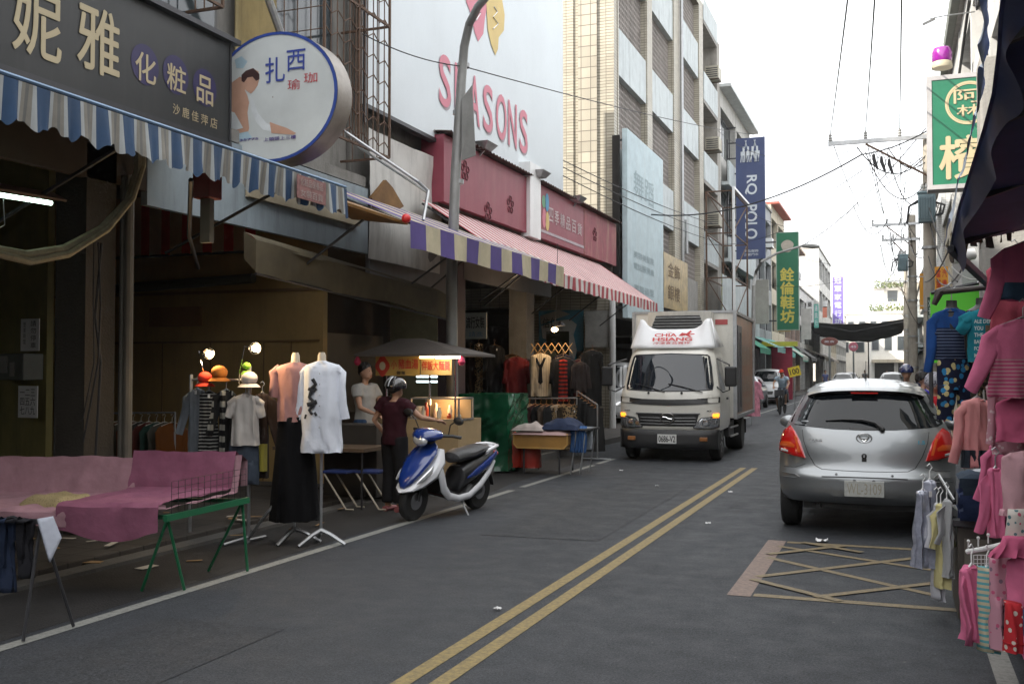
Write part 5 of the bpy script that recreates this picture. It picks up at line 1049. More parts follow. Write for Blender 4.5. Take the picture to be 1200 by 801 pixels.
# ---------------------------------------------------------------- other vehicles seen from the front
def small_vehicle(name, label, loc, rz, paint, W=.84, H=1.5, L=4.2, hood=.95, wb=.30, boxy=0., plate=True):
    t = thing(name, label, 'car', loc, rz); h = H
    s_ = Shell([(.25,W-.05),(.4,W),(.75,W),(hood,W-.05),(hood+.1,W-.09),(h-.12,W-.25+boxy*.15),(h,W-.36+boxy*.2)], [(.25,.08),(.4,0),(.6,.02),(.78,.10),(hood,.55-boxy*.45),(hood+.06,.95-boxy*.78),(h-.12,1.62-boxy*1.15),(h,1.85-boxy*1.2)], L, [(0,h),(L*.85,h-.02),(L,h-.45)], c2=.12, c7=.22)
    b = MB(); s_.body(b); b.build('body', paint, t, smooth=True, world=False, ang=50); w0, w1 = W-.15, W-.33+boxy*.15
    b = MB(); s_.patch(b, [(-w0,hood+.09),(0,hood+.07),(w0,hood+.09),(w1,h-.10),(0,h-.07),(-w1,h-.10)], .005, 6); b.build('windscreen', m_cglass, t, smooth=True, world=False)
    b = MB(); s_.patch(b, [(-.42,.50),(.42,.50),(.46,.66),(-.46,.66)], .006, 3); s_.patch(b, [(-.6,.28),(.6,.28),(.6,.36),(-.6,.36)], .006, 3); b.build('grille', m_black, t, world=False)
    for sg in (-1, 1):
        b = MB(); s_.patch(b, [(sg*.5,.60),(sg*(W-.06),.62),(sg*(W-.05),.76),(sg*.52,.71)], .008, 4, thick=.01); b.build('headlight', m_clear, t, smooth=True, world=False)
        b = MB(); s_.spatch(b, sg, [(1.5-boxy*.9,hood+.05),(L*.8,hood+.05),(L*.75,h-.14),(2.0-boxy*1.1,h-.14)]); b.build('side_window', m_cglass, t, world=False)
        b = MB(); b.ball((sg*(W+.07),1.3-boxy*.7,hood+.08), (.1,.06,.07)); b.build('wing_mirror', paint, t, smooth=True, world=False)
        for y in (.8, L-.75):
            b = MB(); s_.spatch(b, sg, [(y+.36*math.cos(a),.31+.36*max(-.1,math.sin(a))) for a in [i*2*math.pi/20 for i in range(20)]], .004); b.build('wheel_arch', m_black, t, world=False); wheel(t, sg*(W-.07), y, wb, .19, sg)
    if plate: b = MB(); b.box((-.17,-.02,.38),(.17,.0,.48)); b.build('number_plate', m_white, t, world=False)
    return t
pw_ = M('white car paint', (.55,.56,.57), rough=.35, var=.04, coat=.6); pg_ = M('grey car paint', (.20,.22,.24), rough=.35, metal=.6, var=.04, coat=.6)
p = onZ(912, 474); small_vehicle('parked_car', 'white multi purpose car parked at the left behind the cyclist', (p.x-.7,p.y,0), R(1), pw_, W=.88, H=1.72, L=4.4, hood=1.05, boxy=.15)
p = onZ(886, 481); small_vehicle('parked_car', 'grey saloon parked at the left right behind the truck box', (p.x-.75,p.y,0), R(1), pg_, W=.84, H=1.42, L=4.4)
p = onZ(874, 486); small_vehicle('parked_car', 'silver blue car half hidden by the truck box', (p.x-1.5,p.y,0), R(1), M('blue grey paint', (.25,.30,.34), rough=.35, metal=.5, coat=.6), W=.84, H=1.45, L=4.2)
small_vehicle('parked_van', 'white van parked in the dark gap left of the truck', (-8.35,29.4,0), R(3), pw_, W=.85, H=1.9, L=4.2, hood=1.05, boxy=.85)
small_vehicle('distant_car', 'pale car far down the street left of the round pink sign', (-3.9,82,0), 0, pw_, W=.85, H=1.5)
small_vehicle('distant_car', 'dark car far down the street beyond the pale car', (-4.3,104,0), 0, M('dark car paint', (.04,.045,.05), rough=.3, coat=.6), W=.85, H=1.5)
small_vehicle('distant_car', 'white car on the right far beyond the silver hatchback', (-.2,62,0), 0, pw_, W=.85, H=1.55)
# ---------------------------------------------------------------- scooter (front towards -y, leaning on its side stand)
SL = (-4.84,10.72,0); scr = thing('motor_scooter', 'blue and white motor scooter with black seat parked on the white edge line', 'scooter', SL, R(-13))
LEAN = Matrix.Rotation(R(7), 4, 'Y') @ Matrix.Scale(.95, 4)
def sb(b, name, m_, par=scr, **k): b.xf(LEAN); return b.build(name, m_, par, world=False, **k)
m_sblue = M('scooter blue', (.010,.035,.20), rough=.22, var=.08, coat=1); m_swh = M('scooter white', (.72,.73,.76), rough=.3, var=.04, coat=.7); m_seat = M('vinyl seat', (.025,.025,.027), rough=.5, bump=.2, bsc=60)
def swheel(y, w_):
    b = MB(); r = .235; b.lathe([(r*.6,-w_*.42),(r*.85,-w_*.5),(r*.96,-w_*.35),(r,0),(r*.96,w_*.35),(r*.85,w_*.5),(r*.6,w_*.42)], (0,y,r), 30, axis='x'); wh = sb(b, 'wheel', m_rubber, smooth=True)
    b = MB(); b.lathe([(r*.62,-w_*.3),(r*.62,w_*.3)], (0,y,r), 24, axis='x'); 
    for k in range(5): a = 2*math.pi*k/5; b.bar((0,y,r),(0,y+r*.62*math.cos(a),r+r*.62*math.sin(a)),.05,.03)
    b.lathe([(.10,w_*.4),(.10,w_*.46)], (0,y,r), 18, axis='x'); sb(b, 'rim', m_alloy, wh)
swheel(-.63, .10); swheel(.62, .12)
def prof(b, path, n=14, mi=0, pw=2.2):
    """path of (y, z, half width, half thickness, pitch) -> rounded body section loft"""
    rings = []
    for (y, z, w_, h_, th) in path:
        c, s = math.cos(th), math.sin(th); ring = []
        for k in range(n):
            a = 2*math.pi*k/n; ca, sa = math.cos(a), math.sin(a); ux = math.copysign(abs(ca)**(2/pw), ca)*w_; uh = math.copysign(abs(sa)**(2/pw), sa)*h_
            ring.append(V((ux, y-uh*s, z+uh*c)))
        rings.append(ring)
    b.loft(rings, mi); return b
sb(prof(MB(), [(-.86,.40,.03,.02,.6),(-.83,.46,.09,.04,.7),(-.74,.56,.14,.055,.75),(-.62,.69,.175,.06,.8),(-.50,.80,.17,.05,.9),(-.43,.87,.12,.035,1.0),(-.41,.90,.07,.02,1.1)]), 'front_cowl', m_sblue, smooth=True)
sb(prof(MB(), [(-.88,.35,.02,.03,1.3),(-.81,.38,.125,.05,1.2),(-.68,.44,.175,.10,1.1),(-.52,.54,.215,.13,1.1),(-.42,.70,.235,.10,1.3),(-.37,.84,.17,.05,1.4)]), 'leg_shield', m_swh, smooth=True)
for sg in (-1, 1):
    b = MB(); b.tube([(sg*.19,-.46,.70),(sg*.205,-.42,.55),(sg*.20,-.34,.38),(sg*.19,-.22,.28),(sg*.19,-.02,.235),(sg*.19,.20,.25),(sg*.185,.42,.36),(sg*.17,.60,.50),(sg*.14,.74,.62)], [.03,.05,.055,.05,.042,.042,.045,.04,.02], 10, flat=.55, fdir=(1,0,0)); sb(b, 'side_sill', m_swh, smooth=True)
    b = MB(); b.tube([(sg*.155,-.79,.475),(sg*.175,-.70,.53),(sg*.185,-.60,.60),(sg*.17,-.54,.66)], [.012,.035,.035,.012], 8, flat=.5, fdir=(1,0,0)); sb(b, 'turn_signal', m_clear, smooth=True)
    b = MB(); b.tube([(sg*.165,.16,.46),(sg*.185,.34,.53),(sg*.18,.56,.62),(sg*.13,.78,.72)], [.01,.05,.055,.03], 10, flat=.4, fdir=(1,0,0)); sb(b, 'side_panel', m_sblue, smooth=True)
    b = MB(); b.tube([(sg*.16,-.42,1.0),(sg*.26,-.36,1.01),(sg*.35,-.30,1.0)], [.02,.018,.019], 8); sb(b, 'handlebar_grip', m_black, smooth=True)
    b = MB(); b.tube([(sg*.22,-.38,1.02),(sg*.26,-.42,1.14),(sg*.32,-.43,1.18)], .007, 6); b.ball((sg*.37,-.42,1.20), (.075,.018,.045)); sb(b, 'mirror', m_black, smooth=True)
    b = MB(); b.tube([(sg*.06,-.53,.66),(sg*.065,-.63,.24)], .02, 8); sb(b, 'fork', m_black, smooth=True)
sb(prof(MB(), [(-.66,.98,.03,.02,-.2),(-.62,.985,.12,.06,-.1),(-.54,.99,.17,.075,0),(-.44,1.0,.19,.07,.1),(-.36,1.01,.14,.05,.2),(-.31,1.01,.06,.03,.2)]), 'handlebar_cover', m_sblue, smooth=True)
b = MB(); b.ball((0,-.615,.935), (.105,.05,.068)); sb(b, 'headlight', m_clear, smooth=True)
sb(prof(MB(), [(-.42,.84,.06,.05,1.57),(-.42,.96,.06,.05,1.57)]), 'steering_stem', m_black, smooth=True)
b = MB(); b.grid(lambda u, v: ((-1+2*v)*.17, -.30+.44*u, .29-.05*math.sin(u*2.6)), 8, 6); o = sb(b, 'floor_mat', M('red mat', (.45,.06,.05), rough=.7), smooth=True)
sb(prof(MB(), [(-.34,.62,.17,.02,1.4),(-.30,.42,.18,.02,1.3),(-.24,.27,.18,.02,.6),(.0,.22,.19,.03,0),(.18,.24,.19,.06,0),(.3,.32,.18,.1,.3)]), 'inner_cover', m_black, smooth=True)
sb(prof(MB(), [(.10,.30,.10,.08,.2),(.14,.44,.15,.15,.1),(.30,.52,.175,.16,0),(.50,.58,.17,.14,0),(.68,.64,.13,.10,.1),(.82,.71,.06,.05,.2)]), 'rear_body', M('scooter dark grey', (.02,.02,.022), rough=.35, coat=.3), smooth=True)
sb(prof(MB(), [(-.02,.66,.05,.03,.1),(.02,.69,.12,.06,.1),(.14,.715,.15,.075,.05),(.30,.725,.155,.07,.0),(.46,.755,.15,.065,.1),(.62,.775,.12,.05,.1),(.72,.775,.06,.03,.1)]), 'seat', m_seat, smooth=True)
b = MB(); b.tube([(-.11,.56,.74),(-.13,.70,.79),(-.09,.84,.80),(0,.88,.80),(.09,.84,.80),(.13,.70,.79),(.11,.56,.74)], .022, 8); b.tube([(0,.86,.79),(0,.90,.66),(0,.87,.58)], [.05,.045,.02], 8); sb(b, 'grab_rail', m_swh, smooth=True)
b = MB(); b.ball((0,.87,.70), (.10,.035,.04)); sb(b, 'tail_light', m_lamp, smooth=True)
b = MB(); b.tube([(-.10,.25,.26),(-.13,.5,.28),(-.14,.80,.34)], [.03,.05,.045], 10); sb(b, 'exhaust', m_dsteel, smooth=True)
sb(prof(MB(), [(.22,.22,.09,.07,0),(.45,.24,.10,.08,0),(.66,.25,.06,.07,0)]), 'engine', m_dsteel, smooth=True)
b = MB(); b.grid(lambda u, v: ((-1+2*v)*.065, .62+.27*math.cos(.2+u*1.3), .235+.27*math.sin(.2+u*1.3)), 8, 3); b.grid(lambda u, v: ((-1+2*v)*.055, -.63-.265*math.cos(.5+u*1.9), .235+.265*math.sin(.5+u*1.9)), 10, 3); sb(b, 'mudguard', m_black, smooth=True)
b = MB(); b.tube([(.12,.12,.2),(.26,.10,.0)], .01, 6); b.build('side_stand', m_steel, scr, world=False)
b = MB(); b.text('RACING', V((.187,-.62,.68)), Y_*-1+Z_*.8*-1, Z_, .13, .02, .004, 0, .02) if False else b.box((.179,.45,.60),(.187,.6,.615)); sb(b, 'decal', m_swh)
# ================================================================ people
def remesh(b, vox=.014, it=6):
    me = bpy.data.meshes.new('t'); me.from_pydata([tuple(p) for p in b.v], [], b.f); o = bpy.data.objects.new('t', me); COL.objects.link(o)
    m1 = o.modifiers.new('r', 'REMESH'); m1.mode = 'VOXEL'; m1.voxel_size = vox; m2 = o.modifiers.new('s', 'SMOOTH'); m2.iterations = it; m2.factor = .5
    bpy.context.view_layer.update(); e = o.evaluated_get(bpy.context.evaluated_depsgraph_get()); m = e.to_mesh()
    r_ = MB(); r_.add([v.co.copy() for v in m.vertices], [tuple(p.vertices) for p in m.polygons]); e.to_mesh_clear(); bpy.data.objects.remove(o); return r_
def hand(b, wr, d, up, side=1, s=1.):
    wr, d, up = V(wr), V(d).normalized(), V(up).normalized(); lat = d.cross(up).normalized()*side
    b.tube([wr-d*.02, wr+d*.03, wr+d*.085*s], [.026*s,.038*s,.040*s], 10, flat=.45, fdir=up)
    for k, (o, l) in enumerate(((-.030,.062),(-.010,.074),(.011,.070),(.030,.055))):
        p = wr+d*.08*s+lat*o*s; b.tube([p, p+d*l*.5*s-up*.004, p+d*l*.85*s-up*.018, p+d*l*s-up*.036], [.0095*s,.0088*s,.008*s,.006*s], 7)
    p = wr+d*.03-lat*.036*s; b.tube([p, p+d*.03*s-lat*.02*s-up*.01, p+d*.06*s-lat*.022*s-up*.022], [.012*s,.010*s,.007*s], 7)
def person(label, loc, rz, j={}, top=None, legs=None, hair=True, s=1., long_sl=False, vox=.015, skirt=False, shoes=m_black, head_turn=0., hair_m=None, grp=None, sleeves=True, loose=.02, hasface=True):
    """front of the body looks towards local -y"""
    t = thing('person', label, 'person', loc, rz, grp)
    J = dict(pel=(0,0,.95), wai=(0,0,1.08), che=(0,0,1.28), nec=(0,.01,1.44), hd=(0,-.015,1.60), sl=(-.175,0,1.39), sr=(.175,0,1.39), el=(-.23,.02,1.12), er=(.23,.02,1.12), wl=(-.25,-.06,.88), wr=(.25,-.06,.88),
             hl=(-.09,0,.92), hr=(.09,0,.92), kl=(-.10,-.02,.50), kr=(.10,-.02,.50), al=(-.10,.02,.09), ar=(.10,.02,.09)); J.update(j)
    J = {k: V(v)*s for k, v in J.items()}
    b = MB(); b.tube([J['pel']-V((0,0,.06)), J['pel'], J['wai'], J['che'], J['che']+(J['nec']-J['che'])*.65, J['nec'], J['hd']-V((0,0,.05))*s], [r*s for r in (.10,.145,.125,.15,.12,.052,.048)], 14, flat=.72, fdir=(0,1,0))
    for a, e, w_ in (('sl','el','wl'),('sr','er','wr')):
        b.tube([J['che']+(J[a]-J['che'])*.5+V((0,0,.05))*s, J[a], (J[a]+J[e])/2, J[e], (J[e]+J[w_])/2, J[w_]], [r*s for r in (.06,.055,.045,.037,.034,.025)], 10)
    for h_, k, a in (('hl','kl','al'),('hr','kr','ar')):
        b.tube([J['pel'], J[h_], (J[h_]+J[k])/2, J[k], J[k]+(J[a]-J[k])*.35, J[a]], [r*s for r in (.09,.085,.072,.052,.053,.036)], 12)
        b.tube([J[a], J[a]+V((0,-.06,-.05))*s, J[a]+V((0,-.16,-.065))*s], [.04*s,.042*s,.03*s], 8)
    hd = J['hd']; T = Matrix.Translation(hd) @ Matrix.Rotation(head_turn, 4, 'Z')
    h = MB(); h.ball((0,.012,.02), (.076*s,.094*s,.105*s)); h.ball((0,-.03,-.045), (.055*s,.062*s,.06*s)); h.tube([(0,-.085*s,.02*s),(0,-.105*s,-.012*s),(0,-.10*s,-.025*s)], [.008*s,.014*s,.012*s], 8)
    for sg in (-1,1): h.ball((sg*.076*s,.012,0), (.012*s,.02*s,.032*s), 8, 6)
    h.xf(T); b.add(h.v, h.f); b = remesh(b, vox, 5)
    for a, e, w_, sd in (('sl','el','wl',1),('sr','er','wr',-1)):
        d = J[w_]-J[e]; hand(b, J[w_], d, V((0,-1,.4)) if abs(d.normalized().y) < .8 else Z_, sd, s)
    b.build('body', m_skin, t, smooth=True, world=False, ang=80, fix=False)
    if hasface:
        f = MB()
        for sg in (-1,1): f.ball((sg*.030*s,-.088*s,.022*s), (.012*s,.006*s,.006*s), 8, 6); f.tube([(sg*.018*s,-.09*s,.04*s),(sg*.045*s,-.083*s,.042*s)], .003*s, 5)
        f.tube([(-.022*s,-.088*s,-.052*s),(0,-.094*s,-.05*s),(.022*s,-.088*s,-.052*s)], .005*s, 6, 1); f.xf(T); f.build('face', [m_hair, M('lips', (.3,.1,.08))], t, world=False, smooth=True)
    if hair:
        h = MB(); h.grid(lambda u, v: (lambda a, p, rr: (.086*s*rr*math.sin(p)*math.cos(a), (.018+.106*rr*math.sin(p)*math.sin(a))*s, (.024+.118*rr*math.cos(p))*s))(u*2*math.pi, v*(1.08+1.12*(.5+.5*math.sin(u*2*math.pi))**.8), 1+.16*noise.noise(V((math.cos(u*6.28)*4,math.sin(u*6.28)*4,v*5+s)))), 44, 12); h.xf(T); o = h.build('hair', hair_m or m_hair, t, smooth=True, world=False)
    L = loose
    if top:
        c = MB(); c.tube([J['pel']-V((0,0,.10))*s, J['pel']-V((0,0,.02))*s, J['wai'], J['che'], J['che']+(J['nec']-J['che'])*.62, J['nec']-V((0,0,.015))*s], [(r+L)*s for r in (.150,.150,.135,.155,.122,.06)], 14, flat=.76, fdir=(0,1,0))
        for a, e, w_ in (('sl','el','wl'),('sr','er','wr')):
            pts = [J['che']+(J[a]-J['che'])*.5+V((0,0,.05))*s, J[a], (J[a]+J[e])/2]; rr = [.06+L,.06+L,.055+L]
            if long_sl: pts += [J[e], (J[e]+J[w_])/2, J[e]+(J[w_]-J[e])*.92]; rr += [.048+L,.045+L,.038+L*.7]
            if sleeves: c.tube(pts, [r*s for r in rr], 10)
        c = remesh(c, vox, 5); c.v = [p+V((noise.noise(p*9),noise.noise(p*9+V((5,0,0))),0))*.012 for p in c.v]; c.build('shirt', top, t, smooth=True, world=False, ang=80, fix=False)
    if legs:
        c = MB(); c.tube([J['pel']-V((0,0,.05))*s, J['pel']+V((0,0,.08))*s], [(.145+L*.6)*s,(.13+L*.6)*s], 14, flat=.76, fdir=(0,1,0))
        for h_, k, a in (('hl','kl','al'),('hr','kr','ar')): c.tube([J['pel'], J[h_], (J[h_]+J[k])/2, J[k], J[k]+(J[a]-J[k])*(.1 if skirt else .95)], [(r+L*.6)*s for r in (.10,.095,.082,.066,.06)], 12)
        c = remesh(c, vox, 5); c.build('trousers', legs, t, smooth=True, world=False, ang=80, fix=False)
    for a in ('al','ar'):
        b = MB(); b.tube([J[a]+V((0,.05,-.055))*s, J[a]+V((0,-.06,-.05))*s, J[a]+V((0,-.17,-.06))*s], [.045*s,.05*s,.035*s], 10, flat=.8, fdir=(0,0,1)); b.build('shoe', shoes, t, smooth=True, world=False)
    return t, J
def helmet(t, J, m_, s=1., stripe=None, turn=0.):
    hd = J['hd']; b = MB(); b.grid(lambda u, v: (lambda a, p: (hd.x+.118*math.sin(p)*math.cos(a), hd.y+.01+.135*math.sin(p)*math.sin(a), hd.z+.035+.125*math.cos(p)))(u*2*math.pi, v*1.75), 24, 10); o = b.build('helmet', m_, t, smooth=True, world=False)
    if stripe:
        b = MB()
        for k in (-.5,0,.5): b.tube([(hd.x+.12*math.sin(p)*math.sin(k*1.2)+.003, hd.y+.01+.138*math.sin(p)*math.cos(k*1.2), hd.z+.035+.128*math.cos(p)) for p in (.4,.8,1.2,1.5)], .012, 6, flat=.4, fdir=(0,1,0))
        b.build('helmet_stripe', stripe, o, smooth=True, world=False)
m_maroon = cloth('maroon cloth', (.032,.006,.011)); m_wtee = cloth('white cotton', (.36,.36,.35), .06); m_blackc = cloth('black cloth', (.012,.012,.014)); m_denim = cloth('blue denim', (.035,.065,.13), .3)
# woman in a helmet at the food cart, back to the camera
t, J = person('woman in dark helmet and maroon top seen from behind at the food cart', (-5.5,10.75,0), R(165), dict(er=(.30,.06,1.16), wr=(.24,-.05,1.0), sl=(-.18,0,1.36), el=(-.34,-.14,1.20), wl=(-.40,-.36,1.16), hd=(-.01,-.03,1.555), nec=(0,.0,1.42)), m_maroon, m_blackc, s=.91, shoes=M('pink shoes', (.35,.12,.13)), loose=.035)
helmet(t, J, M('helmet black', (.012,.012,.014), rough=.15, coat=1, var=0), stripe=m_steel)
# the vendor
b = MB(); q_ = atD(421, 497, 12.9); b.box((q_.x-.45,q_.y-.1,.07),(q_.x+.3,q_.y+.35,q_.z)); tag(b.build('side_counter', M('added dark counter', (.05,.045,.04), rough=.5, metal=.3, dirt=.4), bevel=.01), 'dark side counter added to darken the space before the young man in the white T-shirt', 'counter')  # dark box added to keep the area below the vendor dark
p = atD(428, 470, 13.6); person('young man in white T-shirt standing in profile behind the food cart', (p.x,p.y,.05), R(78), dict(er=(.22,-.12,1.13), wr=(.18,-.32,1.05), el=(-.22,-.1,1.13), wl=(-.16,-.30,1.05)), m_wtee, m_denim, s=.98)
# cyclist
p = onZ(914, 486); CY = thing('bicycle', 'dark bicycle ridden towards the camera beside the parked white car', 'bicycle', (p.x,p.y,0), R(-4))
for y, nm in ((-.0,'wheel'),(1.05,'wheel')):
    b = MB(); b.lathe([(.31,-.02),(.34,0),(.31,.02)], (0,y,.34), 26, axis='x'); b.lathe([(.03,-.04),(.03,.04)], (0,y,.34), 8, axis='x')
    for k in range(8): a = math.pi*k/4; b.bar((0,y,.34),(0,y+.31*math.cos(a),.34+.31*math.sin(a)),.006)
    b.build(nm, m_rubber, CY, world=False)
b = MB(); b.tube([(0,0,.34),(0,.1,.72),(0,.14,.98)], .018, 7); b.tube([(0,.13,.80),(0,.52,.32),(0,.62,.86)], .018, 7); b.tube([(0,.52,.32),(0,1.05,.34),(0,.60,.75)], .014, 7); b.build('frame', m_dsteel, CY, world=False)
b = MB(); b.tube([(-.27,.22,1.02),(-.2,.14,1.02),(.2,.14,1.02),(.27,.22,1.02)], .013, 7); b.build('handlebar', m_black, CY, world=False); b = MB(); b.ball((0,.66,.9), (.09,.14,.04)); b.build('saddle', m_black, CY, world=False)
b = MB(); b.box((-.17,-.18,.72),(.17,.06,.94)); b.build('basket', m_dsteel, CY, world=False)
t, J = person('cyclist in pale blue shirt and red cap riding towards the camera', (p.x,p.y,0), R(-4), dict(pel=(0,.64,.98), wai=(0,.60,1.1), che=(0,.50,1.28), nec=(0,.42,1.42), hd=(0,.38,1.57), sl=(-.18,.46,1.38), sr=(.18,.46,1.38), el=(-.29,.36,1.2), er=(.29,.36,1.2), wl=(-.26,.2,1.07), wr=(.26,.2,1.07),
    hl=(-.09,.6,.93), hr=(.09,.6,.93), kl=(-.16,.18,.70), kr=(.16,.26,.84), al=(-.13,.42,.22), ar=(.13,.50,.42)), cloth('pale blue shirt', (.33,.42,.50)), cloth('dark shorts', (.05,.06,.08)), skirt=True, vox=.018)
b = MB(); hd = J['hd']; b.grid(lambda u, v: (lambda a, q: (hd.x+.095*math.sin(q)*math.cos(a), hd.y+.01+.115*math.sin(q)*math.sin(a), hd.z+.03+.115*math.cos(q)))(u*2*math.pi, v*1.5), 18, 6); b.slab((hd.x-.08,hd.y-.18,hd.z+.03),(hd.x+.08,hd.y-.18,hd.z+.03),(hd.x+.08,hd.y-.08,hd.z+.05),(hd.x-.08,hd.y-.08,hd.z+.05),.01); b.build('cap', cloth('red cap', (.5,.05,.03)), t, world=False, smooth=True)
# people behind the silver car
t, J = person('dark helmeted rider far right beyond the roof of the silver hatchback', (.16,18.4,0), R(10), {}, cloth('navy jacket', (.03,.03,.06)), m_denim, vox=.02, long_sl=True)
helmet(t, J, M('navy helmet', (.02,.03,.10), rough=.2, coat=1, var=0), stripe=m_red)
p = atD(1082, 456, 14.2); person('man in violet blue shirt in profile beyond the silver hatchback', (p.x,p.y,0), R(95), {}, cloth('violet blue cloth', (.06,.05,.35)), m_blackc, s=.95, vox=.018)
p = atD(1095, 470, 12.6); t, J = person('shopper with grey patterned headscarf and red top behind the silver hatchback', (p.x,p.y,0), R(20), dict(el=(-.27,.0,1.12), wl=(-.22,-.2,1.05)), cloth('red top', (.42,.02,.03)), cloth('white print skirt', (.5,.5,.5)), s=.93, vox=.018)
b = MB(); hd = J['hd']; b.ball((hd.x,hd.y+.02,hd.z+.02), (.115,.12,.12)); b.build('headscarf', M_pat('scarf print', 'print', (.32,.32,.36), (.08,.08,.11), 40, .4), t, world=False, smooth=True)
t, J = person('dark clothed stall holder reaching out behind the hanging patterned trousers', (1.02,8.9,0), R(35), dict(el=(-.36,-.10,1.18), wl=(-.55,-.22,1.28), er=(.3,-.1,1.15), wr=(.32,-.28,1.1)), m_blackc, m_blackc, s=.94)
for i, (x, y, c, lb) in enumerate(((-2.6,96,(.4,.4,.42),'distant walker in pale shirt near the street end'), (-.9,110,(.3,.08,.08),'distant walker in dull red near the street end'), (-4.6,74,(.1,.12,.25),'distant walker in blue left of the pale far car'), (.9,70,(.4,.3,.1),'distant walker in ochre near the right poles'))): person(lb, (x,y,0), R(20*i), {}, cloth('far cloth %d' % i, c), m_blackc, vox=.03, hasface=False)

# ================================================================ garments
def ring(cx, cy, z, rx, ry, n=22, k=5, amp=0., ph=0.):
    return [V((cx+rx*math.cos(a), cy+(ry*math.sin(a))*(1+amp*math.sin(k*a+ph))+amp*.5*ry*math.sin((k+2)*a*1.3+ph), z)) for a in [2*math.pi*i/n for i in range(n)]]
def garment(label, loc, rz, kind='shirt', w_=.45, h=.6, mat=None, mat2=None, sl=.0, slw=.08, slang=.25, thick=.09, flare=1.1, amp=.25, hanger=True, cat='clothing', name=None, grp=None, band=None, neck=True, hook_m=None, split2=.6, seed=0, par=None):
    """hangs from its loc (top of the shoulders) down to -h"""
    r2 = random.Random(seed+len(label)*7); t = thing(name or {'shirt':'hanging_shirt','dress':'hanging_dress','trousers':'hanging_trousers','skirt':'hanging_skirt'}[kind], label, cat, loc, rz, grp)
    ph = r2.uniform(0,6); b = MB(); mats = [mat]+([mat2] if mat2 else [])
    if kind in ('shirt', 'dress'):
        rows = [(0,.115,.35),(-.02,.16,.42),(-.055,.27,.5),(-.095,.385,.62),(-.135,.455,.75),(-.19,.48,.88),(-.28,.475,.98)]; rows = [(z*w_, a*w_, th) for z, a, th in rows]; rows.append((-.38*h if .38*h > .29*w_ else -.29*w_-.01,.47*w_,1.03))
        for q in (.5,.6,.7,.8,.88,.95,1.): rows.append((-q*h, w_*.48*(1+(flare-1)*(q-.3)/.7), 1.05+.25*(q-.3)))
        rings = [ring(0, 0, z, rx, thick*.5*th, 34, 5, amp*min(1, max(0, (-z/h-.1))*1.3), ph+z*2) for z, rx, th in rows]
        b.loft(rings, (lambda i, j: 1 if (mat2 and rows[i][0] <= -split2*h+1e-4) else 0))
        if sl > 0:
            for sg in (-1, 1):
                x0, z0 = sg*w_*.40, -.09*w_-.02; d = V((sg*math.sin(slang), -.05, -math.cos(slang))); p = V((x0,0,z0-.02))
                b.tube([p-V((sg*.03,0,-.01)), p+d*.05+V((sg*.015,0,0)), p+d*sl*.35, p+d*sl*.7+V((0,-.015,0)), p+d*sl], [slw*.8, slw, slw*.9, slw*.8, slw*.72], 14, 0, .42, (0,1,0))
    elif kind == 'trousers':
        b.loft([ring(0,0,z,w_*.5*a,thick*.5,20,4,amp*.4,ph) for z, a in ((0,.94),(-.03,1),(-.14,1.04),(-.24,1.06))])
        for sg in (-1, 1): b.loft([ring(sg*w_*(.25+.06*q),0,-.2-(h-.2)*q,w_*.27*(1-.15*q),thick*.48,16,4,amp*.7,ph+q*3+sg) for q in (0,.25,.5,.75,1)])
    elif kind == 'skirt':
        b.loft([ring(0,0,-h*q,w_*.5*(.8+(flare-.8)*q),thick*.5*(1+.3*q),34,9,amp*(q+.2),ph) for q in (0,.1,.3,.5,.75,1)])
    ns = r2.uniform(0,50); b.v = [p_+V((.25*noise.noise(V((p_.z*7,p_.x*5,ns)))*min(.06,w_*.12), min(thick,.11)*.38*noise.noise(V((p_.x*13/max(.3,w_*2),p_.z*4+p_.x*3,ns)))+min(thick,.11)*.26*noise.noise(V((p_.x*34+p_.z*9,p_.z*13,ns))), .012*noise.noise(V((p_.x*16,ns,p_.z*2)))*(1 if p_.z < -.85*h else 0))) for p_ in b.v]
    o = b.build('cloth', mats, t, smooth=True, world=False, ang=85)
    if band: # (z fraction, height, material) strip e.g. ruffle or belt
        b = MB(); b.loft([ring(0,0,-band[0]*h-band[1]*q,w_*.5*band[3]*(1+.06*q),thick*.62,40,11,.25,ph+q) for q in (0,.5,1)]); b.build('ruffle', band[2], t, smooth=True, world=False, ang=85)
    if kind in ('shirt', 'dress'):
        b = MB(); zc_ = -.045*w_; b.tube([(w_*.185*math.cos(a), thick*.24*math.sin(a)-.004, zc_-.02*w_*(1-math.sin(a))) for a in [i*math.pi/8 for i in range(17)]], .0055, 6); b.build('collar', mats[-1] if mat2 else mat, t, smooth=True, world=False)
        if hanger and r2.random() < .6: b = MB(); xg = r2.uniform(-.12,.12)*w_; b.box((xg,-thick*.62,-.34*w_),(xg+.022,-thick*.62+.002,-.34*w_+.038)); b.build('price_tag', m_paper, t, world=False)
    if hanger:
        hm = hook_m or m_steel; b = MB(); b.tube([(0,0,-.005),(0,0,.06),(.02,0,.085),(0,0,.11),(-.02,0,.095)], .004, 6); b.tube([(-w_*.36,0,-.035),(0,0,.012),(w_*.36,0,-.035)], .006, 6); b.build('hanger', hm, t, world=False, smooth=True)
    return t
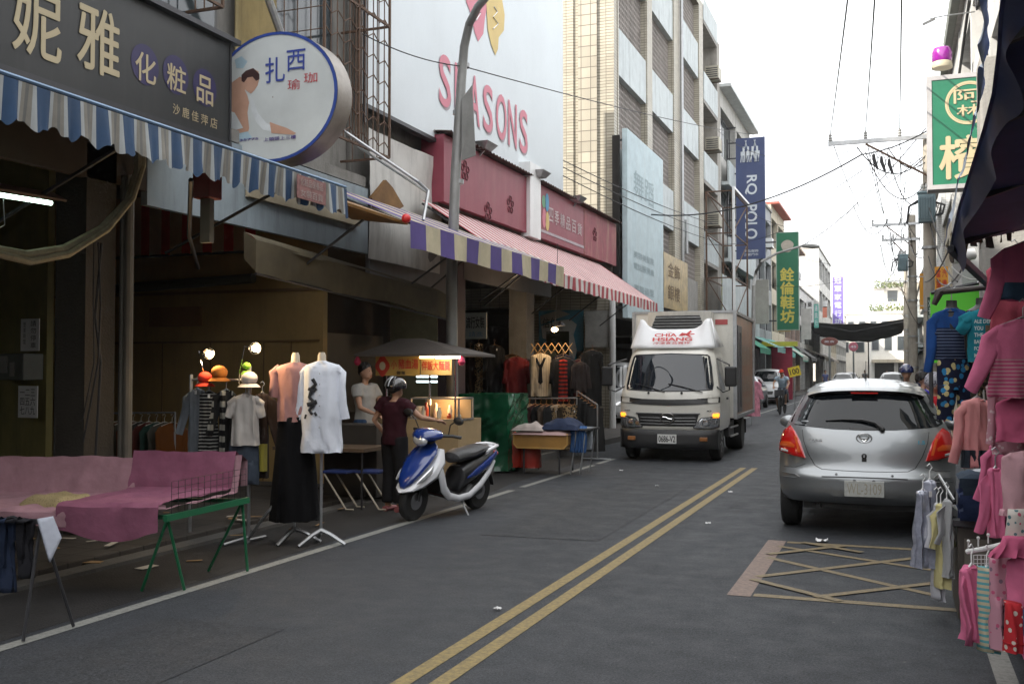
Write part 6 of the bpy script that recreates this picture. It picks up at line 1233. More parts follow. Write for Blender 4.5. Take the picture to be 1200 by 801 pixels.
def torso_form(label, loc, rz, base=True, s=1.):
    """neck form on a pole with a flat tripod"""
    t = thing('mannequin', label, 'mannequin', loc, rz); m_ = M('cream form', (.55,.47,.36), rough=.5, var=.05)
    z = loc[2] if False else 1.30*s; b = MB(); rows = [(.62,.13,.09),(.72,.14,.10),(.86,.125,.09),(1.0,.12,.09),(1.15,.155,.105),(1.28,.17,.10),(1.36,.14,.08),(1.40,.06,.05),(1.46,.047,.045),(1.50,.045,.043),(1.53,.03,.03)]
    b.loft([ring(0,0,(z_+.28)*s,rx*s*.86,ry*s*.9,18) for z_, rx, ry in rows]); b.build('torso', m_, t, smooth=True, world=False)
    b = MB(); b.tube([(0,0,.1),(0,0,.92*s)], .014, 8); b.build('pole', m_steel, t, smooth=True, world=False)
    for k in range(3):
        a = 2*math.pi*k/3+.3; b = MB(); b.tube([(0,0,.14),(.1*math.cos(a),.1*math.sin(a),.10),(.25*math.cos(a),.25*math.sin(a),.015)], [.022,.02,.016], 6); b.build('foot', m_steel, t, world=False, smooth=True)
    return t
m_pinkb = cloth('dusty pink cloth', (.42,.22,.20), .1)
q = onZ(345, 636); torso_form('mannequin in pink blouse and long black skirt at the road edge', (q.x,q.y,0), .1)
garment('dusty pink blouse on the left mannequin', (q.x,q.y-.0,1.72), .62, 'shirt', .37, .56, m_pinkb, sl=.26, slw=.075, slang=.22, thick=.24, flare=.92, amp=.08, hanger=False)
garment('long black skirt on the left mannequin', (q.x,q.y,1.20), .6, 'skirt', .40, .98, cloth('skirt black', (.004,.004,.005)), thick=.28, flare=1.2, amp=.15, hanger=False)
q2 = onZ(376, 638); torso_form('mannequin in long white shirt beside the scooter', (q2.x,q2.y,0), -.2)
ws_ = garment('long white shirt with black brush print on the right mannequin', (q2.x,q2.y,1.73), .30, 'shirt', .375, .86, cloth('bright white cotton', (.70,.73,.80), .05), sl=.48, slw=.058, slang=.16, thick=.25, flare=1.12, amp=.10, hanger=False)
b = MB()
for pts, r_ in ((((.01,-.03),(.04,-.08),(.0,-.12)),.018), (((-.03,-.12),(.02,-.14),(.05,-.12)),.015), (((0,-.14),(-.02,-.20),(.02,-.24)),.016), (((-.04,-.27),(.0,-.26),(.05,-.24)),.02), (((.02,-.27),(-.02,-.32),(.01,-.36)),.014), (((-.05,-.36),(-.06,-.40)),.01), (((.03,-.34),(.05,-.37)),.012)):
    b.tube([(x-.06,-.15,z-.14) for x, z in pts], r_, 7, flat=.3, fdir=(0,1,0))
b.build('brush_print', m_black, ws_, world=False)
b = MB()
for k in range(6): b.ball((.02,-.163,-.12-.1*k), .006)
b.build('button', m_steel, ws_, world=False)
# ---------------------------------------------------------------- rack with clip lamps behind the pink table
q = onZ(291, 636); RK = thing('clothes_rack', 'grey clothes stand with two clip lamps behind the pink covered table', 'clothes rack', (q.x,q.y,0)); RX, RY = q.x, q.y
def atRack(px, py, dy=0.): return onY(px, py, RY+dy)
b = MB(); b.tube([(RX,RY,0),(RX,RY,1.68)], .018, 8); pl_ = atRack(224,445); b.tube([(RX,RY,1.55),(pl_.x,RY,1.55)], .012, 8); b.tube([(pl_.x,RY,.05),(pl_.x,RY,1.6)], .018, 8); b.build('frame', m_steel, RK, smooth=True)
b = MB(); b.tube([(RX,RY,.05),(RX+.22,RY-.05,.28),(RX+.30,RY,.40)], .015, 6); b.tube([(RX,RY,.03),(RX+.02,RY+.25,.03)], .015, 6); b.tube([(RX-.1,RY-.25,.02),(RX,RY,.06)], .015, 6); b.build('foot', m_steel, RK, smooth=True)
def clip_lamp(px, py, bx, by, label, lit, aim, glow, Y=None, col=(1,.72,.38), pw=14):
    q = onY(px, py, Y or RY-.05); q0 = onY(bx, by, Y or RY-.03); t = thing('clip_lamp', label, 'lamp', q); b = MB(); b.tube([q0, q0+V((.02,-.02,.12)), q+V((-.10,0,.02)), q+V((-.05,0,.01))], .006, 6); b.build('gooseneck', m_chrome, t, smooth=True)
    aim = V(aim).normalized(); b = MB(); b.tube([q-aim*.07, q-aim*.03, q+aim*.03], [.022,.035,.06], 14); b.f = b.f[:-1]; b.m = b.m[:-1]; b.build('shade', m_chrome, t, smooth=True)
    b = MB(); b.ball(q+aim*.035, .032); b.build('bulb', EM('hot bulb %d' % glow, col, glow), t, smooth=True)
    l = bpy.data.lights.new('bulb_light', 'POINT'); l.energy = pw*.8; l.color = col; l.shadow_soft_size = .04; lo = bpy.data.objects.new('bulb_light', l); COL.objects.link(lo); lo.parent = t; lo.location = aim*.10
clip_lamp(243,413,238,452,'left clip lamp above the red and orange hats', 1, (.7,-.4,-.3), 9, pw=9); clip_lamp(297,408,280,450,'right brightly lit clip lamp above the white cap', 1, (.85,-.5,.0), 16, pw=14)
def hat(px, py, c, label, r_=.11, Y=None):
    q = atRack(px, py, -.06); t = thing('hat', label, 'hat', q); b = MB(); b.ball(q+V((0,0,.03)), (r_,r_,r_*.85)); b.build('crown', c, t, smooth=True); b = MB(); b.lathe([(r_*.9,-.02),(r_*1.35,-.05),(r_*1.33,-.055),(r_*.88,-.03)], q, 18); b.build('brim', c, t, smooth=True)
hat(240, 446, cloth('red knit', (.55,.05,.03)), 'red knitted hat under the left clip lamp', .07); hat(257, 440, cloth('orange knit', (.42,.15,.03)), 'orange hat beside the red knitted hat', .08); hat(292, 447, cloth('cream cap', (.5,.46,.44)), 'white cap under the right clip lamp', .08); hat(289, 432, cloth('green yellow knit', (.2,.4,.05)), 'tiny green and yellow hat on top of the white cap', .04)
def hung(px0, px1, py0, py1, Y, kind, label, mat, **k):
    a, c = onY(px0, py0, Y), onY(px1, py1, Y); m0 = onY((px0+px1)/2, py0, Y); w_ = (px1-px0)*(CM.inverted() @ (m0-cam.location)).z/-1200; th = k.pop('thick', .1); return garment(label, (m0.x,Y,a.z), k.pop('rz', .52), kind, w_/.96, a.z-c.z, mat, thick=min(th,.12), **k)
hung(222,240,455,530,RY+.03,'shirt','pale grey denim shirt at the left end of the clip lamp stand',cloth('pale denim', (.16,.18,.20)),sl=.4,slw=.05)
hung(234,256,458,540,RY-.06,'dress','black and white striped dress under the red hat',M_pat('bw stripe','stripe',(.012,.012,.013),(.30,.30,.28),30,.3))
hung(257,273,456,540,RY-.02,'shirt','black and white plaid shirt beside the striped dress',M_pat('bw plaid','plaid',(.30,.29,.25),(.012,.012,.013),9,.5,c3=(.02,.02,.02)),sl=.4,slw=.05)
hung(273,303,461,522,RY-.08,'shirt','plain white top under the white cap on the stand',cloth('warm white', (.48,.45,.42), .06),sl=.16,slw=.06,slang=.3)
hung(270,302,514,568,RY-.05,'trousers','blue grey denim shorts below the white top',cloth('dark denim', (.055,.07,.095), .3),hanger=False,thick=.12)
hung(300,315,460,560,RY+.15,'shirt','dark brown coat right of the white top',cloth('dark brown', (.03,.02,.018)),sl=.5,slw=.06)
q = atRack(307,537,.1); b = MB(); b.box(q+V((-.04,-.03,-.12)), q+V((.04,.03,.14))); tag(b.build('price_card', M('yellow green card', (.42,.36,.06), rough=.6)), 'yellow green card hanging on the clothes stand', 'card')
# far rail of clothes in the arcade
fr_ = thing('clothes_rail', 'long rail of dark clothes behind the pink covered table', 'clothes rail', (-8.6,9.9,0)); YR = 10.4; q0, q1 = onY(108,484,YR), onY(205,483,YR)
b = MB(); b.tube([q0, q1], .012, 6); b.tube([q0, V((q0.x,YR,.1))], .014, 6); b.tube([q1, V((q1.x,YR,.1))], .014, 6); b.build('frame', m_steel, fr_)
cl = [((.03,.03,.03),'charcoal'),((.05,.05,.045),'grey black'),((.10,.085,.06),'olive brown'),((.16,.06,.025),'rust brown'),((.14,.12,.09),'khaki'),((.22,.08,.03),'orange brown'),((.02,.02,.02),'jet black'),((.20,.05,.04),'brick red'),((.05,.12,.10),'teal'),((.18,.17,.14),'pale khaki'),((.30,.10,.02),'orange')]
for i, (c, nm) in enumerate(cl):
    x = q0.x+.06+(q1.x-q0.x-.1)*i/(len(cl)-1); garment(nm+' jacket on the long rail behind the pink table', (x,YR,q0.z-.1), R(72), 'shirt', .42, .75, cloth(nm, tuple(x*.45 for x in c)), sl=.5, slw=.05, slang=.1, thick=.07, hook_m=M('pale hanger', (.5,.48,.42), rough=.4), grp='clothes on the long rail behind the pink table')
# ---------------------------------------------------------------- pink covered table
A, B_, C_, D_ = V((-4.97,6.12,.60)), V((-4.95,7.0,.62)), V((-7.4,6.35,.62)), V((-7.2,5.45,.60))
pt = thing('display_table', 'long table under pink cloth with green legs and wire end', 'table', (-6,6.3,0))
m_pc1 = cloth('rose pink cloth', (.36,.205,.235), .15); m_pc2 = cloth('mauve pink cloth', (.235,.085,.135), .15)
def tbl(b, u0, u1, lift, mi, back=.93, seed=0., drop=.12):
    def fn(u, v):
        uu = u0+(u1-u0)*u; F_ = A+(D_-A)*uu; K = B_+(C_-B_)*uu; wv = .020*noise.noise(V((uu*9,v*5,seed)))+.013*noise.noise(V((uu*26+v*6,v*12,seed)))+.006*math.sin(uu*70+v*9+seed)
        if v < .18: q_ = F_+V((0,-.02-.02*math.sin(uu*30),0)); return V((q_.x,q_.y-wv*.8,.61+lift-drop*(1-v/.18)*(1+.18*math.sin(uu*17+seed))+wv*.3))
        if v < .66: return F_+(K-F_)*((v-.18)/.48)*.93+V((0,0,.02+lift+wv))
        if v < .9: s_ = (v-.66)/.24; return F_+(K-F_)*(.93+.07*s_)+V((wv*.6,-abs(wv)*1.2,.02+lift+(back-.62)*s_+wv*.5))
        s_ = (v-.9)/.1; return K+V((0,.05+lift,back-.60-.25*s_))
    b.grid(fn, max(8, int((u1-u0)*60)), 36, mi)
b = MB(); tbl(b, .30, 1., .0, 0, seed=2., drop=.10); b.build('cloth', m_pc1, pt, smooth=True, fix=False); b = MB(); tbl(b, .02, .36, .05, 0, seed=5., drop=.23); b.build('cloth', m_pc2, pt, smooth=True, fix=False)
b = MB(); tbl(b, .0, .022, .018, 0, seed=8., drop=-.03); b.build('cloth', m_pc1, pt, smooth=True, fix=False)
m_gr = M('green enamel', (.015,.14,.06), rough=.4, var=.15)
b = MB(); b.bar(A+V((.02,-.05,-.03)), B_+V((.02,.05,-.03)), .035, .045); b.bar(A+V((.0,.10,-.04)), D_+V((0,.10,-.04)), .03, .03); b.bar(B_+V((0,0,-.03)), C_+V((0,0,-.03)), .03, .03); b.build('frame', m_gr, pt)
for base, f1_, f2_ in ((A, onZ(166,693), onZ(216,692)), (B_, onZ(244,670), onZ(290,670)), (D_, V((-7.3,5.3,0)), V((-7.0,5.4,0))), (C_, V((-7.5,6.4,0)), V((-7.2,6.5,0)))):
    for f_ in (f1_, f2_): b = MB(); b.tube([base+V((0,0,-.04)), f_+V((0,0,.01))], .012, 7); b.build('leg', m_gr, pt, smooth=True)
b = MB()
for i in range(13): p_ = A+(B_-A)*i/12+V((.035,0,0)); b.bar(p_, p_+V((0,0,.23)), .0028)
for j in range(6): z = V((.035,0,.23*j/5)); b.bar(A+z, B_+z, .0028)
b.build('wire_end', m_black, pt)
# folded tan cloth on the pink table
q = atD(66, 584, 7.9); b = MB(); b.grid(lambda u, v: q+V((-.24+.50*u, -.22+.36*v, -.07+.10*math.sin(min(1,u*4)*1.57)*math.sin(min(1,(1-u)*5)*1.57)*math.sin(min(1,v*5)*1.57)+.02*noise.noise(V((u*4,v*4,1))))), 20, 14); tag(b.build('folded_blanket', M_pat('woven tan','print',(.34,.27,.14),(.22,.17,.09),60,.3), smooth=True), 'folded tan patterned blanket lying on the pink covered table', 'blanket')
# ---------------------------------------------------------------- jeans rack in the near left corner
jr = thing('jeans_stand', 'low black stand hung with jeans at the near left corner', 'display stand', (-5.2,4.7,0)); g1, g2 = onZ(27,753), onZ(86,735); z0 = onY(60,592,g1.y).z
b = MB(); top0, top1 = V((-4.98,4.95,.70)), V((-6.2,4.55,.70)); b.bar(top0, top1, .03); b.build('rail', m_dsteel, jr)
for f_, tp in ((g1, top0), (g2, top0), (V((-6.2,4.3,0)), top1), (V((-6.0,4.75,0)), top1)): b = MB(); b.tube([tp, V((f_.x,f_.y,.01))], .011, 7); b.build('leg', m_dsteel, jr, smooth=True)
jc = [((.018,.018,.022),'black'),((.02,.03,.06),'midnight'),((.04,.14,.34),'bright blue'),((.035,.035,.04),'charcoal'),((.03,.07,.17),'mid blue')]
for i, (c, nm) in enumerate(jc):
    p_ = top0+(top1-top0)*(.0+.088*i); d = (top1-top0).normalized()
    b = MB(); b.grid(lambda u, v: p_+d*(.0+.105*u)+V((-.0,-.06+.12*math.cos(v*math.pi) if v < 1 else 0, 0))*0+(V((0,.09*(v-.12)/.12 if v < .12 else 0,0))+V((.01*math.sin(u*20),-.045-.02*math.sin(u*9+v*3),.03-(v-.12)*(.42+.10*(i%3)) if v > .12 else .03))), 10, 14)
    o = b.build('hanging_jeans', cloth(nm+' denim', c, .25), smooth=True); tag(o, nm+' jeans folded over the low stand at the near left corner', 'jeans', 'jeans on the low stand'); md = o.modifiers.new('t', 'SOLIDIFY'); md.thickness = .02
b = MB(); q = top0+V((.03,0,0)); b.grid(lambda u, v: q+V((.02+.10*v*(1-u*.3)+.0*u,-.07+.12*u,.03-.26*v*(1-.5*u))), 8, 8); o = b.build('white_rag', cloth('white rag', (.36,.38,.44)), smooth=True); tag(o, 'white cloth corner hanging off the end of the jeans stand', 'cloth'); md = o.modifiers.new('t','SOLIDIFY'); md.thickness = .012
# ---------------------------------------------------------------- food cart
CD = 13.9; c_ = atD(486, 500, CD); FCY = c_.y
fc = thing('food_cart', 'lit food cart with grey canopy and yellow sign boards behind the scooter', 'food cart', (c_.x,FCY,0), R(12))
def cq(px, py, dy=0.): return onY(px, py, FCY+dy)
m_cart = M('cart steel', (.34,.30,.24), rough=.35, metal=.5, var=.15); m_cy = M('cart yellow', (.50,.33,.12), rough=.5, var=.1)
l0, r0_ = cq(440,520), cq(537,492); b = MB(); b.box((l0.x,FCY-.0,.25),(r0_.x,FCY+.8,r0_.z)); b.build('counter', M('cart board', (.42,.30,.16), rough=.5, var=.15, dirt=.3), fc)
g0, g1_ = cq(481,492), cq(537,467); b = MB(); z0, z1 = g0.z+.002, g1_.z
for x in (g0.x, g1_.x):
    for y in (FCY+.02, FCY+.5): b.bar((x,y,z0),(x,y,z1),.02)
for z in (z0+.01, z1):
    b.bar((g0.x,FCY+.02,z),(g1_.x,FCY+.02,z),.02); b.bar((g0.x,FCY+.5,z),(g1_.x,FCY+.5,z),.02); b.bar((g0.x,FCY+.02,z),(g0.x,FCY+.5,z),.02); b.bar((g1_.x,FCY+.02,z),(g1_.x,FCY+.5,z),.02)
gc = b.build('display_case', m_steel, fc); b = MB(); b.box((g0.x+.02,FCY+.48,z0+.02),(g1_.x-.02,FCY+.5,z1-.02)); b.build('case_back', M('case back', (.5,.38,.22), rough=.5), gc)
r3 = random.Random(5)
for i in range(12):
    x = g0.x+.05+(g1_.x-g0.x-.1)*r3.random(); b = MB(); h = r3.uniform(.06,.22); b.lathe([(.03,0),(.035,h*.6),(.02,h*.8),(.018,h)], (x,FCY+r3.uniform(.1,.42),z0+.02), 10); tag(b.build('food_jar', M(r3.choice(('jar amber','jar red','jar cream')), r3.choice(((.5,.22,.05),(.4,.06,.03),(.55,.5,.4))), rough=.3), smooth=True), ('tallest','amber','squat red','cream lidded','short amber','narrow red','leaning cream','tiny amber','rear red','rear cream','dented amber','slim cream')[i]+' food jar inside the glass case of the food cart', 'jar', 'jars in the food cart case')
for px in (449,500,530):
    q = cq(px,440); b = MB(); b.tube([(q.x,FCY+.1,r0_.z),(q.x,FCY+.1,cq(px,415).z)], .014, 7); b.build('post', m_chrome, fc, smooth=True)
e0, e1, pk = cq(417,418,-.25), cq(541,411,-.25), cq(468,396,.1); zc = (e0.z+e1.z)/2
b = MB(); x0, x1 = e0.x, e1.x; ys0, ys1 = FCY-.30, FCY+.95; ym = (ys0+ys1)/2; xr0, xr1 = pk.x-.12, pk.x+.25; zp = pk.z
b.add([(x0,ys0,zc),(x1,ys0,zc),(x1,ys1,zc),(x0,ys1,zc),(xr0,ym,zp),(xr1,ym,zp),(x0,ys0,zc-.03),(x1,ys0,zc-.03),(x1,ys1,zc-.03),(x0,ys1,zc-.03)], [(0,1,5,4),(1,2,5),(2,3,4,5),(3,0,4),(0,6,7,1),(1,7,8,2),(2,8,9,3),(3,9,6,0),(9,8,7,6)])
b.build('canopy', M('grey canopy', (.10,.085,.075), rough=.7, var=.15, dirt=.4), fc)
s0_, s1_, s2_ = cq(441,440,-.1), cq(493,417,-.1), cq(530,439,-.1)
b = MB(); b.box((s0_.x,FCY-.12,s0_.z),(s1_.x-.01,FCY-.10,s1_.z)); sA = b.build('sign_board', M('sign dull yellow', (.45,.29,.07), rough=.5), fc); b = MB(); b.box((s1_.x+.01,FCY-.12,s0_.z+.01),(s2_.x,FCY-.10,s1_.z-.01)); sB = b.build('sign_board', m_cy, fc)
b = MB(); Ws, Hs = s1_.x-s0_.x, s1_.z-s0_.z; b.text('小', (s0_.x+Ws*.36,FCY-.122,s0_.z+Hs*.35), X_, Z_, Ws*.12, Hs*.45, .003, 0, .03); b.text('豬血湯', (s0_.x+Ws*.52,FCY-.122,s0_.z+Hs*.35), X_, Z_, Ws*.44, Hs*.5, .003, 0, .03); b.text('營業', (s0_.x+Ws*.48,FCY-.122,s0_.z+Hs*.06), X_, Z_, Ws*.2, Hs*.18, .003, 1, .02)
c0_ = V((s0_.x+Ws*.16,FCY-.125,s0_.z+Hs*.5)); b.add([c0_+V((Ws*.15*math.cos(a)*(1+.12*math.cos(4*a)),0,Hs*.5*math.sin(a)*(1+.1*math.cos(4*a)))) for a in [i*math.pi/12 for i in range(24)]], [tuple(range(24))], 2); b.add([c0_+V((Ws*.07*math.cos(a),-.002,Hs*.22*math.sin(a))) for a in [i*math.pi/8 for i in range(16)]], [tuple(range(16))], 3)
m_ri = M('cart red ink', (.45,.03,.015), rough=.5); b.build('lettering', [m_ri, m_black, m_ri, M('cart pale ink', (.5,.45,.3))], sA, fix=False)
b = MB(); b.text('伴飯大麵羹', (s1_.x+.03,FCY-.122,s0_.z+Hs*.28), X_, Z_, (s2_.x-s1_.x)*.88, Hs*.46, .003, 0, .03); b.build('lettering', m_ri, sB, fix=False)
l1, l2, l3 = cq(491,417,-.2), cq(511,416,-.2), cq(541,417,-.2)
b = MB(); b.tube([(l1.x+.02,FCY-.22,zc-.045),(l2.x-.02,FCY-.22,zc-.045)], .016, 8); b.build('lamp_tube', EM('warm tube', (1,.62,.28), 5), fc, smooth=True); b = MB(); b.tube([(l2.x+.02,FCY-.26,zc-.045),(l3.x,FCY-.26,zc-.045)], .016, 8); b.build('lamp_tube', EM('white tube', (1,.86,.68), 9), fc, smooth=True)
def plight(name, loc, e, col, size=.1, par=None):
    l = bpy.data.lights.new(name, 'POINT'); l.energy = e; l.color = col; l.shadow_soft_size = size; o = bpy.data.objects.new(name, l); COL.objects.link(o); o.location = loc
    if par: o.parent = par; o.location = ROOTM[par.name].inverted() @ V(loc)
plight('case_light', ((g0.x+g1_.x)/2,FCY+.25,z1-.05), 3.5, (1,.6,.28), .05, fc); plight('canopy_light', ((l1.x+l3.x)/2,FCY-.3,zc-.15), 2.6, (1,.8,.55), .08, fc)
b = MB(); q0, q1 = onY(500,441,16.8), onY(525,447,16.8)
for z in (q0.z, q1.z): b.tube([(q0.x-.2,16.8,z),(q1.x+.2,16.8,z)], .02, 6)
tag(b.build('back_lamp', EM('cool tube', (.75,.95,1), 3.2), smooth=True), 'pair of lit white tubes in the dark shop behind the food cart', 'lamp')
for x, y, c, lb in ((-.35,.3,(.3,.3,.32),'steel pot on the food cart counter'), (-.15,.4,(.5,.5,.48),'white bowl stack on the food cart counter')):
    b = MB(); b.lathe([(.001,0),(.09,0),(.11,.04),(.11,.16),(.10,.165),(.001,.17)], (c_.x+x,FCY+y,r0_.z+.004), 16); tag(b.build('cooking_pot', M('pot %s' % lb[:5], c, rough=.3, metal=.4), smooth=True), lb, 'pot')
# red hanging ornaments under canopy ends
for px, lb in ((419,'left'),(541,'right')):
    q = cq(px,424,-.2); b = MB(); b.lathe([(.005,.1),(.03,.05),(.05,0),(.03,-.04),(.001,-.05)], q, 10); tag(b.build('lantern', M('pink red paper', (.5,.03,.10), rough=.6), smooth=True), 'small pink red paper ornament at the '+lb+' canopy corner of the food cart', 'ornament')
# folding stools between mannequin and cart
for i, px in enumerate((402,440)):
    q = onZ(px-4, 596); t = thing('folding_stool', ('nearer' if i == 0 else 'farther')+' blue folding stool with pale tube legs by the food cart', 'stool', (q.x,q.y,0), group='stools by the food cart'); b = MB(); b.box(q+V((-.17,-.15,.43)), q+V((.17,.15,.46))); b.build('seat', M('stool blue', (.02,.04,.16), rough=.5), t, bevel=.01)
    for sg in (-1,1): b = MB(); b.tube([q+V((-.14,sg*.13,.43)), q+V((.16,sg*.13,.02)), q+V((.26,sg*.13,.02))], .011, 7); b.build('leg', M('cream tube', (.5,.46,.38), rough=.4), t, smooth=True)
# table with bowls behind the mannequins
q = onZ(390, 598); t = thing('low_table', 'dark low table behind the long white shirt', 'table', (q.x-.3,q.y+.4,0)); b = MB(); b.box(q+V((-.9,.1,.68)), q+V((.35,.8,.72))); b.build('tabletop', M('worn brown top', (.12,.08,.05), rough=.5), t)
for dx, dy in ((-.85,.15),(.3,.15),(-.85,.75),(.3,.75)): b = MB(); b.tube([q+V((dx,dy,.68)), q+V((dx,dy,0))], .015, 6); b.build('leg', m_dsteel, t)
# green tarpaulin draped box
q0, q1 = onZ(537, 566), onZ(594, 554.5); zt = onY(594,464,q1.y).z
gt = thing('tarpaulin_stack', 'tall stack covered by a glossy green tarpaulin behind the scooter', 'tarpaulin', (q0.x,q0.y,0)); x0, x1, y0, y1 = onY(537,500,q1.y).x, q1.x, q1.y, q1.y+.9
m_tp = M('green tarpaulin', (.008,.085,.038), rough=.24, var=.15, sc=4)
def tarp(u, v):
    a = u*4; s_ = int(a) if a < 4 else 3; f = a-s_; P_ = [V((x0,y0,0)),V((x1,y0,0)),V((x1,y1,0)),V((x0,y1,0))]; p_ = P_[s_].lerp(P_[(s_+1) % 4], f); cen = V(((x0+x1)/2,(y0+y1)/2,0)); w_ = .12*noise.noise(V((u*8,v*2.6,3)))+.09*abs(noise.noise(V((u*14+v*7,v*6,7))))+.015*noise.noise(V((u*40,v*9,7)))
    if v < .12: q_ = cen.lerp(p_, v/.12); return V((q_.x,q_.y,zt+.02*noise.noise(q_*5)-.03*(v/.12)))
    h = (v-.12)/.88; o_ = (p_-cen).normalized()*(w_+.05*h); sw = .05*math.sin(h*7+u*20)*(1-h); return V((p_.x+o_.x+sw*.3,p_.y+o_.y-sw,zt*(1-h)+.04))
b = MB(); b.grid(tarp, 120, 40); b.build('cover', m_tp, gt, smooth=True)
b = MB(); b.box((x0+.08,y0+.08,.09),(x1-.08,y1-.08,zt-.12)); b.build('boxes', m_wood, gt)
# ---------------------------------------------------------------- clothes stall with bulb (beyond the tarpaulin)
YS2 = 19.2
q0, q1 = onZ(603, 556), onZ(662, 545); Yt = q0.y
cb_ = thing('display_crate', 'shallow yellow wooden crate table heaped with jeans and cloth', 'display crate', (q0.x,Yt,0)); a0, a1 = onY(601,507,Yt), onY(664,526,Yt)
m_cr8 = M('varnished crate', (.38,.20,.05), rough=.5, var=.2); ol = [(a0.x,a0.z),(a0.x,a1.z+.06),(a0.x+.06,a1.z),(a1.x-.06,a1.z),(a1.x,a1.z+.06),(a1.x,a0.z)]
b = MB(); b.poly([(x,Yt+.03,z) for x, z in ol], Y_, .9); b.build('box', m_cr8, cb_); b = MB(); b.tube([(x,Yt+.028,z) for x, z in ol], .012, 6); b.build('rim', M('crate edge', (.5,.30,.09), rough=.5), cb_)
for dx in (a0.x+.15,a1.x-.15):
    for dy in (.1,.8): b = MB(); b.tube([(dx,Yt+dy,a1.z),(dx,Yt+dy,.02)], .014, 6); b.build('leg', m_dsteel, cb_)
def heap(label, mat, x0, x1, z, h, y0, dy, sd, name='folded_clothes', cat='clothes pile'):
    b = MB(); b.grid(lambda u, v: (x0+(x1-x0)*u, y0+dy*v, z+h*(math.sin(math.pi*min(1,max(0,u)))**.4)*(math.sin(math.pi*v)**.4)*(.7+.5*noise.noise(V((u*4,v*3,sd))))-.02), 22, 12); tag(b.build(name, mat, smooth=True), label, cat)
heap('crumpled pale pink cloth in the yellow crate', cloth('pale pink sheet', (.42,.28,.27)), a0.x-.02, a1.x+.02, a0.z, .13, Yt-.02, .9, 1.); heap('dark blue jeans heaped on the pink cloth', cloth('navy denim', (.025,.035,.07), .3), a0.x+.45, a1.x+.15, a0.z+.08, .24, Yt+.05, .6, 3.); heap('white cloth bundle at the left end of the yellow crate', cloth('off white bundle', (.42,.36,.33)), a0.x-.03, a0.x+.5, a0.z+.06, .15, Yt+.0, .4, 5.)
def drape(label, mat, px0, px1, py0, py1, Y, k=5, name='hanging_jeans', cat='jeans', grp=None):
    p_, r_ = onY(px0,py0,Y), onY(px1,py1,Y); b = MB(); b.grid(lambda u, v: (p_.x+(r_.x-p_.x)*u+.02*math.sin(v*3), Y+.035*math.sin(u*k*6.28)*(.3+v)+.10*(1-min(1,v*6)), p_.z+(r_.z-p_.z)*v), 30, 12); o = b.build(name, mat, smooth=True); tag(o, label, cat, grp); md = o.modifiers.new('t','SOLIDIFY'); md.thickness = .03; return o
drape('bright blue jeans hanging off the right side of the crate', cloth('bright denim', (.045,.11,.26), .3), 669, 686, 499, 530, Yt+.2); drape('pale grey cloth hanging beside the bright blue jeans', cloth('pale grey cloth', (.25,.27,.29)), 685, 692, 500, 526, Yt+.35, name='hanging_cloth', cat='cloth')
t = thing('side_table', 'small trestle under the bright blue jeans', 'table', (-4.5,Yt,0)); q = onY(680,500,Yt+.3); b = MB(); b.box((a1.x+.05,Yt+.15,q.z-.05),(q.x+.18,Yt+.8,q.z-.02)); b.build('tabletop', m_dsteel, t)
for dx in (a1.x+.1,q.x+.12):
    for dy in (.2,.75): b = MB(); b.tube([(dx,Yt+dy,q.z-.05),(dx-.1,Yt+dy,.02)], .012, 6); b.build('leg', m_steel, t)
for i, (px, c) in enumerate(((603,'tall'),(622,'wide'))):
    q = onY(px,560,Yt+.4); b = MB(); r_ = .17; b.lathe([(.001,0),(r_,0),(r_*1.05,.08),(r_*.95,.35),(r_*.5,.48),(r_*.2,.55),(.02,.56)], (q.x,Yt+.4,.09), 14); b.v = [p_+V((noise.noise(p_*7),noise.noise(p_*7+V((3,3,3))),0))*.06 for p_ in b.v]; tag(b.build('plastic_bag', M('red bag', (.42,.03,.015), rough=.35, var=.2), smooth=True), c+' red plastic bag under the yellow crate', 'bag', 'red bags under the crate')
# upper row of clothes, lower rail, round rack
row = [(545,558,408,462,'dark brown coat at the far left of the stall row',(.03,.02,.018),'shirt'),(556,566,402,464,'leopard print long dress',None,'dress'),(570,589,404,462,'black hooded jacket on the high row',(.014,.014,.016),'shirt'),(592,618,418,461,'dark red knitted top on the high row',(.12,.012,.014),'shirt'),(621,646,414,464,'striped cream dress with a black tie',None,'dress'),(647,673,418,472,'black cardigan over a red striped top',(.012,.012,.013),'shirt'),(672,688,424,460,'black patterned blouse at the end of the high row',(.03,.022,.02),'shirt')]
m_leo = M_pat('leopard','print',(.30,.20,.10),(.02,.015,.012),30,.5); m_crs = M_pat('cream stripe','stripe',(.42,.35,.25),(.20,.16,.12),28,.25,axis=0)
for i, (a, c, y0, y1, lb, col, kd) in enumerate(row):
    mt = m_leo if 'leopard' in lb else m_crs if 'cream' in lb else cloth(lb[:10], col); hung(a, c, y0, y1, YS2-.15+.05*(i % 2), kd, lb, mt, sl=.45 if kd == 'shirt' else 0, slw=.06, slang=.15, thick=.16, flare=1.0, hook_m=m_wood)
    if 'tie' in lb: q = onY(633,419,YS2-.25); b = MB(); b.poly([q+V(p_) for p_ in ((-.12,0,0),(-.07,0,0),(0,0,-.14),(.07,0,0),(.12,0,0),(.035,0,-.2),(.05,0,-.48),(0,0,-.52),(-.04,0,-.48),(-.02,0,-.2))], Y_, .01); tag(b.build('neck_tie', m_blackc), 'black neck tie on the striped cream dress', 'tie')
    if 'cardigan' in lb: hung(655,665,421,470,YS2-.26,'dress','red and black striped top inside the black cardigan',M_pat('red stripe','stripe',(.30,.02,.012),(.015,.01,.01),13,.45),thick=.08,hanger=False)
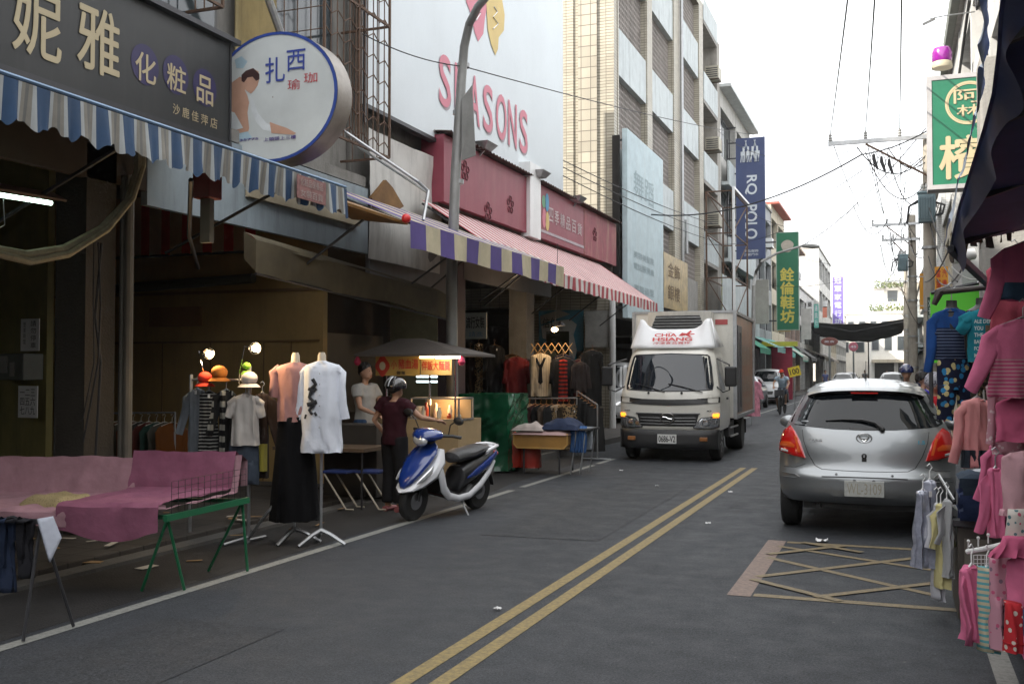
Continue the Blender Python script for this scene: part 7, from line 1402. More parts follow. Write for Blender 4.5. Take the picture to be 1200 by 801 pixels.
for i, (px, nm, c) in enumerate(((578,'soot black',(.012,.012,.013)),(600,'tobacco brown',(.06,.035,.02)),(616,'slate grey',(.05,.055,.06)),(640,'dark olive',(.03,.03,.018)),(660,'ink blue',(.012,.015,.03)),(682,'wine dark',(.05,.01,.014)),(694,'coal black',(.01,.01,.01)))):
    hung(px-11, px+11, 410+(i % 3)*5, 476, YS2+.55, 'shirt', nm+' coat in the back row of the clothes stall behind the crate', cloth(nm, c), sl=.5, slw=.06, slang=.12, thick=.12, hook_m=m_wood)
t = thing('wooden_lattice', 'expanding wooden lattice hanger above the black cardigan', 'lattice hanger', (-6,YS2,2)); q0, q1 = onY(622,414,YS2), onY(676,406,YS2+.3); b = MB(); n = 6
for i in range(n):
    xa_ = q0.x+(q1.x-q0.x)*i/n; xb_ = q0.x+(q1.x-q0.x)*(i+1)/n; b.bar((xa_,YS2,q0.z-.0),(xb_,YS2,q0.z+.20),.022,.01); b.bar((xa_,YS2+.015,q0.z+.20),(xb_,YS2+.015,q0.z),.022,.01)
b.build('slats', M('light wood', (.42,.25,.10), rough=.6), t)
rl = thing('clothes_rail', 'low clothes rail with wooden hangers behind the yellow crate', 'clothes rail', (-6,18.5,0)); YL = 18.6; q0, q1 = onY(590,467,YL), onY(676,466,YL); b = MB(); b.tube([q0,q1], .014, 6); b.tube([q0,V((q0.x,YL,.1))], .014, 6); b.tube([q1,V((q1.x,YL,.1))], .014, 6); b.build('frame', m_steel, rl)
cl2 = [(.03,.02,.02),(.25,.19,.13),(.012,.012,.013),(.02,.02,.03),(.33,.27,.2),(.05,.02,.02),(.015,.015,.015),(.10,.07,.05),(.02,.02,.02),(.36,.28,.19),(.10,.07,.04),(.05,.035,.02),(.12,.09,.05)]
nm2 = ['wine','sand','black','navy','beige','maroon black','ink','brown','soot','cream brown','mottled','umber','leaf brown']
for i, c in enumerate(cl2):
    x = q0.x+.08+(q1.x-q0.x-.12)*i/(len(cl2)-1); garment(nm2[i]+' garment on the low rail behind the yellow crate', (x,YL,q0.z-.10), R(60 if i < 9 else 20), 'shirt', .42, .85, m_leo if i in (10,12) else cloth(nm2[i]+' rail', c), sl=.5, slw=.05, slang=.08, thick=.10, hook_m=M('orange wood hanger', (.45,.18,.04), rough=.5), grp='clothes on the low rail behind the crate')
rr = thing('round_rack', 'sloping steel rack of black skirts beside the tiled pillar', 'clothes rack', (-5.3,19,0)); p0_, p1_ = onY(676,458,18.9), onY(700,474,18.2); b = MB(); b.tube([p0_, p1_], .014, 6); b.tube([p1_, V((p1_.x,p1_.y,.02))], .014, 6); b.tube([p0_, V((p0_.x,p0_.y,.02))], .014, 6); b.tube([(p1_.x-.3,p1_.y,.03),(p1_.x+.25,p1_.y,.03)], .014, 6); b.build('frame', m_steel, rr)
for i in range(6):
    p_ = p0_.lerp(p1_, (i+.5)/6); garment(('first','second','third','fourth','fifth','sixth')[i]+' black skirt counted from the tiled pillar side on the sloping rack', (p_.x,p_.y,p_.z-.08), R(50), 'skirt', .40, .80, cloth('rack black %d' % (i % 3), (.012+.006*(i % 3),)*3), thick=.10, flare=1.05, hook_m=M('orange wood hanger', (.45,.18,.04), rough=.5), grp='black skirts on the sloping rack')
# bare bulb above
q = onY(650,386,YS2-.3); t = thing('bare_bulb', 'bare lit bulb hanging over the clothes stall', 'lamp', q); b = MB(); b.ball(q, (.07,.045,.045)); b.build('bulb', EM('bulb warm', (1,.66,.30), 14), t, smooth=True); b = MB(); b.tube([q+V((0,0,.04)), q+V((0,.1,.5)), q+V((0,.2,1.7))], .006, 5); b.build('cord', m_wire, t); plight('stall_light', q+V((0,-.12,-.08)), 16, (1,.72,.42), .05, t)
q = onY(657,384,YS2-.28); b = MB(); b.lathe([(.02,.09),(.10,0),(.098,-.003),(.018,.085)], q+V((0,0,.04)), 14); b.build('shade', m_dsteel, t)
# white hand written sign at the stall entrance
q0, q1 = onY(544,397,17.9), onY(570,366,17.9); ns = thing('hand_written_sign', 'white hanging board with black hand written characters over the stall', 'sign', (q0.x,17.9,q0.z)); b = MB(); b.box((q0.x,17.9,q0.z),(q1.x,17.93,q1.z)); b.build('board', M('aged white board', (.34,.36,.33), rough=.6, dirt=.3), ns); b = MB(); b.text('流行女裝', (q0.x+.04,17.9,q0.z+.20), X_, Z_, q1.x-q0.x-.08, .22, .004, 0, .02); b.text('請進', (q0.x+.1,17.9,q0.z+.04), X_, Z_, .28, .1, .004, 1, .0); b.build('lettering', [m_black, M('blue pencil', (.1,.2,.3))], ns, fix=False)
# ================================================================ street lamp with the board behind it
m_pole = M('lamp post grey', (.27,.27,.26), rough=.5, metal=.3, dirt=.3, streak=True)
LPX, LPY = -6.12, 13.85; sl_ = thing('street_lamp', 'grey street lamp post with curved arm beside the billboard', 'street lamp', (LPX,LPY,0))
pts = [V((LPX,LPY,0)), onX(529,330,-6.11), onX(534,200,-6.08), onX(541,90,-6.03), onX(544,55,-5.98), onX(550,28,-5.85), onX(560,8,-5.6), onX(574,-8,-5.2), onX(600,-25,-4.6), onX(640,-40,-3.8)]
b = MB(); b.tube(pts, [.088,.082,.074,.07,.066,.062,.058,.054,.05,.046], 14); b.build('post', m_pole, sl_, smooth=True)
b = MB(); b.tube([pts[-1], pts[-1]+V((.3,.05,.0)), pts[-1]+V((.7,.1,-.03))], [.05,.11,.06], 10, flat=.5, fdir=(0,0,1)); b.build('lamp_head', m_pole, sl_, smooth=True)
b = MB(); b.lathe([(.13,0),(.13,.3),(.09,.34)], (LPX,LPY,0), 14)
for px, py in ((531,290),(536,213),(538,132),(543,77)): q = onX(px, py, -6.07); b.lathe([(.095,-.03),(.095,.03)], q, 14)
b.build('clamp', m_steel, sl_)
q0, q1 = onX(541,187,-5.2), onX(556,100,-5.2); b = MB(); mk = M('board back grey', (.20,.20,.19), rough=.6, dirt=.4)
b.poly([onX(541,116,-5.97), onX(553,100,-5.83), onX(557,182,-5.83), onX(541,188,-5.97)], V((0,1,0)), .02); tag(b.build('traffic_sign_back', mk), 'grey back of a traffic sign board clamped to the street lamp', 'traffic sign')
# second lamp further on
t = thing('street_lamp', 'slender grey street lamp in front of the green vertical sign', 'street lamp', (-4.95,37.6,0)); X2 = -4.95
pp = [V((X2,37.6,0)), onX(883,380,X2), onX(883,335,X2), onX(886,318,X2)]; pe = onY(940,288,38.0); pp += [onY(893,306,37.7), onY(910,297,37.8), pe]
b = MB(); b.tube(pp, [.09,.08,.06,.055,.05,.045,.04], 10); b.build('post', m_pole, t, smooth=True); b = MB(); b.tube([pe, pe+V((.35,0,-.02)), pe+V((.6,0,-.05))], [.05,.09,.05], 8); b.build('lamp_head', m_pole, t, smooth=True)
# ================================================================ utility poles, transformers, cables
m_cp = M('concrete pole', (.38,.345,.29), rough=.9, var=.2, bump=.3, dirt=.4, streak=True); m_trf = M('transformer grey green', (.17,.25,.28), rough=.5, dirt=.35)
def ppole(label, x, y, H, r0, r1, zt, zarms, tf=True, sidew=.5):
    t = thing('utility_pole', label, 'utility pole', (x,y,0)); b = MB(); b.tube([(x,y,0),(x,y,H)], [r0,r1], 16); b.build('post', m_cp, t, smooth=True)
    for z in (1.8,3.1,4.6,5.6): b = MB(); b.lathe([(r0*1.06,-.03),(r0*1.06,.03)], (x,y,z), 14); b.build('band', m_steel, t)
    for z, L in zarms:
        b = MB(); b.box((x-L,y-r0-.07,z),(x+.3,y-r0+.0,z+.1)); b.build('crossarm', m_steel, t); b = MB(); b.bar((x-.0,y-r0,z-.9),(x-L*.62,y-r0-.04,z-.02),.045); b.build('brace', m_rust, t)
        for k in (-L+.05,-L*.62,-L*.28):
            b = MB(); b.lathe([(.03,0),(.055,.03),(.03,.06),(.055,.09),(.03,.12),(.05,.15),(.015,.2)], (x+k,y-r0-.035,z+.1), 10); b.build('insulator', M('porcelain', (.45,.45,.44), rough=.2), t, smooth=True)
    for z in (2.4,3.3,4.0):
        for s_ in (-1,1): b = MB(); b.bar((x+s_*r0*.8,y-.05,z+.1*s_),(x+s_*(r0+.16),y-.05,z+.1*s_+.02),.02); b.build('step_bolt', m_steel, t)
    return t
def transformer(label, x, y, z, r_, h):
    t = thing('transformer', label, 'transformer', (x,y,z)); b = MB(); b.box((x-r_,y-r_*.8,z),(x+r_,y+r_*.8,z+h)); b.box((x-r_*1.1,y-r_*.9,z+h),(x+r_*1.1,y+r_*.9,z+h+.06)); b.build('tank', m_trf, t, bevel=.04); b = MB()
    for k in range(7): b.box((x-r_*.9+r_*.3*k-.012,y-r_*.8-.07,z+.08),(x-r_*.9+r_*.3*k+.012,y-r_*.8-.001,z+h-.08))
    b.build('cooling_fin', m_trf, t); b = MB()
    for k in (-.5,0,.5): b.lathe([(.03,0),(.05,.04),(.03,.08),(.05,.12),(.02,.2)], (x+k*r_,y,z+h+.06), 8)
    b.build('bushing', M('porcelain', (.45,.45,.44), rough=.2), t, smooth=True); b = MB(); b.tube([(x+r_,y,z+h*.7),(x+r_+.2,y,z+h*.6),(x+r_+.15,y,z+h*.3),(x+r_,y,z+h*.25)], .03, 6); b.tube([(x-r_,y,z+h*.8),(x-r_-.2,y,z+h*.6),(x-r_-.25,y,z+.0)], .03, 6); b.build('pipe', m_dsteel, t); return t
P1 = (.78,26.5); z_arm1 = onY(1040,168,26.5).z
ppole('nearer concrete utility pole right of the street with a crossarm', P1[0], P1[1], onY(1088,157,26.5).z, .17, .13, 0, [(z_arm1,2.3)])
a, c = onY(1076,262,26.2), onY(1096,228,26.2); transformer('blue grey transformer on the nearer utility pole', (a.x+c.x)/2, 26.1, a.z, (c.x-a.x)/2, c.z-a.z)
P2 = (.68,46.); ppole('farther concrete utility pole with two crossarms', P2[0], P2[1], onY(1066,252,46).z, .2, .15, 0, [(onY(1050,265,46).z,1.6),(onY(1050,283,46).z,1.2)])
a, c = onY(1052,318,45.7), onY(1064,300,45.7); transformer('smaller blue grey transformer on the farther utility pole', (a.x+c.x)/2, 45.6, a.z, (c.x-a.x)/2, c.z-a.z)
ppole('distant utility pole on the right near the street end', .7, 78, 8.8, .2, .15, 0, [(8.0,1.4)])
def cable(label, A_, B__, sag=.3, r_=.012, n=18, mat=m_wire, grp='overhead cables', via=None, name='overhead_cable', cat='cable'):
    A_, B__ = V(A_), V(B__); pts = [A_.lerp(B__, i/n)+V((0,0,-sag*4*(i/n)*(1-i/n))) for i in range(n+1)]
    b = MB(); b.tube(pts, r_*.9, 5); tag(b.build(name, mat, smooth=True), label, cat, grp)
L1 = 2.3
for i, (k, px, lb) in enumerate(((-L1+.05,997,'left'),(-L1*.62,1027,'middle'),(-L1*.28,1057,'right'))):
    far = V((P1[0]+k, P1[1]-.2, z_arm1+.28)); top = atD(px, -30, 9.5); cable(lb+' of three thin cables rising steeply above the nearer pole', far, top, .05, .011)
    cable(lb+' cable running from the nearer pole to the farther pole', far, V((P2[0]+k*.62, P2[1]-.2, onY(1050,265,46).z+.25)), .6, .012); cable(lb+' cable running on from the farther pole to the distant pole', V((P2[0]+k*.62, P2[1]-.2, onY(1050,265,46).z+.25)), V((.7+k*.5,77.8,8.2)), .6, .012)
L_ = lambda px, py, Y: onY(px, py, Y)
cable('thick black cable from the tiled building up to the nearer pole', onX(752,250,FX+.05), L_(1010,181,26.3), .55, .022); cable('short thick cable from the nearer crossarm to the green betel sign side', L_(1010,181,26.3), L_(1092,150,24), .1, .018)
cable('thin cable from the street lamp across the lattice windows to the sky', onX(543,78,-6.0), L_(900,160,44), .15, .011); cable('thin cable from the yoga sign corner to the street lamp', onX(425,40,-6.9), onX(543,78,-6.0), .08, .010)
cable('faint long cable leaving right from the navy banner top', L_(900,160,44), L_(1060,172,60), .3, .012)
for i, (y0, y1) in enumerate(((188,262),(196,272),(206,282))): cable(('upper','middle','lower')[i]+' wire of the three strung low across the tiled wall', onX(660,y0,-6.9), onX(836,y1,-6.9), .12, .013)
for i, (a, c, sg_) in enumerate(((( 938,266,70),(1062,262,46),.2),((945,285,74),(1060,283,46),.3),((925,250,66),(1010,200,30),.1),((936,300,80),(1066,300,46),.5),((960,268,80),(1086,180,26.5),.2),((940,288,38),(1085,150,27),.3))): cable(('first','second','third','fourth','fifth','sixth')[i]+' faint cable crossing the bright sky above the far street', L_(*a), L_(*c), sg_, .014)
for i, (a, c, sg_, r_) in enumerate((((1004,172,26.3),(1085,182,26.4),.55,.016),((1014,178,26.3),(1086,212,26.4),.75,.014),((1040,172,26.3),(1084,190,26.4),.30,.014),((1040,178,26.2),(1077,236,26.2),.5,.014),((1022,182,26.3),(1036,250,30),.1,.012),((1060,262,45.8),(1084,300,27),.5,.014),((1040,262,45.8),(1054,308,45.8),.5,.016),((1048,285,45.8),(1053,318,45.8),.3,.016),((1088,240,26.4),(1118,300,16),.2,.013),((1090,262,26.4),(1122,330,16),.25,.013),((1084,330,26.4),(1125,260,14),.2,.013),((1088,300,26.4),(1130,310,14),.45,.012),((1070,300,46),(1100,240,24),.3,.012),((1068,330,46),(1090,290,27),.3,.012))): cable(('first','second','third','fourth','fifth','sixth','seventh','eighth','ninth','tenth','eleventh','twelfth','thirteenth','fourteenth')[i]+' tangled wire around the two utility poles counted from the top', L_(*a), L_(*c), sg_, r_)
r4 = random.Random(11)
wn_ = ['slack','taut','sagging','kinked','frayed','doubled','drooping','slanting','looping','low','short','long','twisted','faint']
for k in range(14):
    x0_, y0_ = r4.uniform(1040,1092), r4.uniform(175,330); x1_, y1_ = x0_+r4.uniform(-46,30), y0_+r4.uniform(-40,70); Ya, Yb = r4.uniform(24,30), r4.uniform(26,48)
    cable(wn_[k]+' loose wire strung about the two utility poles', L_(x0_, y0_, Ya), L_(x1_, y1_, Yb), r4.uniform(.15,1.0), .010)
for k, (a, c) in enumerate((((838,150,46),(1000,176,27)),((826,286,41),(1000,215,40)),((884,330,58),(1056,300,46)),((870,245,47),(1040,262,46)))): cable(('highest','second','third','lowest')[k]+' thin service cable from the left buildings to the poles', L_(*a), L_(*c), .7, .010)
for k in range(3):   # looped wires and switchgear at the crossarm
    q = L_(1024+k*9, 186+k*3, 26.3); t = thing('cable_switch', ('left','middle','right')[k]+' fuse switch hanging under the crossarm of the nearer pole', 'switch', q, group='fuse switches under the crossarm'); b = MB(); b.tube([q+V((0,0,.12)), q, q+V((.08,0,-.25))], [.03,.045,.03], 8); b.build('body', m_dsteel, t, smooth=True); b = MB(); b.tube([q+V((.1*math.cos(a),0,-.1+.28*math.sin(a))) for a in [i*.5 for i in range(10)]], .010, 5); b.build('lead', m_wire, t)
# black netting over the street
n0, n1 = onY(946,384,96), onY(1062,385,96); nt_ = thing('shade_netting', 'black shade netting strung across the far street', 'netting', (n0.x,96,n0.z)); b = MB()
b.grid(lambda u, v: (n0.x+(n1.x-n0.x)*u, 90+13*v, n0.z+.35-.35*math.sin(math.pi*u)-1.15*v*math.sin(math.pi*u)**.25+.10*math.sin(v*40)+.12*noise.noise(V((u*9,v*5,1)))), 24, 26, 0); b.build('net', M('black net', (.025,.025,.022), rough=.95, var=.5, sc=1.5), nt_, smooth=True); b = MB()
for y in (90,96.5,103): b.tube([(n0.x-.5,y,n0.z+.3),((n0.x+n1.x)/2,y,n0.z-.62),(n1.x+.4,y,n0.z+.3)], .03, 5)
b.build('rope', m_wire, nt_)
# far street signs
m_vio = M('violet sign', (.20,.15,.48), rough=.6, var=.05)
flatsign('vertical_sign','tall violet vertical sign on the bleached white building',976,324,988,382,98,.3,m_vio,[(ch,.18,.86-.165*i,.64,.12,m_lw,.02,False) for i, ch in enumerate('冠軍家電行坊')],frame=(m_white,.08))
flatsign('vertical_sign','narrow white sign with dark characters left of the teal sign',945,352,953,378,84,.2,m_white,[(ch,.2,.7-.3*i,.6,.24,m_black,.02,False) for i, ch in enumerate('藥局服')]); flatsign('vertical_sign','narrow teal sign beside the narrow white sign',954,356,959,384,84,.2,M('teal sign', (.10,.40,.33), rough=.5),[(ch,.2,.7-.3*i,.6,.24,m_lw,.02,False) for i, ch in enumerate('通訊行')])
flatsign('vertical_sign','small red and cream flag sign left of the violet vertical sign',964,360,969,372,96,.1,M('dull red sign', (.5,.16,.10)),[])
def ovalsign(label, px, py, rx_px, ry_px, Y, m_, txt, post=True, mt=None):
    q = onY(px, py, Y); rx_ = onY(px+rx_px,py,Y).x-q.x; rz2 = q.z-onY(px,py+ry_px,Y).z; t = thing('round_sign', label, 'shop sign', q); b = MB(); rg = lambda y, s_: [q+V((rx_*s_*math.cos(a), y, rz2*s_*math.sin(a))) for a in [i*math.pi/14 for i in range(28)]]; b.loft([rg(-.02,.9),rg(0,1),rg(.2,1)]); b.build('face', m_, t)
    b = MB(); b.text(txt, q+V((-rx_*.6,-.025,-rz2*.25)), X_, Z_, rx_*1.2, rz2*.5, .005, 0, .02); b.build('lettering', mt or m_lw, t, fix=False)
    if post: b = MB(); b.tube([(q.x,Y+.1,q.z-rz2),(q.x,Y+.1,0)], .06, 8); b.build('post', m_steel, t)
ovalsign('dark red oval sign on a post under the black netting', 972, 400, 10, 5, 72, M('dark red oval', (.20,.06,.05), rough=.5), '美食'); ovalsign('round pink sign on a post right of the dark red oval', 1000, 406, 5.5, 5.5, 78, M('round pink', (.45,.12,.17), rough=.5), '45')
# yellow 100 board
q = onY(931,435,44.); yb2 = thing('price_board', 'tilted yellow board reading 100 beside the white car', 'price board', q); Mx = Matrix.Translation(q) @ Matrix.Rotation(R(-14), 4, 'Y'); b = MB(); b.box((-.24,0,-.2),(.24,.02,.2)); b.xf(Mx); b.build('board', M('bright yellow board', (.75,.58,.03), rough=.5, var=.04), yb2)
b = MB(); b.text('100', (-.19,0,-.12), X_, Z_, .38, .24, .004, 0, .02); b.xf(Mx); b.build('lettering', M('black marker', (.05,.04,.01)), yb2, fix=False); b = MB(); b.tube([(q.x,44.03,q.z-.18),(q.x,44.03,0)], .02, 6); b.build('post', m_steel, yb2)
# small awnings along the far left row
fa = [(50.5,4.5,(.02,.22,.13),'dark green'),(55.2,4.2,(.18,.36,.33),'faded turquoise'),(60,4.2,(.10,.34,.30),'teal'),(65,4.4,(.12,.40,.35),'mint'),(70,4.5,(.35,.37,.33),'pale grey'),(76,5,(.08,.28,.20),'sea green'),(84,6,(.07,.07,.07),'black'),(93,7,(.30,.27,.22),'dun'),(104,8,(.10,.10,.09),'dark grey'),(118,10,(.25,.22,.18),'brown grey')]
for i, (y, L, c, nm) in enumerate(fa): awning('shop_awning', nm+' cloth awning over the shops far down the left side', [M('awning '+nm, c, rough=.8, dirt=.3)], 1., y-L/2, y+L/2-.2, -5.9+.3*math.sin(i*2), 2.75+.15*math.sin(i), FX+.02, 3.6, .28, frame=False, seg=2)
r0_ = onY(905,440,58); b = MB(); b.box((-6.4,57.6,.1),(-5.3,57.8,2.95)); tag(b.build('red_banner', M('crimson cloth', (.28,.02,.05), rough=.7, var=.15)), 'upright dark crimson banner behind the yellow 100 board', 'banner')
b = MB(); b.box((-6.9,57.4,3.0),(-5.0,57.7,3.25)); tag(b.build('yellow_sign', M('acid yellow', (.5,.50,.05), rough=.5)), 'long thin acid yellow strip above the crimson banner', 'sign')
for i, (y, h, c, lb) in enumerate(((52,2.2,(.35,.34,.30),'pale upright shop board beside the faded turquoise awning'),(63,1.9,(.45,.30,.12),'ochre upright shop board beyond the teal awning'),(79,2.3,(.45,.44,.42),'white upright shop board beyond the sea green awning'))):
    b = MB(); b.box((-6.6,y,4.0),(-5.9,y+.2,4.0+h)); tag(b.build('shop_board', M('shop board %d' % i, c, rough=.6)), lb, 'shop sign')
# lit stuff hanging by the truck rear: pink cloth bundle
p = onZ(881, 497); garment('pink and white raincoats on a street rack behind the truck', (p.x,p.y,1.35), .3, 'shirt', .5, 1.1, cloth('pink white', (.6,.25,.32), .4), sl=.5, hanger=True); b = MB(); b.tube([(p.x,p.y,0),(p.x,p.y,1.46),(p.x+.02,p.y+.3,1.46)], .015, 6); tag(b.build('rack_post', m_steel), 'thin steel post carrying the pink and white raincoats', 'post')
# right side: orange signs, hoarding, camera
m_or = M('sign orange', (.65,.30,.02), rough=.5, var=.06); m_rd = M('sign red ink', (.5,.03,.02))
flatsign('vertical_sign','orange vertical sign with red characters right of the nearer pole',1096,312,1111,352,22,.15,m_or,[(ch,.1,.68-.3*i,.32,.24,m_rd,.02,False) for i, ch in enumerate('當舖借')]+[(ch,.55,.68-.3*i,.34,.24,m_rd,.02,False) for i, ch in enumerate('汽機車')]); flatsign('vertical_sign','thin yellow vertical sign left of the nearer pole',1078,320,1083,362,30,.15,m_or,[])
flatsign('small_sign','small dark green plate with pale characters on the nearer pole',1087,348,1092,380,26.1,.03,M('plate green', (.03,.07,.05)),[('大甲區',.2,.1,.6,.8,m_lw,0,True)]); b = MB(); q = onY(1085,430,25); b.box((1.15,24.8,.1),(2.2,25.3,2.3)); tag(b.build('pole_box', m_b4), 'cream box shelter at the foot of the nearer utility pole', 'shelter')
for i, (x, y, z0, c, lb) in enumerate(((1.6,30,2.6,(.35,.10,.08),'small dull red awning beyond the nearer pole'),(1.4,36,2.8,(.4,.4,.38),'small pale awning beyond the dull red one'),(1.5,52,2.8,(.1,.2,.2),'small dark teal awning far down the right side'))): awning('shop_awning', lb, [M('raw %d' % i, c, rough=.8)], 1., y, y+4, x-.5, z0, RXF-.02, 3.5, .25, frame=False, seg=2)
# green hoarding and CCTV
p0, p1 = onY(1091,425,11.2), onY(1158,332,11.2); gb = thing('green_board', 'bright green board behind the hanging striped shirt', 'board', (p0.x,11.2,p0.z)); b = MB(); k1, k0 = onY(1158,329,11.2), onY(1091,343,11.2); b.poly([(p0.x,11.2,p0.z),(p1.x,11.2,p0.z),(p1.x,11.2,k1.z),(p0.x,11.2,k0.z)], Y_, .03); b.build('panel', M('vivid green', (.10,.55,.03), rough=.5, var=.05), gb); b = MB(); b.tube([k0, k1], .02, 6); b.tube([p0+V((0,0,0)), V((p0.x,11.2,0))], .02, 6); b.build('frame', m_dsteel, gb)
q = onY(1128,300,11.0); cc_ = thing('security_camera', 'white cylindrical security camera above the green board', 'security camera', q); b = MB(); d = V((-.9,-.3,-.2)).normalized(); b.tube([q-d*.12, q-d*.115, q+d*.10, q+d*.105], [.035,.055,.06,.05], 16); b.build('housing', m_white, cc_, smooth=True); b = MB(); b.tube([q+d*.10, q+d*.112], .05, 14); b.build('lens', m_black, cc_, smooth=True); b = MB(); b.tube([q-d*.05+V((0,0,-.05)), q+V((.08,0,-.14)), q+V((.25,.1,-.14))], .02, 7); b.build('bracket', m_steel, cc_, smooth=True)
cable('loose white coil of wire below the security camera', q+V((-.1,0,-.1)), q+V((.3,.1,-.12)), .12, .008, mat=m_white, grp='camera wiring', name='loose_wire', cat='wire')
# grey concrete pillar at the right stall
q = onY(1172,330,9.8); b = MB(); b.box((q.x-.14,9.8,.1),(q.x+.35,10.2,4.4)); tag(b.build('concrete_pillar', m_conc, bevel=.02), 'grey concrete pillar behind the hanging pink clothes', 'pillar')
b = MB(); q0 = onY(1128,345,11.6); b.box((q0.x,11.6,.1),(q0.x+2.2,11.75,onY(1130,232,11.6).z)); tag(b.build('side_hoarding', M('pale steel wall', (.35,.36,.37), rough=.6, dirt=.3)), 'pale steel wall panel above the green board', 'wall panel')
# green betel nut sign with beacon
YG = 13.6; bs, p0, p1 = flatsign('green_sign','green framed sign with a ringed character and large beige characters', 1093, 88, 1164, 217, YG, .30, M('betel green', (.012,.16,.085), rough=.35, var=.1), [], frame=(M('pale frame', (.45,.44,.45), rough=.5, dirt=.3), .055))
m_be = M('beige ink', (.50,.42,.26), rough=.5, var=.04); W_, H_ = p1.x-p0.x, p1.z-p0.z; b = MB(); c = V((p0.x+W_*.60,YG-.006,p0.z+H_*.76)); R1 = H_*.205
for r_, th in ((R1,.012),(R1*.9,.006)):
    k = 44; b.add([c+V((r_*math.cos(2*math.pi*i/k),0,r_*math.sin(2*math.pi*i/k))) for i in range(k)]+[c+V(((r_-th*2)*math.cos(2*math.pi*i/k),0,(r_-th*2)*math.sin(2*math.pi*i/k))) for i in range(k)], [(i,(i+1) % k,(i+1) % k+k,i+k) for i in range(k)])
b.text('阿', c+V((-R1*.62,0,.0)), X_, Z_, R1*1.2, R1*.62, .002, 0, .035); b.text('林', c+V((-R1*.5,0,-R1*.62)), X_, Z_, R1*1.0, R1*.52, .002, 0, .035); b.text('檳', (p0.x+W_*.12,YG-.006,p0.z+H_*.05), X_, Z_, W_*.74, H_*.40, .002, 0, .035); b.build('lettering', m_be, bs, fix=False)
b = MB(); b.bar((p1.x-.2,YG+.15,p0.z+.2),(2.5,YG+.15,p0.z+.2),.06); b.bar((p1.x-.2,YG+.15,p1.z-.2),(2.5,YG+.15,p1.z-.2),.06); b.build('bracket', m_dsteel, bs)
q = onY(1104,84,YG+.15); bc = thing('beacon_light', 'purple rotating beacon lamp on top of the green framed sign', 'beacon', q); b = MB(); b.lathe([(.12,.04),(.125,.06),(.115,.11),(.11,.12)], q, 20); b.build('base', M('beacon base', (.5,.45,.33), rough=.5), bc, smooth=True)
b = MB(); b.lathe([(.112,.122),(.118,.14),(.118,.24),(.10,.29),(.06,.315),(.005,.32)], q, 20); b.build('dome', M('magenta dome', (.42,.03,.42), rough=.12, var=.25, sc=14, coat=1, trans=.35), bc, smooth=True); b = MB(); b.lathe([(.045,.14),(.05,.25),(.02,.27)], q, 10); b.build('reflector', m_chrome, bc)
# roof details on the right building: floodlight, gutter, black hoses
q = onY(1090,22,21); t = thing('flood_light', 'small pale flood lamp on a thin rod at the right building top', 'lamp', q); b = MB(); b.tube([q, q+V((.3,.1,.06)), V((1.47,21.2,q.z+.1))], .012, 6); b.build('rod', m_steel, t); b = MB(); b.slab(q+V((-.14,-.05,-.12)), q+V((.06,-.05,-.04)), q+V((.09,.08,.02)), q+V((-.11,.08,-.06)), .05); b.build('head', m_steel, t)
b = MB(); b.box((1.2,13.9,9.62),(1.44,30,9.95)); tag(b.build('gutter', M('dull green gutter', (.12,.13,.11), rough=.6, dirt=.5)), 'grey roof gutter along the top of the pale grey right building', 'gutter')
b = MB(); q = onY(1143,10,21.5); 
for k in range(3): b.tube([q+V((0,-.5*k,1.2)), q+V((0,-.1-.5*k,.2)), q+V((0,-.4-.5*k,-.15-.1*k)), q+V((0,-1.3-.2*k,-.02)), q+V((0,-1.5,1.0))], .025, 7)
tag(b.build('hose_loop', m_wire, smooth=True), 'thick black hoses looping down the right building', 'hose')
b = MB(); q0 = onX(1121,110,1.42); q1 = onX(1136,0,1.42); b.tube([q0, q1], .03, 6); tag(b.build('wall_cable', m_wire), 'black vertical cable on the right building above the beacon', 'cable')
# navy awning of the right stall
na = thing('navy_awning', 'dark navy stall awning with a pale frayed edge over the hanging clothes', 'awning', (.3,5,2.5)); m_nv = M('navy tarpaulin', (.045,.07,.20), rough=.55, var=.3, sc=4); m_fr = M('pale blue fringe', (.50,.58,.68), rough=.7, var=.25, sc=12)
E_ = [onX(1177,-40,.24), onX(1171,10,.25), onX(1168,60,.27), onX(1162,110,.28), onX(1151,152,.29), onX(1136,200,.30), onX(1122,245,.31), onX(1113,287,.32)]
def edge(u): a = u*(len(E_)-1); i = min(int(a), len(E_)-2); return E_[i].lerp(E_[i+1], a-i)
b = MB(); b.grid(lambda u, v: edge(u)+V((1.9*v, .0, .75*v-.12*math.sin(v*3.1)*(1+.5*math.sin(u*9)))), 40, 12); o = b.build('canopy', m_nv, na, smooth=True, fix=False)
b = MB(); b.grid(lambda u, v: edge(u)+V((.01+.03*math.sin(u*21)*v+.04*v, .02*v, -.01-(.02+.09*u+.05*u*abs(math.sin(u*14))+.02*noise.noise(V((u*9,0,2))))*v)), 90, 4); b.build('valance', m_nv, na, smooth=True, fix=False)
b = MB(); b.grid(lambda u, v: edge(u)+V((-.022-.020*v+.012*noise.noise(V((u*15,v*2,5))), 0, .03-(.045+.085*u)*v*(.75+.9*noise.noise(V((u*13,3,1)))))), 110, 5); b.build('frayed_edge', m_fr, na, smooth=True, fix=False)
b = MB(); 
for u_ in (.2,.5,.8,.98): p_ = edge(u_); b.bar(p_+V((.02,0,-.03)), p_+V((1.8,0,.55)), .035)
b.bar(edge(.98)+V((.0,0,-.05)), V((1.15,9.7,1.95)), .04); b.build('frame', m_dsteel, na)
b = MB(); e_ = edge(1.); r5 = random.Random(4)
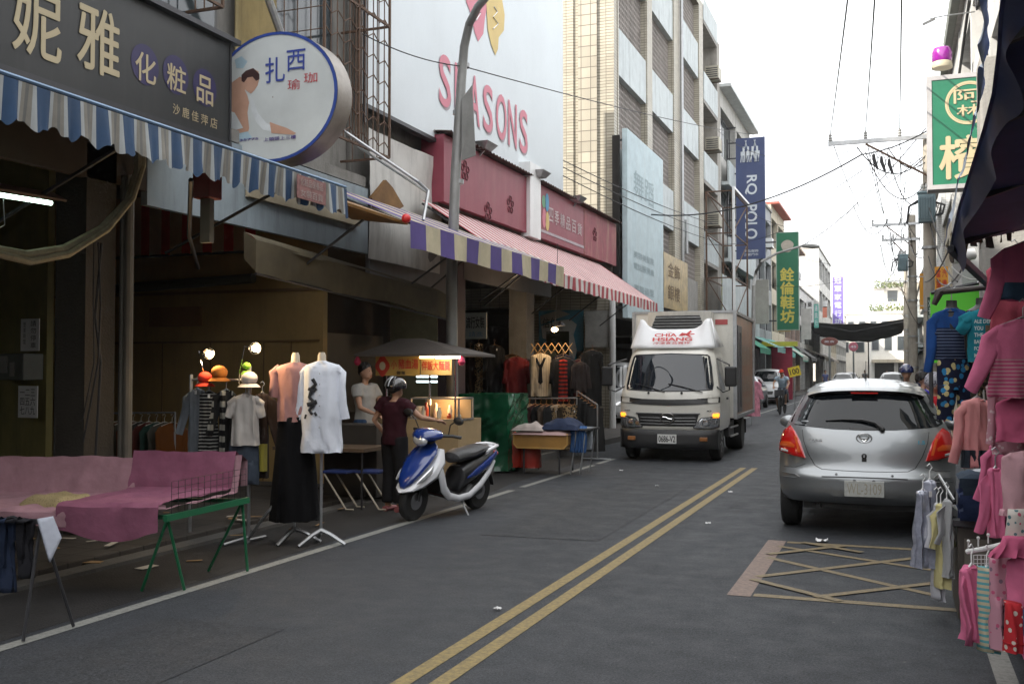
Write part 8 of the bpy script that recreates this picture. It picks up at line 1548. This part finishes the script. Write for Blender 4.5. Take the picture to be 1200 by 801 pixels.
for k in range(34):
    u_ = k/34; p_ = e_+V((.02+1.0*u_,-.02,.02+.30*u_)); l_ = r5.uniform(.03,.12)*(1-.3*u_); w_ = r5.uniform(.015,.04); b.slab(p_, p_+V((w_,.01,0)), p_+V((w_*.9+r5.uniform(-.03,.03),.03,-l_)), p_+V((.01,.03,-l_*.95)), .006, r5.choice((0,0,1)))
b.build('torn_strip', [M('rag grey', (.16,.14,.11), rough=.9), M('rag brown', (.20,.14,.08), rough=.9)], na)
b = MB(); b.box((1.1,7.1,1.75),(2.2,7.2,3.0)) if False else b.box((1.35,1.5,.1),(3.3,1.6,3.2)); b.box((3.2,1.6,.1),(3.3,9.5,3.2)); b.build('back_panel', M('stall back', (.05,.045,.05), rough=.9), na)
# ---------------------------------------------------------------- right stall clothes
def hangd(px0, px1, py0, py1, D, kind, label, mat, **k):
    a = atD(px0, py0, D); c = atD(px1, py1, D); w_ = (px1-px0)*D/1200; m_ = (a+c)/2; k['thick'] = min(k.get('thick',.1),.085); k['slw'] = k.get('slw',.06)*.85; return garment(label, (m_.x,m_.y,a.z), k.pop('rz', R(20)), kind, w_/.96, a.z-c.z, mat, **k)
m_mform = M('black form', (.012,.012,.012), rough=.5)
def childform(px, py, D, label):
    q = atD(px, py, D); t = thing('hanging_form', label, 'hanging form', q, R(20)); b = MB(); b.loft([ring(0,0,z,rx,ry,16) for z, rx, ry in ((.0,.04,.035),(-.05,.042,.04),(-.07,.06,.05),(-.10,.12,.07),(-.2,.14,.08),(-.4,.13,.08),(-.46,.12,.07))]); b.build('torso', m_mform, t, smooth=True, world=False); b = MB(); b.tube([(0,0,-.01),(0,0,.08),(.03,0,.11),(.0,0,.145),(-.03,0,.12)], .005, 6); b.build('hook', m_steel, t, world=False)
m_b1s = M_pat('blue navy stripe','stripe',(.010,.016,.040),(.10,.13,.20),40,.25); m_roy = cloth('royal blue', (.012,.055,.20))
childform(1115,352,8.2,'black child form inside the blue striped shirt'); childform(1150,349,8.0,'black child form inside the teal printed shirt')
g = hangd(1092,1140,361,422,8.15,'shirt','child shirt with royal blue yoke and navy stripes under the green board',m_roy,mat2=m_b1s,split2=.26,sl=.44,slw=.055,slang=.16,thick=.17,flare=1.0,amp=.06,hanger=False)
m_teal = cloth('teal cotton', (.012,.16,.21)); g2 = hangd(1134,1168,362,424,7.95,'shirt','teal child shirt with white slogan print',m_teal,sl=.14,slw=.07,slang=.6,thick=.17,flare=1.0,amp=.05,hanger=False)
b = MB()
for i, s_ in enumerate(('ALE DEPLOR','YOU','THE','BANDED','FOX CARGUR','MALE-O')): b.text(s_, (-.11,-.105,-.115-.052*i), X_, Z_, .20 if len(s_) > 6 else (.07 if i in (1,2) else .13), .03, .004, 0, .02)
b.box((-.02,-.108,-.235),(.085,-.102,-.13),1); b.build('slogan_print', [M('print pale', (.5,.55,.53)), M('print photo', (.12,.08,.05), var=.6, sc=40)], g2, world=False, fix=False)
m_owl = M_pat('owl print','print',(.008,.011,.03),(.42,.37,.18),19,.42,c3=(.02,.16,.34)); hangd(1100,1141,421,492,8.1,'trousers','dark trousers with blue and yellow blob print under the striped shirt',m_owl,thick=.14,hanger=False)
hangd(1140,1166,420,470,8.0,'trousers','dark brown patterned shorts under the teal shirt',M_pat('brown print','print',(.03,.025,.02),(.16,.12,.07),30,.4),thick=.12,hanger=False)
t = thing('hanging_rail', 'dark wooden rail carrying the child forms below the navy awning', 'rail', (.9,8,2.3)); p_, r_ = atD(1104,342,8.1), atD(1180,334,7.6); b = MB(); b.tube([p_, r_], .022, 8); b.tube([p_+V((-.06,0,-.10)), p_+V((-.02,0,.0)), p_+V((.06,0,.03))], [.02,.035,.03], 8); b.build('rail', M('dark oily wood', (.03,.022,.02), rough=.5), t, smooth=True)
m_hp = cloth('hot pink', (.62,.16,.29), .12); m_hp2 = cloth('deep pink', (.56,.12,.23), .12); m_lp = cloth('light pink', (.60,.34,.40), .1); m_sal = cloth('salmon pink', (.62,.27,.27), .1); m_rose = cloth('rose grey pink', (.54,.32,.36), .1)
m_dr = cloth('dark ruffle', (.03,.04,.055), .5); m_dn = cloth('denim ruffle', (.05,.10,.17), .4)
hangd(1172,1236,284,352,5.55,'dress','hot pink long sleeved dress with denim skirt at the top right',m_hp,mat2=m_dn,split2=.70,sl=.36,slw=.06,slang=.34,thick=.16,flare=1.25)
hangd(1163,1236,374,466,5.45,'dress','pink dress with pale stripes below the denim skirt',m_hp,mat2=M_pat('pink stripes','stripe',(.52,.08,.2),(.55,.28,.32),50,.45),split2=.5,sl=.34,slw=.06,slang=.46,thick=.16,flare=1.15)
hangd(1168,1240,462,518,5.5,'dress','plain deep pink dress under the striped pink dress',m_hp2,thick=.14,flare=1.05,hanger=False,amp=.12)
hangd(1164,1212,432,532,5.7,'shirt','pale pink fleece top with white dots',M_pat('pink dots','print',(.46,.24,.29),(.58,.48,.5),42,.35),sl=.36,slw=.05,slang=.1,thick=.14)
hangd(1128,1163,466,548,6.4,'dress','salmon pink dress with a dark ruffle hem',m_sal,sl=.36,slw=.05,slang=.25,thick=.15,flare=1.05,band=(.74,.11,m_dr,1.02))
hangd(1160,1176,520,590,6.1,'shirt','bright pink top behind the rose coloured trousers',m_hp,sl=.3,slw=.045,slang=.3,thick=.12)
hangd(1176,1224,528,600,5.2,'dress','dusty rose long tunic with a scalloped hem',m_rose,thick=.12,flare=1.1,band=(.95,.03,m_lp,1.1),hanger=False)
hangd(1180,1226,596,632,5.15,'trousers','white leggings with small hearts under the dusty rose tunic',M_pat('hearts','print',(.6,.56,.52),(.5,.1,.16),30,.3,c3=(.1,.2,.22)),thick=.12,hanger=False)
hangd(1170,1232,628,652,5.1,'skirt','raspberry tulle skirt at the right edge',m_hp2,thick=.18,flare=1.3,hanger=False,amp=.4); hangd(1182,1230,650,710,5.1,'dress','raspberry pink dress below the tulle skirt',m_hp,thick=.14,flare=1.1,hanger=False)
hangd(1158,1176,548,628,5.5,'shirt','deep pink jacket with buttons behind the white rail',m_hp,sl=.3,slw=.045,slang=.2,thick=.1)
hangd(1178,1196,706,752,5.0,'trousers','red toddler trousers with white print at the lower right',M_pat('red print','print',(.5,.03,.04),(.6,.55,.5),25,.3),thick=.1,hanger=False)
# second layer of clothes deeper in the stall
lay = [('crimson cardigan',(.42,.08,.12),'shirt'),('charcoal child coat',(.03,.03,.035),'shirt'),('fuchsia ruffled dress',(.56,.20,.34),'dress'),('cream knitted top',(.50,.44,.36),'shirt'),('plum jersey dress',(.16,.03,.10),'dress'),('coral vest',(.55,.16,.12),'shirt'),('navy pinafore',(.02,.03,.09),'dress'),('blush dotted dress',(.56,.30,.34),'dress'),('magenta hoodie',(.55,.15,.27),'shirt'),('black tutu dress',(.02,.02,.025),'dress'),('rose jumper',(.52,.17,.25),'shirt'),('grey marl top',(.25,.25,.27),'shirt'),('strawberry dress',(.60,.22,.26),'dress'),('mauve tunic',(.35,.17,.27),'dress')]
for i, (nm, c, kd) in enumerate(lay):
    px = 1164+(i % 5)*10; py = 300+(i//5)*125+(i % 2)*22; hangd(px, px+52, py, py+118, 6.7+.25*(i % 3), kd, nm+' hanging in the second layer of the right stall', cloth(nm, c), sl=.26 if kd == 'shirt' else .14, slw=.05, slang=.25, thick=.09, flare=1.15)
b = MB(); b.grid(lambda u, v: (.98+2.2*u, 8.55+.05*math.sin(u*30), .12+2.5*v), 60, 2); tag(b.build('dark_backing', M('black backing cloth', (.015,.014,.016), rough=.95), smooth=True), 'black backing cloth added as dark fill behind the clothes of the right stall', 'curtain')  # black sheet added for dark depth behind the garments
for i, (nm, c) in enumerate((('pink',(.5,.1,.22)),('blue',(.04,.08,.2)),('white',(.5,.5,.5)))):
    b = MB(); y0 = 5.9+.55*i; b.grid(lambda u, v: (.62+.5*u, y0+.5*v, .10+.34*math.sin(math.pi*min(1,u*1.3))**.5*math.sin(math.pi*v)**.5+.05*noise.noise(V((u*5,v*5,i)))), 14, 12); tag(b.build('clothes_sack', cloth('sack '+nm, c), smooth=True), nm+' bundle of clothes on the ground under the right stall', 'clothes bundle')
# white hooked rail with toddler clothes
wr = thing('white_rail', 'short white hooked rail at the right stall', 'rail', (.5,5.4,.7)); p_, r_ = atD(1133,646,5.45), atD(1172,634,5.3); b = MB(); b.tube([p_, p_.lerp(r_,.5)+V((0,0,-.012)), r_+V((.15,.05,.02))], .013, 8); b.build('bar', m_white, wr, smooth=True); b = MB()
for k in (.05,.35,.65): q = p_.lerp(r_, k); b.tube([q+V((0,0,.01)), q+V((.0,-.01,.05))], .004, 6); b.ball(q+V((0,-.01,.055)), .009, 8, 6)
b.build('peg', m_white, wr, smooth=True)
b = MB(); a_, c2_ = atD(1141,650,5.6), atD(1163,674,5.6); n = 5
for i in range(n+1):
    u_ = i/n; b.bar(V((a_.x+(c2_.x-a_.x)*u_,a_.y+(c2_.y-a_.y)*u_,a_.z)), V((a_.x+(c2_.x-a_.x)*u_,a_.y+(c2_.y-a_.y)*u_,c2_.z)), .004); b.bar(V((a_.x,a_.y,a_.z+(c2_.z-a_.z)*u_)), V((c2_.x,c2_.y,a_.z+(c2_.z-a_.z)*u_)), .004)
tag(b.build('wire_basket', m_white), 'small white wire grid panel under the white hooked rail', 'wire grid')
hangd(1122,1156,662,748,5.35,'shirt','hot pink sweater hanging lowest from the white hooked rail',m_hp,sl=.35,slw=.045,slang=.02,thick=.13,flare=.9,amp=.3,rz=R(55),hook_m=m_white)
hangd(1148,1166,664,762,5.3,'trousers','rainbow striped leggings between the pink sweater and the printed trousers',M_pat('rainbow','stripe',(.55,.50,.35),(.12,.38,.42),34,.45),thick=.09,hook_m=m_white,rz=R(50)); hangd(1160,1186,652,757,5.25,'trousers','pale pink trousers with grey cartoon scribble print',M_pat('scribble','print',(.52,.27,.34),(.22,.16,.22),26,.28,c3=(.5,.1,.2)),thick=.1,hanger=False,rz=R(35))
# cabinet with jeans on top, packed clothes at the left
cbx = thing('stall_cabinet', 'narrow dark cabinet at the road edge topped with folded jeans', 'cabinet', (.5,7,0)); a_ = onZ(1111,706); c2_ = onZ(1134,725); b = MB(); zt2 = onY(1112,588,7.5).z; b.box((.36,7.25,.03),(1.25,8.0,zt2-.12)); b.build('body', M('cabinet brown', (.07,.06,.05), rough=.5, var=.2, dirt=.3), cbx, bevel=.01); b = MB(); b.box((.33,7.2,zt2-.118),(1.3,8.05,zt2-.08)); b.build('top', m_dsteel, cbx); b = MB(); b.box((.40,7.235,.12),(.56,7.249,zt2-.2)); b.build('door_panel', M('cabinet edge', (.16,.145,.12), rough=.5), cbx)
for i in range(5):
    z = zt2-.04+.052*i; b = MB(); b.grid(lambda u, v: (.37+.50*u+.02*(i % 2), 7.12+.5*v, z+.05*min(1,6*min(u,1-u,v,1-v)+.25)+.008*noise.noise(V((u*5,v*5,i)))), 14, 12); b.grid(lambda u, v: (.37+.50*u+.02*(i % 2), 7.12-.006*math.sin(v*3.1), z+.012*0-.03+.06*v), 14, 2); tag(b.build('folded_jeans', cloth('indigo %d' % i, (.012+.004*i,.02+.006*i,.055+.012*(i % 3)), .3), smooth=True), ('lowest','second lowest','middle','second highest','topmost')[i]+' folded navy jeans in the stack on the narrow dark cabinet', 'jeans', 'folded jeans on the cabinet')
hangd(1124,1150,566,650,6.7,'trousers','navy child overalls hanging in front of the cabinet',cloth('navy overall', (.015,.022,.06), .2),thick=.16,hanger=False)
for i, (px0, px1, py0, py1, D, lb, m_) in enumerate(((1082,1098,562,650,7.0,'clear plastic wrapped grey garment at the far left of the stall', M('plastic film', (.36,.38,.46), rough=.15, var=.3, sc=10, coat=.6)), (1072,1092,574,664,6.9,'crinkled plastic covered garment hanging beside the silver car', M('plastic film two', (.30,.32,.40), rough=.12, var=.4, sc=14, coat=.8)), (1098,1108,590,688,6.8,'pale yellow toddler suit in the wrapped row', cloth('pale yellow', (.55,.50,.25), .1)), (1105,1115,585,676,6.75,'pale grey cotton suit in the wrapped row', cloth('pale grey knit', (.36,.37,.38), .1)), (1094,1103,590,703,6.85,'long white toddler suit in the wrapped row', cloth('toddler white', (.5,.51,.56), .1)))):
    hangd(px0, px1, py0, py1, D, 'dress', lb, m_, thick=.10, flare=1.35 if i < 2 else 1.1, amp=.6 if i < 2 else .25, rz=R(35), hook_m=m_white, sl=.25 if i > 1 else 0, slw=.035)
b = MB(); p_ = atD(1100,548,7.0); b.tube([atD(1096,560,7.1), atD(1100,556,7.0), atD(1118,586,6.7)], .010, 6); tag(b.build('row_rod', m_steel), 'thin rod carrying the plastic wrapped garments', 'rod')
heap('crumpled white cloth on top of the folded jeans', cloth('heap white', (.45,.47,.5)), .42, .80, zt2+.2, .08, 7.2, .4, 9.)

# ---------------------------------------------------------------- thin haze that bleaches the far end of the street
hz = MB().box((-18,-90,-1.0),(22,215,19.0)).build('haze', [bpy.data.materials.new('haze air')], fix=True)
hm = hz.data.materials[0]; hm.use_nodes = True; hn = hm.node_tree; hn.nodes.remove(hn.nodes['Principled BSDF']); hv = hn.nodes.new('ShaderNodeVolumePrincipled')
hv.inputs['Color'].default_value = (.93,.93,.93,1); hv.inputs['Density'].default_value = .0005; hv.inputs['Anisotropy'].default_value = .3; hn.links.new(hv.outputs[0], hn.nodes['Material Output'].inputs['Volume']); struct(hz, 'stuff')
